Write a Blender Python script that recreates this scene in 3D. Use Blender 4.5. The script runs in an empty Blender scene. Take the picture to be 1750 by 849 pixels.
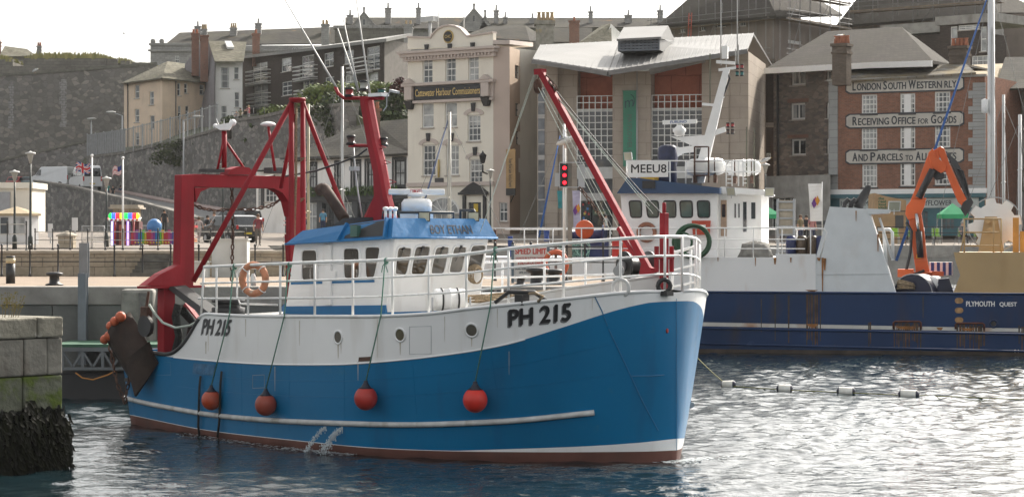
import bpy,bmesh,math,random
from math import sin,cos,pi,radians,atan2,sqrt
from mathutils import Vector,Matrix,Euler
random.seed(11)
SC=bpy.context.scene
COL=SC.collection
# ---------------------------------------------------------------- camera, sky, sun, exposure
FP,CX,HY,CH=4000.0,875.0,410.0,4.22
cam=bpy.data.objects.new('camera',bpy.data.cameras.new('camera'))
COL.objects.link(cam)
cam.location=(0,0,CH);cam.rotation_euler=(radians(90),0,0)
cam.data.sensor_width=36;cam.data.lens=36*FP/1750
cam.data.shift_y=(HY-424.5)/1750
cam.data.clip_start=1;cam.data.clip_end=4000
cam.data.dof.use_dof=True;cam.data.dof.focus_distance=50;cam.data.dof.aperture_fstop=14
SC.camera=cam
SUN_AZ,SUN_EL=radians(33),radians(38)
wd=bpy.data.worlds.new('World');SC.world=wd;wd.use_nodes=True
nt=wd.node_tree
bg=nt.nodes['Background'];bg.inputs['Strength'].default_value=0.15
sky=nt.nodes.new('ShaderNodeTexSky');sky.sky_type='NISHITA';sky.sun_disc=False
sky.sun_elevation=SUN_EL;sky.sun_rotation=SUN_AZ
sky.air_density=1.0;sky.dust_density=4.0;sky.ozone_density=1.0;sky.altitude=10
hs=nt.nodes.new('ShaderNodeHueSaturation');hs.inputs['Saturation'].default_value=0.16
hs.inputs['Value'].default_value=1.0
nt.links.new(sky.outputs[0],hs.inputs['Color']);tn=nt.nodes.new('ShaderNodeMix');tn.data_type='RGBA';tn.blend_type='MULTIPLY';tn.inputs['Factor'].default_value=1;tn.inputs['B'].default_value=(1,0.985,0.95,1)
nt.links.new(hs.outputs[0],tn.inputs['A']);nt.links.new(tn.outputs['Result'],bg.inputs['Color'])
sl=bpy.data.lights.new('sun','SUN');sl.energy=3.4;sl.angle=radians(0.6);sl.color=(1,0.93,0.82)
sun=bpy.data.objects.new('sun',sl);COL.objects.link(sun)
sd=Vector((sin(SUN_AZ)*cos(SUN_EL),cos(SUN_AZ)*cos(SUN_EL),sin(SUN_EL)))
sun.rotation_euler=sd.to_track_quat('Z','Y').to_euler()
sun.location=(30,40,60)
SC.view_settings.view_transform='Standard';SC.view_settings.look='None'
SC.view_settings.gamma=1;SC.view_settings.exposure=1.0
SC.render.engine='CYCLES'
try:
 SC.cycles.max_bounces=6;SC.cycles.use_denoising=True;SC.cycles.caustics_reflective=False
 SC.cycles.sample_clamp_indirect=4
except Exception:pass
# ---------------------------------------------------------------- frames and pixel fits
def W(px,py,D):return((px-CX)*D/FP,D,CH+(HY-py)*D/FP)
class Fr:
 def __init__(s,ox,oy,oz,a):s.o=(ox,oy,oz);s.a=a;s.c=cos(a);s.n=sin(a)
 def loc(s,p):
  dx,dy,dz=p[0]-s.o[0],p[1]-s.o[1],p[2]-s.o[2]
  return(dx*s.c+dy*s.n,-dx*s.n+dy*s.c,dz)
 def wor(s,p):
  return(s.o[0]+p[0]*s.c-p[1]*s.n,s.o[1]+p[0]*s.n+p[1]*s.c,s.o[2]+p[2])
 def ray(s,px,py):
  o=s.loc((0,0,CH));q=s.loc(W(px,py,1.0));return o,[q[i]-o[i]for i in range(3)]
 def on(s,px,py,ax,c):
  o,d=s.ray(px,py)
  t=(c-o[ax])/d[ax]
  return tuple(o[i]+t*d[i]for i in range(3))
 def XZ(s,px,py,c=0.0):r=s.on(px,py,1,c);return r[0],r[2]
 def D(s,px,py,D):return s.loc(W(px,py,D))
def facade(pl,dl,pr,dr,z0=0.0):
 a,b=W(pl,0,dl),W(pr,0,dr)
 f=Fr(a[0],a[1],z0,atan2(b[1]-a[1],b[0]-a[0]));f.w=math.hypot(b[0]-a[0],b[1]-a[1]);return f
def flat(D,z0=0.0,px=875):return Fr((px-CX)*D/FP,D,z0,0.0)
def sub(root,fr):return lambda p:root.loc(fr.wor(p))
# ---------------------------------------------------------------- mesh builder
class B:
 def __init__(s,T=None):s.v=[];s.f=[];s.m=[];s.s=[];s.T=T
 def V(s,p):
  s.v.append(tuple(s.T(p))if s.T else tuple(p));return len(s.v)-1
 def face(s,pts,mi=0,sm=False):
  s.f.append([s.V(p)for p in pts]);s.m.append(mi);s.s.append(sm)
 def idx(s,ids,mi=0,sm=False):s.f.append(list(ids));s.m.append(mi);s.s.append(sm)
 def box(s,x0,x1,y0,y1,z0,z1,mi=0):
  i=[s.V((x,y,z))for z in(z0,z1)for y in(y0,y1)for x in(x0,x1)]
  for q in((0,2,3,1),(4,5,7,6),(0,1,5,4),(2,6,7,3),(0,4,6,2),(1,3,7,5)):
   s.idx([i[k]for k in q],mi)
  return s
 def hexa(s,p,mi=0):
  i=[s.V(q)for q in p]
  s.idx([i[3],i[2],i[1],i[0]],mi);s.idx(i[4:8],mi)
  for k in range(4):s.idx([i[k],i[(k+1)%4],i[4+(k+1)%4],i[4+k]],mi)
  return s
 def prism(s,pts,off,mi=0,side=None):
  n=len(pts);a=[s.V(p)for p in pts];b=[s.V((p[0]+off[0],p[1]+off[1],p[2]+off[2]))for p in pts]
  s.idx(a,mi);s.idx(b[::-1],mi)
  for k in range(n):s.idx([a[k],b[k],b[(k+1)%n],a[(k+1)%n]],mi if side is None else side)
  return s
 def bar(s,a,b,w,h=None,mi=0):
  h=w if h is None else h;a,b=Vector(a),Vector(b);d=(b-a).normalized()
  u=d.cross(Vector((0,0,1)))
  u=Vector((1,0,0))if u.length<1e-4 else u.normalized()
  v=u.cross(d).normalized();u*=w/2;v*=h/2
  return s.hexa([a-u-v,a+u-v,a+u+v,a-u+v,b-u-v,b+u-v,b+u+v,b-u+v],mi)
 def tube(s,pts,r,n=8,mi=0,caps=True,close=False):
  pts=[Vector(p)for p in pts];m=len(pts);rings=[]
  rr=r if isinstance(r,(list,tuple))else[r]*m
  pv=None
  for k in range(m):
   if close:d=pts[(k+1)%m]-pts[k-1]
   else:d=pts[min(k+1,m-1)]-pts[max(k-1,0)]
   d=d.normalized()if d.length>1e-9 else Vector((0,0,1))
   if pv is None:
    u=d.cross(Vector((0,0,1)))
    if u.length<1e-3:u=d.cross(Vector((1,0,0)))
   else:u=pv-d*pv.dot(d)
   u=u.normalized();v=d.cross(u);pv=u
   rings.append([s.V(pts[k]+u*rr[k]*cos(2*pi*j/n)+v*rr[k]*sin(2*pi*j/n))for j in range(n)])
  for k in range(m if close else m-1):
   a,b=rings[k],rings[(k+1)%m]
   for j in range(n):s.idx([a[j],a[(j+1)%n],b[(j+1)%n],b[j]],mi,n>5)
  if caps and not close:s.idx(rings[0][::-1],mi);s.idx(rings[-1],mi)
  return s
 def lathe(s,prof,c=(0,0,0),n=16,mi=0,ax=(0,0,1),sc=(1,1),mis=None):
  ax=Vector(ax).normalized();u=ax.cross(Vector((0,0,1)))
  u=Vector((1,0,0))if u.length<1e-3 else u.normalized()
  v=ax.cross(u);c=Vector(c);rings=[]
  for r,z in prof:
   rings.append([s.V(c+ax*z+u*r*sc[0]*cos(2*pi*j/n)+v*r*sc[1]*sin(2*pi*j/n))for j in range(n)])
  for k in range(len(rings)-1):
   a,b=rings[k],rings[k+1]
   for j in range(n):s.idx([a[j],a[(j+1)%n],b[(j+1)%n],b[j]],mis[k]if mis else mi,True)
  s.idx(rings[0][::-1],mis[0]if mis else mi);s.idx(rings[-1],mis[-1]if mis else mi)
  return s
 def ball(s,c,r,n=12,mi=0,sc=(1,1,1)):
  m=max(4,n//2+1)
  rings=[]
  for i in range(1,m):
   t=pi*i/m
   rings.append([s.V((c[0]+r*sc[0]*sin(t)*cos(2*pi*j/n),c[1]+r*sc[1]*sin(t)*sin(2*pi*j/n),c[2]+r*sc[2]*cos(t)))for j in range(n)])
  a=s.V((c[0],c[1],c[2]+r*sc[2]));b=s.V((c[0],c[1],c[2]-r*sc[2]))
  for j in range(n):
   s.idx([a,rings[0][j],rings[0][(j+1)%n]],mi,True);s.idx([b,rings[-1][(j+1)%n],rings[-1][j]],mi,True)
  for i in range(len(rings)-1):
   for j in range(n):s.idx([rings[i][j],rings[i+1][j],rings[i+1][(j+1)%n],rings[i][(j+1)%n]],mi,True)
  return s
 def ring(s,c,R,r,ax=(0,0,1),n=20,k=8,mi=0):
  ax=Vector(ax).normalized();u=ax.cross(Vector((0,0,1)))
  u=Vector((1,0,0))if u.length<1e-3 else u.normalized();v=ax.cross(u);c=Vector(c)
  return s.tube([c+u*R*cos(2*pi*j/n)+v*R*sin(2*pi*j/n)for j in range(n)],r,k,mi,close=True)
 def wall(s,x0,x1,z0,z1,y,holes,dep=0.12,mi=0,rmi=None):
  """a wall in the plane y with real openings (x0,x1,z0,z1) and their reveals"""
  xs=sorted({x0,x1}|{h[k]for h in holes for k in(0,1)if x0<h[k]<x1})
  zs=sorted({z0,z1}|{h[k]for h in holes for k in(2,3)if z0<h[k]<z1})
  for i in range(len(xs)-1):
   for j in range(len(zs)-1):
    xm,zm=(xs[i]+xs[i+1])/2,(zs[j]+zs[j+1])/2
    if any(h[0]<xm<h[1]and h[2]<zm<h[3]for h in holes):continue
    s.face([(xs[i],y,zs[j]),(xs[i+1],y,zs[j]),(xs[i+1],y,zs[j+1]),(xs[i],y,zs[j+1])],mi)
  r=mi if rmi is None else rmi
  for a,b,c,d in[h[:4]for h in holes]:
   y2=y+dep
   s.face([(a,y,c),(a,y2,c),(a,y2,d),(a,y,d)],r);s.face([(b,y,c),(b,y,d),(b,y2,d),(b,y2,c)],r)
   s.face([(a,y,c),(b,y,c),(b,y2,c),(a,y2,c)],r);s.face([(a,y,d),(a,y2,d),(b,y2,d),(b,y,d)],r)
  return s
 def build(s,name,mats,parent=None,bevel=0,fix=True,weld=False,**tags):
  me=bpy.data.meshes.new(name);me.from_pydata(s.v,[],s.f)
  for m in(mats if isinstance(mats,(list,tuple))else[mats]):me.materials.append(m)
  me.polygons.foreach_set('material_index',s.m);me.polygons.foreach_set('use_smooth',s.s)
  if fix or weld:
   bm=bmesh.new();bm.from_mesh(me)
   if weld:bmesh.ops.remove_doubles(bm,verts=bm.verts,dist=1e-4)
   bmesh.ops.recalc_face_normals(bm,faces=bm.faces);bm.to_mesh(me);bm.free()
  me.update()
  o=bpy.data.objects.new(name,me);COL.objects.link(o)
  if parent:o.parent=parent
  if bevel:
   md=o.modifiers.new('bevel','BEVEL');md.width=bevel;md.segments=2;md.limit_method='ANGLE'
  for k,v in tags.items():o[k]=v
  return o
def thing(name,label,cat,fr=None,group=None):
 o=bpy.data.objects.new(name,None);COL.objects.link(o);o.empty_display_size=0.3
 if fr:o.location=fr.o;o.rotation_euler=(0,0,fr.a)
 o['label']=label;o['category']=cat
 if group:o['group']=group
 return o
def tag(o,label,cat,group=None):
 o['label']=label;o['category']=cat
 if group:o['group']=group
 return o
def copy_tree(o,parent=None):
 c=o.copy();COL.objects.link(c)
 if parent:c.parent=parent
 for ch in list(o.children):copy_tree(ch,c)
 return c
import bisect
def lerp(tab,x):
 if x<=tab[0][0]:return tab[0][1]
 if x>=tab[-1][0]:return tab[-1][1]
 i=bisect.bisect_right(tab,(x,1e9));(a,b),(c,d)=tab[i-1],tab[i]
 return b+(d-b)*(x-a)/(c-a)if c>a else d
def smooth_tab(tab):
 """a Catmull-Rom resampling of an x,y table"""
 out=[]
 for i in range(len(tab)-1):
  p0,p1,p2,p3=tab[max(i-1,0)],tab[i],tab[i+1],tab[min(i+2,len(tab)-1)]
  for k in range(8):
   t=k/8.0
   m1=(p2[1]-p0[1])/max(p2[0]-p0[0],1e-6);m2=(p3[1]-p1[1])/max(p3[0]-p1[0],1e-6);h=p2[0]-p1[0]
   y=(2*t**3-3*t*t+1)*p1[1]+(t**3-2*t*t+t)*h*m1+(-2*t**3+3*t*t)*p2[1]+(t**3-t*t)*h*m2
   out.append((p1[0]+t*h,y))
 out.append(tab[-1]);return out
def sag(a,b,dz,n=10):
 a,b=Vector(a),Vector(b)
 return[a.lerp(b,k/n)-Vector((0,0,dz*4*(k/n)*(1-k/n)))for k in range(n+1)]
# ---------------------------------------------------------------- materials
MATS={}
def mat(name,col,rough=0.6,metal=0.0,var=0.12,vs=2.0,bump=0.0,bs=30.0,streak=None,emit=0,spec=0.5,spots=None,clear=0):
 if name in MATS:return MATS[name]
 m=bpy.data.materials.new(name);m.use_nodes=True;N=m.node_tree.nodes;L=m.node_tree.links
 p=N['Principled BSDF'];p.inputs['Roughness'].default_value=rough;p.inputs['Metallic'].default_value=metal
 p.inputs['Specular IOR Level'].default_value=spec
 if clear:p.inputs['Coat Weight'].default_value=clear;p.inputs['Coat Roughness'].default_value=0.1
 tc=N.new('ShaderNodeTexCoord')
 out=None
 nz=N.new('ShaderNodeTexNoise');nz.inputs['Scale'].default_value=vs;nz.inputs['Detail'].default_value=6
 L.new(tc.outputs['Object'],nz.inputs['Vector'])
 mx=N.new('ShaderNodeMix');mx.data_type='RGBA'
 mx.inputs['A'].default_value=[c*(1-var)for c in col]+[1];mx.inputs['B'].default_value=[min(1,c*(1+var))for c in col]+[1]
 mr=N.new('ShaderNodeMapRange');mr.inputs[1].default_value=0.3;mr.inputs[2].default_value=0.7
 L.new(nz.outputs['Fac'],mr.inputs[0]);L.new(mr.outputs[0],mx.inputs['Factor']);out=mx.outputs['Result']
 def over(fac,c):
  nonlocal out
  q=N.new('ShaderNodeMix');q.data_type='RGBA';L.new(fac,q.inputs['Factor']);L.new(out,q.inputs['A']);q.inputs['B'].default_value=list(c)+[1];out=q.outputs['Result']
 if streak:
  c,amt,sx=streak
  mp=N.new('ShaderNodeMapping');mp.inputs['Scale'].default_value=(sx,sx,0.35);L.new(tc.outputs['Object'],mp.inputs[0])
  n2=N.new('ShaderNodeTexNoise');n2.inputs['Scale'].default_value=1.0;n2.inputs['Detail'].default_value=5;L.new(mp.outputs[0],n2.inputs['Vector'])
  r2=N.new('ShaderNodeMapRange');r2.inputs[1].default_value=0.56;r2.inputs[2].default_value=0.78;r2.inputs[4].default_value=amt
  L.new(n2.outputs['Fac'],r2.inputs[0]);over(r2.outputs[0],c)
 if spots:
  c,sc_,th=spots
  n3=N.new('ShaderNodeTexNoise');n3.inputs['Scale'].default_value=sc_;n3.inputs['Detail'].default_value=8;n3.inputs['Roughness'].default_value=0.65
  L.new(tc.outputs['Object'],n3.inputs['Vector'])
  r3=N.new('ShaderNodeMapRange');r3.inputs[1].default_value=th;r3.inputs[2].default_value=th+0.1;L.new(n3.outputs['Fac'],r3.inputs[0]);over(r3.outputs[0],c)
 L.new(out,p.inputs['Base Color'])
 if emit:L.new(out,p.inputs['Emission Color']);p.inputs['Emission Strength'].default_value=emit
 if bump:
  nb=N.new('ShaderNodeTexNoise');nb.inputs['Scale'].default_value=bs;nb.inputs['Detail'].default_value=5;L.new(tc.outputs['Object'],nb.inputs['Vector'])
  bp=N.new('ShaderNodeBump');bp.inputs['Strength'].default_value=bump;bp.inputs['Distance'].default_value=0.05
  L.new(nb.outputs['Fac'],bp.inputs['Height']);L.new(bp.outputs[0],p.inputs['Normal'])
 MATS[name]=m;return m
def masonry(name,c1,c2,mortar,bw=0.5,bh=0.2,ms=0.012,rough=0.9,stain=(0.05,0.05,0.04),stain_amt=0.5,stain_scale=0.25,bump=0.5,slope=1.0,off=0.5,moss=None):
 """coursed blocks, bricks, slates: real-size courses on faces of any direction, with weathering patches"""
 if name in MATS:return MATS[name]
 m=bpy.data.materials.new(name);m.use_nodes=True;N=m.node_tree.nodes;L=m.node_tree.links
 p=N['Principled BSDF'];p.inputs['Roughness'].default_value=rough;p.inputs['Specular IOR Level'].default_value=0.1
 tc=N.new('ShaderNodeTexCoord');sx=N.new('ShaderNodeSeparateXYZ');L.new(tc.outputs['Object'],sx.inputs[0])
 ad=N.new('ShaderNodeMath');ad.operation='ADD';L.new(sx.outputs[0],ad.inputs[0]);L.new(sx.outputs[1],ad.inputs[1])
 zz=N.new('ShaderNodeMath');zz.operation='MULTIPLY';zz.inputs[1].default_value=slope;L.new(sx.outputs[2],zz.inputs[0])
 cb=N.new('ShaderNodeCombineXYZ');L.new(ad.outputs[0],cb.inputs[0]);L.new(zz.outputs[0],cb.inputs[1])
 br=N.new('ShaderNodeTexBrick');br.offset=off;br.inputs['Scale'].default_value=1.0
 br.inputs['Brick Width'].default_value=bw;br.inputs['Row Height'].default_value=bh;br.inputs['Mortar Size'].default_value=ms
 br.inputs['Color1'].default_value=list(c1)+[1];br.inputs['Color2'].default_value=list(c2)+[1];br.inputs['Mortar'].default_value=list(mortar)+[1]
 br.inputs['Bias'].default_value=0.0
 nw=N.new('ShaderNodeTexNoise');nw.inputs['Scale'].default_value=1.2/bw;L.new(tc.outputs['Object'],nw.inputs['Vector'])
 wv=N.new('ShaderNodeVectorMath');wv.operation='MULTIPLY_ADD';wv.inputs[1].default_value=(bh*0.25,)*3;L.new(nw.outputs['Color'],wv.inputs[0]);L.new(cb.outputs[0],wv.inputs[2])
 L.new(wv.outputs[0],br.inputs['Vector'])
 def ramp(scale,lo,hi,amt):
  n=N.new('ShaderNodeTexNoise');n.inputs['Scale'].default_value=scale;n.inputs['Detail'].default_value=7;n.inputs['Roughness'].default_value=0.6
  L.new(tc.outputs['Object'],n.inputs['Vector']);r=N.new('ShaderNodeMapRange');r.inputs[1].default_value=lo;r.inputs[2].default_value=hi;r.inputs[4].default_value=amt
  L.new(n.outputs['Fac'],r.inputs[0]);return r.outputs[0]
 def mix(a,fac,col):
  q=N.new('ShaderNodeMix');q.data_type='RGBA';L.new(fac,q.inputs['Factor']);L.new(a,q.inputs['A']);q.inputs['B'].default_value=list(col)+[1];return q.outputs['Result']
 o=mix(br.outputs['Color'],ramp(stain_scale,0.42,0.7,stain_amt),stain)
 o=mix(o,ramp(stain_scale*9,0.45,0.75,stain_amt*0.6),[min(1,c*1.5)for c in c2])
 if moss:o=mix(o,ramp(moss[1],moss[2],moss[2]+0.12,0.85),moss[0])
 L.new(o,p.inputs['Base Color'])
 bp=N.new('ShaderNodeBump');bp.inputs['Strength'].default_value=bump;bp.inputs['Distance'].default_value=0.02
 L.new(br.outputs['Fac'],bp.inputs['Height']);bp.invert=True;L.new(bp.outputs[0],p.inputs['Normal'])
 MATS[name]=m;return m
def rubble(name,cols,mortar,scale=2.5,flat_=1.6,rough=0.95,stain=(0.04,0.04,0.035),stain_amt=0.5,ss=0.15,moss=None,mw=0.06):
 """random rubble stonework: cells with a colour each, mortar between"""
 if name in MATS:return MATS[name]
 m=bpy.data.materials.new(name);m.use_nodes=True;N=m.node_tree.nodes;L=m.node_tree.links
 p=N['Principled BSDF'];p.inputs['Roughness'].default_value=rough;p.inputs['Specular IOR Level'].default_value=0.2
 tc=N.new('ShaderNodeTexCoord');mp=N.new('ShaderNodeMapping');mp.inputs['Scale'].default_value=(scale,scale,scale*flat_);L.new(tc.outputs['Object'],mp.inputs[0])
 v1=N.new('ShaderNodeTexVoronoi');v1.feature='F1';v1.inputs['Scale'].default_value=1;L.new(mp.outputs[0],v1.inputs['Vector'])
 v2=N.new('ShaderNodeTexVoronoi');v2.feature='DISTANCE_TO_EDGE';v2.inputs['Scale'].default_value=1;L.new(mp.outputs[0],v2.inputs['Vector'])
 sp=N.new('ShaderNodeSeparateXYZ');L.new(v1.outputs['Color'],sp.inputs[0])
 rp=N.new('ShaderNodeValToRGB');L.new(sp.outputs[0],rp.inputs[0])
 rp.color_ramp.interpolation='CONSTANT'
 while len(rp.color_ramp.elements)<len(cols):rp.color_ramp.elements.new(0.5)
 for i,c in enumerate(cols):rp.color_ramp.elements[i].position=i/len(cols);rp.color_ramp.elements[i].color=list(c)+[1]
 r=N.new('ShaderNodeMapRange');r.inputs[1].default_value=mw*0.4;r.inputs[2].default_value=mw;L.new(v2.outputs['Distance'],r.inputs[0])
 q=N.new('ShaderNodeMix');q.data_type='RGBA';L.new(r.outputs[0],q.inputs['Factor']);q.inputs['A'].default_value=list(mortar)+[1];L.new(rp.outputs[0],q.inputs['B'])
 out=q.outputs['Result']
 def patch(scale,lo,hi,amt,col):
  nonlocal out
  n=N.new('ShaderNodeTexNoise');n.inputs['Scale'].default_value=scale;n.inputs['Detail'].default_value=7;L.new(tc.outputs['Object'],n.inputs['Vector'])
  rr=N.new('ShaderNodeMapRange');rr.inputs[1].default_value=lo;rr.inputs[2].default_value=hi;rr.inputs[4].default_value=amt;L.new(n.outputs['Fac'],rr.inputs[0])
  z=N.new('ShaderNodeMix');z.data_type='RGBA';L.new(rr.outputs[0],z.inputs['Factor']);L.new(out,z.inputs['A']);z.inputs['B'].default_value=list(col)+[1];out=z.outputs['Result']
 patch(ss,0.42,0.68,stain_amt,stain)
 if moss:patch(moss[1],moss[2],moss[2]+0.1,0.8,moss[0])
 L.new(out,p.inputs['Base Color'])
 bp=N.new('ShaderNodeBump');bp.inputs['Strength'].default_value=0.6;bp.inputs['Distance'].default_value=0.04;L.new(r.outputs[0],bp.inputs['Height']);L.new(bp.outputs[0],p.inputs['Normal'])
 MATS[name]=m;return m
def leafmat(name,c1,c2,spec=0.3):
 if name in MATS:return MATS[name]
 m=bpy.data.materials.new(name);m.use_nodes=True;N=m.node_tree.nodes;L=m.node_tree.links
 p=N['Principled BSDF'];p.inputs['Roughness'].default_value=0.6;p.inputs['Specular IOR Level'].default_value=spec
 g=N.new('ShaderNodeNewGeometry');r=N.new('ShaderNodeValToRGB');L.new(g.outputs['Random Per Island'],r.inputs[0])
 r.color_ramp.elements[0].color=list(c1)+[1];r.color_ramp.elements[1].color=list(c2)+[1]
 L.new(r.outputs[0],p.inputs['Base Color']);MATS[name]=m;return m
def glassmat(name,col,rough=0.04):
 """a window pane: dark room or curtain behind, mirror-like front"""
 if name in MATS:return MATS[name]
 m=mat(name,col,rough,0,0.5,1.3,spec=0.9);return m
# base colours
white=mat('white_paint',(0.78,0.78,0.77),0.45,var=0.04)
black=mat('black_paint',(0.02,0.02,0.022),0.5)
dark=mat('dark_steel',(0.05,0.05,0.052),0.6,var=0.3)
grey=mat('grey_steel',(0.25,0.26,0.27),0.55,0.2,var=0.2,streak=((0.12,0.08,0.05),0.5,2.0))
galv=mat('galvanised',(0.42,0.43,0.44),0.5,0.4,var=0.1)
conc=mat('concrete',(0.30,0.29,0.27),0.95,var=0.2,vs=1.5,bump=0.3,bs=25,streak=((0.10,0.095,0.085),0.7,1.2))
glass=glassmat('window_glass',(0.07,0.08,0.09))
glass_l=glassmat('curtained_glass',(0.32,0.33,0.33))
glass_d=glassmat('dark_glass',(0.02,0.025,0.03))
wfr=mat('window_white',(0.72,0.72,0.70),0.5,var=0.03)
sill_m=mat('stone_sill',(0.42,0.38,0.34),0.85)
rope_g=mat('green_rope',(0.10,0.22,0.17),0.9,var=0.4,vs=40)
rope_t=mat('tan_rope',(0.28,0.21,0.13),0.95,var=0.4,vs=30)
rope_w=mat('pale_rope',(0.45,0.50,0.45),0.9,var=0.2,vs=30)
wire=mat('steel_wire',(0.22,0.22,0.21),0.5,0.5)
rust=mat('rust',(0.10,0.055,0.04),0.9,var=0.5,vs=6,bump=0.3)
orange=mat('buoy_orange',(0.62,0.10,0.025),0.5,var=0.12)
# ---------------------------------------------------------------- writing
_font={}
def textmesh(body,spacing=1.0):
 key=(body,spacing)
 if key in _font:return _font[key]
 cu=bpy.data.curves.new('lettering','FONT');cu.body=body;cu.space_character=spacing
 cu.fill_mode='FRONT';cu.resolution_u=3;cu.align_x='LEFT'
 ob=bpy.data.objects.new('lettering',cu);COL.objects.link(ob)
 dg=bpy.context.evaluated_depsgraph_get();dg.update()
 me=bpy.data.meshes.new_from_object(ob.evaluated_get(dg))
 vs=[tuple(v.co)for v in me.vertices];fs=[list(p.vertices)for p in me.polygons]
 bpy.data.objects.remove(ob);bpy.data.meshes.remove(me)
 x0,x1=min(v[0]for v in vs),max(v[0]for v in vs);y0,y1=min(v[1]for v in vs),max(v[1]for v in vs)
 _font[key]=([((v[0]-x0)/(x1-x0),(v[1]-y0)/(y1-y0))for v in vs],fs,(x1-x0)/(y1-y0));return _font[key]
def lettering(body,fn,m,parent,bold=0.0,name='lettering',spacing=1.0,T=None):
 """fn maps the text's own (0..1, 0..1) to a point of the parent; bold strokes are the outline laid down again beside itself"""
 vs,fs,asp=textmesh(body,spacing);b=B(T);e=.01
 hh=(Vector(fn(.5,1))-Vector(fn(.5,0))).length;ww=(Vector(fn(1,.5))-Vector(fn(0,.5))).length;k_=bold*hh/max(ww,1e-6)
 for i,(a,c)in enumerate(((0,0),)if not bold else((-1,0),(1,0),(0,.8),(0,-.8),(-.7,-.6),(.7,.6))):
  ids=[]
  for s,t in vs:
   s2=s*(1-2*k_)+k_+a*k_;t2=t*(1-2*bold)+bold+c*bold;p=Vector(fn(s2,t2))
   if i:
    n=(Vector(fn(s2+e,t2))-p).cross(Vector(fn(s2,t2+e))-p)
    if n.length>1e-12:p=p+n.normalized()*(.0007*i)
   ids.append(b.V(p))
  for f in fs:b.idx([ids[k]for k in f])
 return b.build(name,m,parent,fix=False)
def flat_text(body,x0,x1,z0,z1,y,m,parent,bold=0.0,T=None,slope=0.0,**k):
 return lettering(body,lambda s,t:(x0+(x1-x0)*s,y,z0+(z1-z0)*t+slope*s),m,parent,bold,T=T,**k)
# ---------------------------------------------------------------- windows
def window(root,r,y=0.0,dep=0.10,nx=1,ny=2,T=None,fm=None,gm=None,fw=0.06,bar=0.025,sill=True,name='window',sm=None,mid=True):
 x0,x1,z0,z1=r[:4];yy=y+dep;fm=fm or wfr;gm=gm or glass
 b=B(T)
 b.box(x0,x0+fw,yy-0.04,yy+0.03,z0,z1);b.box(x1-fw,x1,yy-0.04,yy+0.03,z0,z1)
 b.box(x0+fw,x1-fw,yy-0.04,yy+0.03,z0,z0+fw);b.box(x0+fw,x1-fw,yy-0.04,yy+0.03,z1-fw,z1)
 for k in range(1,nx):
  x=x0+(x1-x0)*k/nx;b.box(x-bar,x+bar,yy-0.03,yy+0.02,z0+fw,z1-fw)
 for k in range(1,ny):
  z=z0+(z1-z0)*k/ny;h=bar*(1.6 if mid and k*2==ny else 1);b.box(x0+fw,x1-fw,yy-0.032,yy+0.022,z-h,z+h)
 w=b.build(name,fm,root)
 p=B(T);p.box(x0+fw*0.5,x1-fw*0.5,yy,yy+0.015,z0+fw*0.5,z1-fw*0.5);p.build('pane',gm,w)
 if x1-x0>.55 and z1-z0>.7 and 'dark' not in gm.name:
  rb_=random.Random(int((x0*37+z0*91+y*13)*100)&0xffff);u=rb_.random();q=B(T);ya,yb=yy-.005,yy-.002;i0,i1,j0,j1=x0+fw,x1-fw,z0+fw,z1-fw;h_=j1-(j1-j0)*rb_.uniform(.2,.6);c_=(i1-i0)*rb_.uniform(.12,.3)
  if u<.38:q.box(i0,i1,ya,yb,h_,j1);q.build('blind',glass_l,w)
  elif u<.75:
   q.box(i0,i0+c_,ya,yb,j0,j1);q.build('curtain',glass_l,w);q=B(T);q.box(i1-c_,i1,ya,yb,j0,j1);q.build('curtain',glass_l,w)
 if sill:
  q=B(T);q.box(x0-0.08,x1+0.08,y-0.10,y+dep-0.045,z0-0.09,z0-0.003);q.build('sill',sm or sill_m,w)
 return w
def px_rect(fr,a,b,c,d,y=0.0):
 """opening from its picture corners (left, right, top, bottom)"""
 x0,z1=fr.XZ(a,c,y);x1,z0=fr.XZ(b,d,y);return(x0,x1,z0,z1)
# ================================================================ water, ground, quays
def water_mat():
 m=bpy.data.materials.new('harbour_water');m.use_nodes=True;N=m.node_tree.nodes;L=m.node_tree.links
 p=N['Principled BSDF'];p.inputs['Base Color'].default_value=(0.006,0.016,0.02,1);p.inputs['Roughness'].default_value=0.045
 p.inputs['IOR'].default_value=1.33
 tc=N.new('ShaderNodeTexCoord')
 acc=None
 for sc,rot,sx,sy,st in((4.2,8,0.9,1.25,0.022),(11.0,-5,1,1.1,0.008)):
  mp=N.new('ShaderNodeMapping');mp.inputs['Rotation'].default_value=(0,0,radians(rot));mp.inputs['Scale'].default_value=(sx*sc,sy*sc,1)
  L.new(tc.outputs['Object'],mp.inputs[0])
  n=N.new('ShaderNodeTexNoise');n.inputs['Scale'].default_value=1;n.inputs['Detail'].default_value=3;n.inputs['Roughness'].default_value=0.45
  n.inputs['Distortion'].default_value=0.4;L.new(mp.outputs[0],n.inputs['Vector'])
  k=N.new('ShaderNodeMath');k.operation='MULTIPLY';k.inputs[1].default_value=st;L.new(n.outputs['Fac'],k.inputs[0])
  if acc is None:acc=k.outputs[0]
  else:
   a=N.new('ShaderNodeMath');a.operation='ADD';L.new(acc,a.inputs[0]);L.new(k.outputs[0],a.inputs[1]);acc=a.outputs[0]
 bp=N.new('ShaderNodeBump');bp.inputs['Strength'].default_value=1.0;bp.inputs['Distance'].default_value=1.0
 L.new(acc,bp.inputs['Height']);L.new(bp.outputs[0],p.inputs['Normal']);return m
import numpy as np
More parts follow.
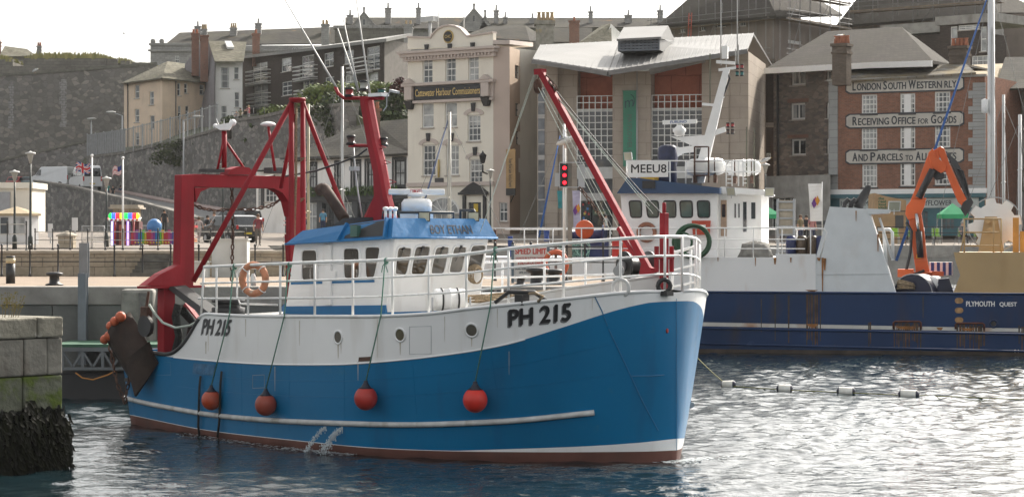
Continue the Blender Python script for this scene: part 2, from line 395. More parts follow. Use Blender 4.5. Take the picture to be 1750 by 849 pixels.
def waves():
 """a patch of real ripples in the harbour, set into a flat sheet that runs on"""
 rng=np.random.default_rng(5);Y=[37.0]
 while Y[-1]<126:Y.append(Y[-1]+max(.075,(Y[-1]/45)**2*.075))
 Y=np.array(Y);u=np.linspace(-1,1,620);hx=11.5+(Y-37)*.27;X=u[None,:]*hx[:,None];YY=np.repeat(Y[:,None],len(u),1);Z=np.zeros_like(X)
 for k in range(64):
  lam=.28*(1.5/.28)**rng.random();th=rng.normal(pi/2+.35,.75);kx,ky=cos(th)*2*pi/lam,sin(th)*2*pi/lam
  ph=kx*X+ky*YY+rng.random()*6.28;Z+=WAVE*lam**.9*.030*np.sin(ph+.35*np.sin(ph*.31+k))
 gust=.72+.42*np.sin(X*.21+YY*.10+1.0)*np.sin(YY*.16-X*.07)+.2*np.sin(X*.9-YY*.35)
 fade=np.clip(np.minimum((1-np.abs(u))[None,:]*12,np.minimum(Y-37,126-Y)[:,None]/2.0),0,1);Z*=np.clip(gust,.3,1.25)*fade
 n,m=X.shape;v=np.stack([X,YY,Z],-1).reshape(-1,3);a=(np.arange(n-1)[:,None]*m+np.arange(m-1)[None,:]).ravel();f=np.stack([a,a+1,a+m+1,a+m],-1)
 c=[(-600,-200,0),(600,-200,0),(600,127,0),(-600,127,0)];q=len(v);v=np.concatenate([v,np.array(c,float)]);e=[0,m-1,n*m-1,(n-1)*m]
 me=bpy.data.meshes.new('water');nf=len(f)+4;ring=np.array([[q,q+1,e[1],e[0]],[q+1,q+2,e[2],e[1]],[q+2,q+3,e[3],e[2]],[q+3,q,e[0],e[3]]]);f=np.concatenate([f,ring])
 me.vertices.add(len(v));me.vertices.foreach_set('co',v.ravel());me.loops.add(nf*4);me.loops.foreach_set('vertex_index',f.ravel().astype(np.int32));me.polygons.add(nf);me.polygons.foreach_set('loop_start',np.arange(nf,dtype=np.int32)*4);me.polygons.foreach_set('use_smooth',np.ones(nf,bool))
 me.update(calc_edges=True);me.validate();me.materials.append(water_mat());o=bpy.data.objects.new('water',me);COL.objects.link(o);o['kind']='structure'
WAVE=0.155
waves()
pave=mat('quay_paving',(0.235,0.175,0.125),0.9,var=0.16,vs=1.2,bump=0.2,bs=12,spots=((0.19,0.16,0.13),0.35,0.58))
asph=mat('asphalt',(0.12,0.12,0.12),0.9,var=0.2,vs=0.6,bump=0.2,bs=20)
earth=mat('hill_earth',(0.09,0.10,0.055),0.95,var=0.5,vs=0.3)
quaywall=mat('quay_wall_concrete',(0.155,0.16,0.15),0.9,var=0.3,vs=0.5,bump=0.4,bs=6,streak=((0.05,0.055,0.05),0.8,0.8),spots=((0.22,0.22,0.20),0.9,0.62))
coping_m=mat('coping_concrete',(0.30,0.285,0.26),0.9,var=0.25,vs=1.5,bump=0.4,bs=9,streak=((0.12,0.11,0.1),0.7,1.0))
tan_stone=masonry('tan_limestone',(0.36,0.31,0.24),(0.46,0.39,0.30),(0.23,0.20,0.16),0.75,0.33,0.02,stain=(0.16,0.15,0.11),stain_scale=0.6,moss=((0.12,0.13,0.05),0.9,0.66))
dk_rub=rubble('dark_rubble',[(0.19,0.18,0.17),(0.245,0.235,0.22),(0.21,0.20,0.195),(0.31,0.29,0.265),(0.155,0.147,0.14)],(0.15,0.142,0.132),1.5,1.6,stain=(0.10,0.095,0.087),stain_amt=0.5,ss=0.1)
cit_rub=rubble('fortress_rubble',[(0.20,0.187,0.172),(0.25,0.235,0.215),(0.22,0.207,0.195),(0.32,0.295,0.26),(0.17,0.16,0.15)],(0.17,0.16,0.147),1.35,1.5,stain=(0.115,0.105,0.093),stain_amt=0.5,ss=0.06,moss=((0.11,0.115,0.07),0.12,0.66))
QX0,QX1=-36.0,3.3
b=B();b.box(QX0,QX1,65.0,84.3,-3,2.92);b.build('lower_quay',pave,kind='structure')
t=thing('quay_wall','stained grey concrete quay wall behind the trawler, with a paler coping','wall',flat(65))
b=B();x=QX0
rnd=random.Random(4)
while x<QX1:
 w=min(rnd.uniform(3.2,4.6),QX1-x);b.box(x+0.012,x+w-0.012,-0.28,-0.004,-3,2.42+rnd.uniform(-.006,.006));x+=w
b.build('wall_face',quaywall,t)
b=B();b.box(QX0,QX1,-0.34,0.45,2.424,2.935);b.build('coping',coping_m,t,bevel=0.03)
b=B();b.box(QX1,QX1+0.05,0.45,15,-3,2.9);b.build('end_face',quaywall,t)
# old stone knuckle standing against the wall, pale and worn
f=flat(64.0);t=thing('stone_pillar','weathered pale concrete pillar against the quay wall beside the rusty trawl door','pillar',f)
x0,z1=f.XZ(206,494);x1,_=f.XZ(262,494)
b=B();b.box(x0,x1,0.02,0.7,-1,z1);o=b.build('shaft',mat('worn_stone',(0.25,0.24,0.215),0.95,var=0.35,vs=2.2,bump=0.8,bs=5,streak=((0.12,0.11,0.1),0.8,1.5)),t,bevel=0.09)
b=B();b.box(x0+0.5,x0+0.72,-0.05,0.03,-1,z1-0.1);b.build('timber_strip',mat('old_timber',(0.16,0.15,0.14),0.9,var=0.4,vs=8),t)
# dark fender timbers on the pierhead face
f=flat(64.4);t=thing('fender_timbers','black timber fendering along the pierhead below the speed limit board','fender',f)
for k,px in enumerate(range(835,1062,24)):
 x=f.XZ(px,500)[0];b=B();b.box(x-.16,x+.16,-0.12,0.2,-1,2.85);b.build('fender_post',black,t)
x0=f.XZ(825,500)[0];x1=f.XZ(1062,500)[0]
b=B();b.box(x0,x1,-0.2,-0.121,1.9,2.3);b.box(x0,x1,-0.2,-0.121,2.5,2.8);b.build('waling',black,t)
# terrace and streets behind
b=B()
rows=[(84.7,3.70),(115,3.74),(125,3.9),(150,4.05),(168,4.7),(212,4.9)]
for(ya,za),(yb,zb)in zip(rows,rows[1:]):
 xr,x2=(-7.9-(ya-84.7)*.1266,-7.9-(yb-84.7)*.1266)if yb<=125 else(75,75)
 b.face([(-75,ya,za),(xr,ya,za),(x2,yb,zb),(-75,yb,zb)])
 if yb<=125:b.face([(xr,ya,za),(xr,ya,-3),(x2,yb,-3),(x2,yb,zb)])
b.face([(-13,125.02,-3),(75,125.02,-3),(75,125.02,3.895),(-13,125.02,3.895)])
b.build('esplanade',mat('esplanade_paving',(0.185,0.155,0.128),0.9,var=0.2,vs=0.5),kind='structure',fix=False)
t=thing('terrace_wall','low tan stone wall along the back of the quay behind black railings','wall',flat(84.3))
b=B();b.box(QX0,-7.9,0,0.4,2.92,3.72);b.build('stonework',tan_stone,t)
b=B();b.box(QX0,-7.9,-0.05,0.55,3.722,3.84);b.build('coping',mat('tan_coping',(0.40,0.35,0.28),0.9,var=0.25,vs=2,bump=0.3),t,bevel=0.02)
t=thing('far_quay_wall','grey concrete quay wall below the cafe tables','wall',flat(124.6))
b=B();b.box(-13,75,0,0.4,-3,3.3);b.build('wall_face',conc,t)
b=B();b.box(-13,75,-0.06,0.6,3.303,3.93);b.build('coping',coping_m,t)
f=flat(83.2);t=thing('stone_steps','dark worn stone steps climbing the terrace wall','steps',f)
x0=f.XZ(222,460)[0];x1=f.XZ(284,460)[0];b=B()
for k in range(6):b.box(x0+k*0.06,x1,k*0.18,1.095,2.921+k*0.13,2.918+(k+1)*0.13)
b.build('treads',mat('step_stone',(0.13,0.125,0.11),0.9,var=0.4,vs=3,bump=0.3),t)
# the road climbing to the left, its parapet and the high retaining wall
near=[(-60,326,285),(60,324,272),(120,330,264),(181,338,255),(285,363,222),(380,383,203),(470,396,196),(560,401,188)]
far=[(-60,316,300),(60,314,287),(120,318,278),(195,324,268),(293,343,242),(380,357,225),(470,372,212),(570,394,200)]
b=B()
for k in range(len(near)-1):
 b.face([W(*near[k]),W(*near[k+1]),W(*far[k+1]),W(*far[k])])
b.build('road',asph,kind='structure',fix=False)
b=B()
for k in range(3,len(near)-1):
 a,c=Vector(W(*far[k])),Vector(W(*far[k+1]));a2,c2=Vector(W(*near[k])),Vector(W(*near[k+1]));z=Vector((0,0,0.14))
 p,q=a.lerp(a2,.22),c.lerp(c2,.22)
 b.face([p+z,q+z,c+z,a+z]);b.face([p,q,q+z,p+z])
b.build('pavement',mat('pavement_pink',(0.30,0.23,0.21),0.9,var=0.2),kind='structure',fix=False)
def wallstrip(name,pts,zb,thick,m,label,cat,cap=None,capm=None):
 """a wall through (px, py of its top, depth) points down to the height zb"""
 o0=W(*pts[0]);f=Fr(o0[0],o0[1],0,0);t=thing(name,label,cat,f);b=B();c=B()
 P=[Vector(f.loc(W(*p)))for p in pts]
 for k in range(len(P)-1):
  p,q=P[k],P[k+1];d=Vector((q-p).xy).normalized();n=Vector((-d.y,d.x,0))*thick
  if n.y<0:n=-n
  zq=zb if not isinstance(zb,(list,tuple))else zb[k];zr=zb if not isinstance(zb,(list,tuple))else zb[k+1]
  b.hexa([(p.x,p.y,zq),(q.x,q.y,zr),(q.x+n.x,q.y+n.y,zr),(p.x+n.x,p.y+n.y,zq),p,q,q+n,p+n])
  if cap:
   u=Vector((0,0,cap));e=n.normalized()*0.12;g=Vector((0,0,0.003))
   c.hexa([p-e+g,q-e+g,q+n+e+g,p+n+e+g,p-e+u,q-e+u,q+n+e+u,p+n+e+u])
 b.build('stonework',m,t)
 if cap:c.build('coping',capm or m,t)
 return t,f
wallstrip('parapet_wall',[(58,311,270),(117,320,262),(181,335,252),(238,348,236),(285,361,219),(335,376,208)],3.5,0.6,dk_rub,'dark rubble parapet wall under the sloping road','wall',0.25,mat('parapet_cap',(0.19,0.175,0.155),0.9,var=0.3))
RW=[(148,271,275),(212,263,265),(319,239,250),(373,223,240),(402,208,235),(450,202,230),(500,190,222),(592,181,210)]
wallstrip('retaining_wall',RW,3.5,1.2,dk_rub,'tall dark stone retaining wall above the road, stepping up to the right','wall',0.3,mat('parapet_cap',(0.19,0.175,0.155)))
# hill behind
hf=[(-90,330,292),(100,318,285),(147,276,277),(212,266,268),(319,243,253),(373,227,243),(402,212,238),(450,206,233),(500,195,225),(592,186,213),(640,215,206),(720,280,203),(900,340,203),(1310,350,205),(2100,350,205)]
b=B()
F0=[W(*p)for p in hf];bk=[]
for k,p in enumerate(F0):
 D2=345.0;bk.append((p[0]*D2/p[1],D2,14 if k<2 else 23))
mid_=[((p[0]*.6+q[0]*.4),(p[1]*.6+q[1]*.4),p[2]*.55+q[2]*.45)for p,q in zip(F0,bk)]
far_=[(q[0]*3,900,q[2]-6)for q in bk]
for A,C in((F0,mid_),(mid_,bk),(bk,far_)):
 for k in range(len(A)-1):b.face([A[k],A[k+1],C[k+1],C[k]])
for k in range(len(F0)-1):b.face([(F0[k][0],F0[k][1],3),(F0[k+1][0],F0[k+1][1],3),F0[k+1],F0[k]])
b.build('hillside',earth,kind='structure',fix=False)
# ================================================================ buildings
slate=masonry('slate_roof',(0.04,0.038,0.038),(0.058,0.055,0.053),(0.022,0.022,0.022),0.5,0.22,0.02,stain=(0.085,0.08,0.065),stain_amt=0.5,stain_scale=0.3,slope=1.3)
slate_m=masonry('mossy_slate_roof',(0.04,0.037,0.035),(0.06,0.056,0.05),(0.025,0.023,0.02),0.5,0.25,0.02,stain=(0.09,0.085,0.06),stain_amt=0.6,stain_scale=0.2,slope=1.3,moss=((0.24,0.13,0.045),0.22,0.60))
grn_slate=masonry('pale_slate_roof',(0.12,0.115,0.09),(0.20,0.185,0.145),(0.07,0.065,0.05),0.5,0.25,0.02,stain=(0.075,0.075,0.05),stain_amt=0.8,stain_scale=0.25,slope=1.3)
brown_roof=masonry('brown_tile_roof',(0.034,0.029,0.025),(0.048,0.041,0.035),(0.022,0.019,0.017),0.4,0.3,0.02,stain=(0.038,0.037,0.022),stain_amt=0.5,stain_scale=0.15,slope=1.3)
lime=masonry('grey_limestone',(0.27,0.265,0.26),(0.36,0.355,0.345),(0.22,0.21,0.20),0.7,0.3,0.02,stain=(0.18,0.175,0.17),stain_scale=0.2)
brickch=masonry('chimney_brick',(0.22,0.095,0.065),(0.28,0.13,0.09),(0.25,0.21,0.18),0.24,0.08,0.012,stain=(0.12,0.08,0.06))
pot_m=mat('clay_pot',(0.36,0.14,0.08),0.8,var=0.3,vs=4)
cream_pot=mat('buff_pot',(0.42,0.31,0.18),0.8,var=0.3,vs=4)
render_b=mat('beige_render',(0.74,0.585,0.44),0.9,var=0.09,vs=0.7,streak=((0.42,0.31,0.23),0.5,0.9))
render_w=mat('white_render',(0.82,0.81,0.79),0.9,var=0.05,vs=0.5,streak=((0.45,0.43,0.40),0.4,0.8))
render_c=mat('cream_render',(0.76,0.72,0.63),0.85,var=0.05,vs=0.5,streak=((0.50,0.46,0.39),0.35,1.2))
render_p=mat('pinkish_shaded_render',(0.50,0.41,0.355),0.85,var=0.06,vs=0.5,streak=((0.36,0.30,0.26),0.35,0.7))  # wing front: same beige as its side, with the shade put into the colour
render_o=mat('peach_lit_render',(0.55,0.42,0.32),0.85,var=0.06,vs=0.5)  # wing side: warm sidelight on the beige is put into the colour
trim=mat('pale_pink_trim',(0.52,0.45,0.41),0.8,var=0.06)
dkbrick=masonry('dark_brown_brick',(0.065,0.052,0.045),(0.085,0.068,0.058),(0.05,0.043,0.04),0.45,0.15,0.02,stain=(0.05,0.04,0.035),stain_amt=0.4)
def roof(parent,polys,m,th=0.14,name='roof'):
 b=B()
 for p in polys:b.prism(p,(0,0,-th))
 return b.build(name,m,parent)
def chimney(parent,f,px0,px1,py0,py1,D,m,pots=2,potm=None,name='chimney',cap=True,pot_h=0.5):
 p,q=f.D(px0,py1,D),f.D(px1,py0,D);w=(q[0]-p[0]);d=min(w,1.0);y=p[1]
 b=B();b.box(p[0],q[0],y,y+d,p[2]-1.5,q[2])
 if cap:b.box(p[0]-.1,q[0]+.1,y-.1,y+d+.1,q[2]+.003,q[2]+.2);b.box(p[0]-.06,q[0]+.06,y-.06,y+d+.06,q[2]-.5,q[2]-.34)
 c=b.build(name,m,parent)
 for k in range(pots):
  x=p[0]+w*(k+.5)/pots;b=B();b.lathe([(.13,0),(.16,.08),(.12,pot_h*.8),(.16,pot_h)],(x,y+d/2,q[2]+(.2 if cap else 0)),8);b.build('chimney_pot',potm or pot_m,c)
 return c
def far_chimney(label,px0,px1,py0,py1,D,m=None):pass
# ---- fortress on the left
t,f=wallstrip('fortress_wall',[(-60,137,302),(0,131,301),(120,123,300),(212,115,299),(268,111,300)],4,2.0,cit_rub,'vast dark fortress curtain wall at the left under a thin stone string course','wall',0.35,mat('string_course',(0.15,0.145,0.12),0.9,var=0.3))
pale=masonry('pale_quoins',(0.30,0.29,0.28),(0.38,0.37,0.36),(0.16,0.155,0.15),0.6,0.32,0.03)
for pa,pb,pc,pd in((15,20,142,219),(105,112,138,217)):
 yq=(-1.2 if pa<50 else-1.95);a=f.loc(W(pa,pd,300));c=f.loc(W(pb,pc,300));b=B();rr=random.Random(pa)
 z=a[2]
 while z<c[2]:e=rr.uniform(-.12,.3);b.box(a[0]-e,c[0]+rr.uniform(-.12,.3),yq,yq+.6,z,z+.3);z+=.32
 b.build('quoin_strip',pale,t)
wallstrip('lower_fortress_wall',[(-60,290,284),(0,276,283),(181,236,281),(214,229,280)],4,1.0,dk_rub,'diagonal dark stone wall below the fortress wall, above parked vans','wall',0.25,mat('string_course',(0.15,0.145,0.12)))
f=Fr(W(0,0,312)[0],312,0,0);t=thing('bastion','low stone bastion with embrasures and a grass top on the fortress','fortification',f)
b=B();bastm=masonry('bastion_stone',(0.15,0.14,0.125),(0.20,0.19,0.165),(0.11,0.105,0.1),0.9,0.4,0.02,stain=(0.08,0.075,0.065))
for pa,pb,pc,dep in((-40,22,102,9),(40,182,100,9),(183,201,101,7),(206,222,104,7),(226,243,107,6),(246,262,109,6)):
 a=f.D(pa,128,312);c=f.D(pb,pc,312);b.box(a[0],c[0],0,dep,a[2]-9,c[2])
a=f.D(-40,135,311);c=f.D(264,113,311);b.box(a[0],c[0],-.9,8,a[2]-9,c[2])
b.build('stonework',bastm,t)
b=B();rr=random.Random(5)
for pa,pb,pc in((-40,24,96),(40,186,92),(186,222,98),(222,262,104)):
 a=f.D(pa,pc+6,312);c=f.D(pb,pc+6,312);h=(11 if pc<100 else 7)*312/FP
 for k in range(int((c[0]-a[0])*60)):
  x=rr.uniform(a[0],c[0]);y=rr.uniform(-.1,6);s=min(1,(x-a[0])/2.5+.25,(c[0]-x)/2.5+.25);zt=a[2]+h*s*rr.uniform(.4,1.15)
  b.face([(x-.22,y,a[2]-.3),(x+.22,y+.1,a[2]-.3),(x+rr.uniform(-.3,.3),y,zt)])
b.build('grass_top',leafmat('dry_grass',(0.17,0.17,0.055),(0.32,0.29,0.12)),t,fix=False,kind='stuff')
f=flat(330,8);t=thing('cottage','small slate roofed cottage behind the fortress at the far left','house',f)
P=lambda px,py,D:f.D(px,py,D)
b=B();a,c=P(1,108,330),P(60,95,330);b.box(a[0],c[0],0,8,0,c[2]);b.build('wall',mat('grey_render',(0.30,0.29,0.28),0.9),t)
e1,e2,r1,r2=P(-2,97,329),P(62,95,329),P(8,79,334),P(46,84,334)
roof(t,[[e1,e2,r2,r1],[e2,P(62,95,338),r2],[P(62,95,338),P(-2,97,338),r1,r2]],grn_slate)
chimney(t,f,63,70,81,95,334,pale,2);chimney(t,f,-4,1,74,95,334,brickch,1)
# ---- beige house
fa=facade(212,278,277,272,0);fb=facade(277,272,370,279,0)
t=thing('beige_house','beige rendered three storey house with a mossy hipped roof in front of the fortress wall','house',fa)
zt=fa.XZ(277,134)[1]
h1=[px_rect(fa,*r)for r in((230,238,146,168),(230,238,187,209),(231,238,227,248),(255,263,157,179),(256,264,198,220))]
h2=[px_rect(fb,*r)for r in((303,309,142,164),(315,321,143,160),(341,349,145,162),(362,367,147,164),(304,310,181,204),(317,323,181,200),(342,350,184,202),(363,367,185,203),(305,311,222,240))]
b=B();b.wall(0,fa.w,4,zt,0,h1,0.15);b.T=sub(fa,fb);b.wall(0,fb.w,4,zt,0,h2,0.15);ko=fb.loc(fa.wor((0,0,0)));kb=(ko[0]+fb.w,ko[1]);b.face([(fb.w,0,4),(kb[0],kb[1],4),(kb[0],kb[1],zt),(fb.w,0,zt)]);b.face([(ko[0],ko[1],4),(kb[0],kb[1],4),(kb[0],kb[1],zt),(ko[0],ko[1],zt)])
b.T=None;b.build('wall',render_b,t)
for h in h1:window(t,h,0,.15,1,2)
for h in h2:window(t,h,0,.15,1,2,T=sub(fa,fb))
P=lambda px,py,D:fa.D(px,py,D)
e=[P(207,142,277),P(277,133,271),P(373,143,278.5),P(373,143,290),P(207,142,290)];r=[P(286,105,280),P(340,112,285)]
roof(t,[[e[0],e[1],r[0]],[e[1],e[2],r[1],r[0]],[e[2],e[3],r[1]],[e[3],e[4],r[0],r[1]],[e[4],e[0],r[0]]],grn_slate)
b=B();b.T=sub(fa,fb)
for px in(300,352):x=fb.XZ(px,150)[0];b.tube([(x,-.06,6),(x,-.06,zt-.2)],.06,6)
b.T=None;x=fa.XZ(219,150)[0];b.tube([(x,-.06,6),(x,-.06,zt-.2)],.07,6);b.build('downpipe',dark,t)
# ---- white house beside it
f=facade(368,272,414,272.6,0);t=thing('white_house','narrow white house with a lichen covered roof and brick chimney stacks','house',f)
zt=f.XZ(390,105)[1];hs_=[px_rect(f,*r)for r in((377,392,115,151),(400,408,115,136),(401,409,158,184),(378,388,181,205))]
b=B();b.wall(0,f.w,4,zt,0,hs_,.15);b.box(f.w-.01,f.w,.02,9,4,zt);b.box(0,.1,.02,9,4,zt);b.build('wall',render_w,t)
for h in hs_:window(t,h,0,.15,1,3 if h[3]-h[2]>2 else 2)
P=lambda px,py,D:f.D(px,py,D)
rl,rr_,el,er,xl=P(356,70,279),P(421,72,278),P(367,105,271),P(416,105,271),P(320,110,277)
roof(t,[[el,er,rr_,rl]],grn_slate);b=B();b.prism([el,rl,P(352,62,280),P(316,110,280),(P(316,110,280)[0],P(316,110,280)[1],4),(el[0],el[1],4)],(0,.3,-.1));b.build('gable_wall',mat('slate_hung_gable',(0.20,0.185,0.195),0.8),t)
b=B();q=[P(384,74,277.6),P(395,74,277.4),P(400,84,275.2),P(388,84,275.4)];b.prism(q,(0,-.05,.25));b.build('skylight',wfr,t)
chimney(t,f,328,340,60,108,277,brickch,2);chimney(t,f,343,356,63,118,275,brickch,0);chimney(t,f,432,444,60,92,281,brickch,1)
# ---- dark brick flats with balconies
f=facade(415,285,657,246,0);g=facade(657,246,702,252,0)
t=thing('flats','long dark brown brick block of flats with white windows and balconies on the hill','apartment building',f)
def tl(px):return 95+(67-95)*(px-415)/242.0
ws=[(432,457,106,140),(481,498,101,121),(516,537,97,130),(554,570,92,113),(588,604,88,108),(627,649,82,118),(434,458,145,180),(482,499,141,162),(518,537,137,156),(556,571,133,152),(590,605,130,150),(630,646,126,146)]
zt=f.XZ(415,95)[1];zr=f.XZ(657,67)[1]
hs_=[px_rect(f,*r)for r in ws];b=B();b.wall(0,f.w,4,min(zt,zr),0,hs_,.12)
b.face([(0,0,min(zt,zr)),(f.w,0,min(zt,zr)),(f.w,0,zr),(0,0,zt)]);b.face([(0,0,4),(0,10,4),(0,10,zt),(0,0,zt)]);b.build('wall',dkbrick,t)
b=B();b.T=sub(f,g);b.wall(0,g.w,4,zr,0,[]);b.build('end_wall',mat('grey_brown_render',(0.21,0.19,0.175),0.9),t)
for h in hs_:window(t,h,0,.12,2,2 if h[3]-h[2]<1.6 else 3,gm=glass_l if random.random()<.4 else glass,fw=.09,bar=.04,mid=False)
P=lambda px,py,D:f.D(px,py,D)
roof(t,[[P(411,96,283.5),P(660,66,244.5),P(704,57,252),P(640,66,262),P(430,95,300)]],mat('felt_roof',(0.24,0.235,0.225),0.9,var=.1),.35)
railw=mat('balcony_white',(0.55,0.54,0.52),.6,var=.2)
for pa,pb,pc,pd in((432,463,124,141),(513,543,116,134),(606,638,103,122),(434,463,163,181),(515,541,156,172)):
 x0,x1,z0,z1=px_rect(f,pa,pb,pc,pd);b=B();b.box(x0,x1,-.95,-.003,z0-.14,z0)
 q=b.build('balcony',mat('balcony_slab',(0.34,.33,.32),.8),t);b=B()
 for k in range(4):
  z=z0+.1+(z1-z0-.2)*k/3;b.box(x0,x1,-.98,-.94,z,z+.13);b.box(x0,x0+.04,-.94,-.01,z,z+.13);b.box(x1-.04,x1,-.94,-.01,z,z+.13)
 b.build('balcony_rail',railw,q)
# ---- long limestone range with a slate roof on the skyline
f=flat(340,8);t=thing('limestone_range','long grey limestone building with a dark slate roof on the left skyline','building',f)
P=lambda px,py,D:f.D(px,py,D)
a,c=P(257,120,340),P(578,78,340);hs_=[px_rect(f,*r)for r in((299,306,96,108),(470,476,84,92),(500,506,82,90))]
b=B();b.wall(a[0],c[0],0,c[2],0,hs_);b.box(a[0],c[0],.2,12,0,c[2]-.1);b.box(a[0]-.3,c[0],-.35,-.003,c[2]-.9,c[2]-.6);b.box(a[0]-.2,P(330,0,340)[0],-.2,.4,c[2]+.003,c[2]+.35);b.build('wall',lime,t)
for h in hs_:window(t,h,0,.12,2,2,sill=False)
roof(t,[[P(280,78,341),P(578,74,341),P(578,46,350),P(307,56,350)],[P(280,78,341),P(307,56,350),P(280,78,358)]],slate_m)
for x0,x1,y0,y1,n in((333,342,47,58,1),(344,353,52,58,3),(393,404,50,57,3),(436,446,42,60,1),(549,560,44,75,2),(330,336,56,70,1)):chimney(t,f,x0,x1,y0,y1,346,lime,n,lime if n==1 else cream_pot,pot_h=.7)
b=B()
for px in(261,276):p=P(px,77,340);b.ball((p[0],.3,p[2]+.55),.4,8);b.box(p[0]-.25,p[0]+.25,.05,.55,p[2]-.1,p[2]+.3)
b.build('finial',lime,t)
# ---- gothic range further right
f=flat(352,8);t=thing('gothic_range','long gothic limestone terrace with pointed gables and tall chimneys on the skyline','building',f)
P=lambda px,py,D:f.D(px,py,D)
a,c=P(590,120,352),P(1150,48,352);b=B();b.box(a[0],c[0],0,12,0,c[2]);b.build('wall',lime,t)
roof(t,[[P(590,50,351),P(1152,46,351),P(1152,31,358),P(590,30,358)],[P(590,50,370),P(1152,46,370),P(1152,31,358),P(590,30,358)]],slate_m)
for px,w,top in((622,27,21),(810,34,15),(829,12,26)):
 b=B();q=[P(px-w,54,349),P(px+w,54,349),P(px,top,349)];b.prism(q,(0,6,0));g=b.build('gable',lime,t)
 b=B();b.box(q[2][0]-.15,q[2][0]+.15,q[2][1],q[2][1]+.3,q[2][2]-.2,q[2][2]+.5);b.ball((q[2][0],q[2][1]+.15,q[2][2]+.6),.22,6);b.build('finial',lime,g)
 if w>20:b=B();b.box(q[2][0]-.12,q[2][0]+.12,q[2][1]-.03,q[2][1]+.02,q[2][2]-1.9,q[2][2]-1.1);b.build('slit_window',glass_d,g)
 for s in(-1,1):
  e=q[0]if s<0 else q[1];b=B();b.prism([(e[0]+s*.3,e[1]-.15,e[2]-.2),(q[2][0],e[1]-.15,q[2][2]+.15),(q[2][0],e[1]-.15,q[2][2]-.2),(e[0]+s*.1,e[1]-.15,e[2]-.4)],(0,6.2,0));b.build('coping',pale,g)
for x0,x1,y0,y1 in((593,603,28,48),(658,668,16,48),(711,719,16,33),(844,852,20,46),(860,867,32,42),(1006,1013,22,52),(1068,1080,28,36),(905,915,34,42),(1124,1133,20,32)):chimney(t,f,x0,x1,y0,y1,354,lime,1,lime,pot_h=.8)
# small roofs between
f=flat(300,8);t=thing('slate_house','slate roofed old house behind the harbour office, with a broad rendered chimney','house',f)
P=lambda px,py,D:f.D(px,py,D)
b=B();a,c=P(770,120,300),P(1040,70,300);b.box(a[0],c[0],0,9,0,c[2]);b.build('wall',mat('grey_render',(0.30,0.29,0.28)),t)
roof(t,[[P(790,62,298),P(905,70,298),P(898,44,305),P(832,46,305)],[P(905,70,298),P(940,70,306),P(898,44,305)],[P(940,72,299),P(1012,72,299),P(1012,48,305),P(940,48,305)]],slate_m)
b=B();a,c=P(916,78,296),P(946,42,296);b.box(a[0],c[0],-4,-1,a[2]-3,c[2]);b.box(a[0]-.2,c[0]+.2,-4.2,-.8,c[2]+.003,c[2]+.5);q=b.build('chimney',mat('lichen_render',(0.27,0.25,0.22),.9,var=.3,spots=((0.36,0.24,0.08),.5,.56)),t)
for k in range(4):b=B();b.lathe([(.22,0),(.28,.1),(.2,1.0),(.27,1.2)],(a[0]+.4+k*.55,-2.5,c[2]+.5),8);b.build('chimney_pot',cream_pot,q)
chimney(t,f,973,990,38,74,297,brickch,1)
f=flat(265,8);t=thing('gabled_house','house with a pale slate roof and a white gable behind the modern centre','house',f)
P=lambda px,py,D:f.D(px,py,D)
q=[P(990,73,265),P(1060,73,264),P(1044,41,265)];b=B();b.prism([P(1030,80,264),P(1066,80,268),P(1066,62,268),P(1044,41,265)],(0,6,0));b.build('gable_wall',render_w,t)
roof(t,[[P(985,76,262),P(1046,76,262),P(1044,40,266),P(1028,44,268)]],grn_slate);b=B();a,c=P(990,110,265),P(1060,74,265);b.box(a[0],c[0],0,6,0,c[2]);b.build('wall',render_w,t)
# rough stone block with a parapet behind the flats' roof
f=flat(320,8);t=thing('stone_block','flat topped rough stone block on the skyline above the flats','building',f)
P=lambda px,py,D:f.D(px,py,D)
a,c=P(572,110,320),P(690,49,320);b=B();b.box(a[0],c[0],0,8,0,c[2]);b.build('wall',bastm,t);b=B();b.box(a[0]-.2,c[0]+.2,-.2,8.2,c[2]+.003,c[2]+.4);b.build('coping',pale,t)
chimney(t,f,549,562,44,90,318,lime,2,cream_pot);chimney(t,f,690,705,44,62,318,lime,2,cream_pot)
# ---- harbour commissioners' building
f=facade(697,172,843,167,4.4);g1=facade(843,167,871,166.4,4.4);g2=facade(871,166.4,909,173,4.4)
t=thing('harbour_office','tall cream harbour office with an arched parapet and a black name board','building',f)
zc=f.XZ(843,79)[1]
ws=[(722,739,97,142),(761,779,96,140),(800,818,94,138),(721,741,176,218),(760,781,175,217),(799,821,197,241),(722,744,248,300),(762,784,248,299),(802,824,272,313)]
hs_=[px_rect(f,*r)for r in ws];ga=px_rect(f,731,785,338,392);gd=px_rect(f,800,822,346,396)
gx=(ga[0]+ga[1])/2;gr=(ga[1]-ga[0])/2;spring=ga[3]-gr*.75
b=B();b.wall(0,f.w,0,zc,0,hs_+[(ga[0],ga[1],ga[2],spring),gd],.16)
b.face([(0,0,0),(0,12,0),(0,12,zc),(0,0,zc)]);b.face([(0,12,0),(f.w,12,0),(f.w,12,zc),(0,12,zc)]);b.face([(0,0.3,zc),(f.w,0.3,zc),(f.w,12,zc),(0,12,zc)]);b.face([(f.w,0,0),(f.w,12,0),(f.w,12,zc),(f.w,0,zc)])
b.build('wall',render_c,t)
par=[(697,84),(697,65),(737,66),(741,59),(748,52),(757,47),(768,45),(779,47),(788,52),(794,59),(799,64),(843,57),(843,79)]
b=B();b.prism([(f.XZ(*p)[0],-.02,f.XZ(*p)[1])for p in par],(0,.35,0));b.T=None;b.build('parapet',render_c,t)
b=B();pts=[f.XZ(*p)for p in par[1:-1]]
for p,q in zip(pts,pts[1:]):b.bar((p[0],.15,p[1]+.06),(q[0],.15,q[1]+.06),.55,.12)
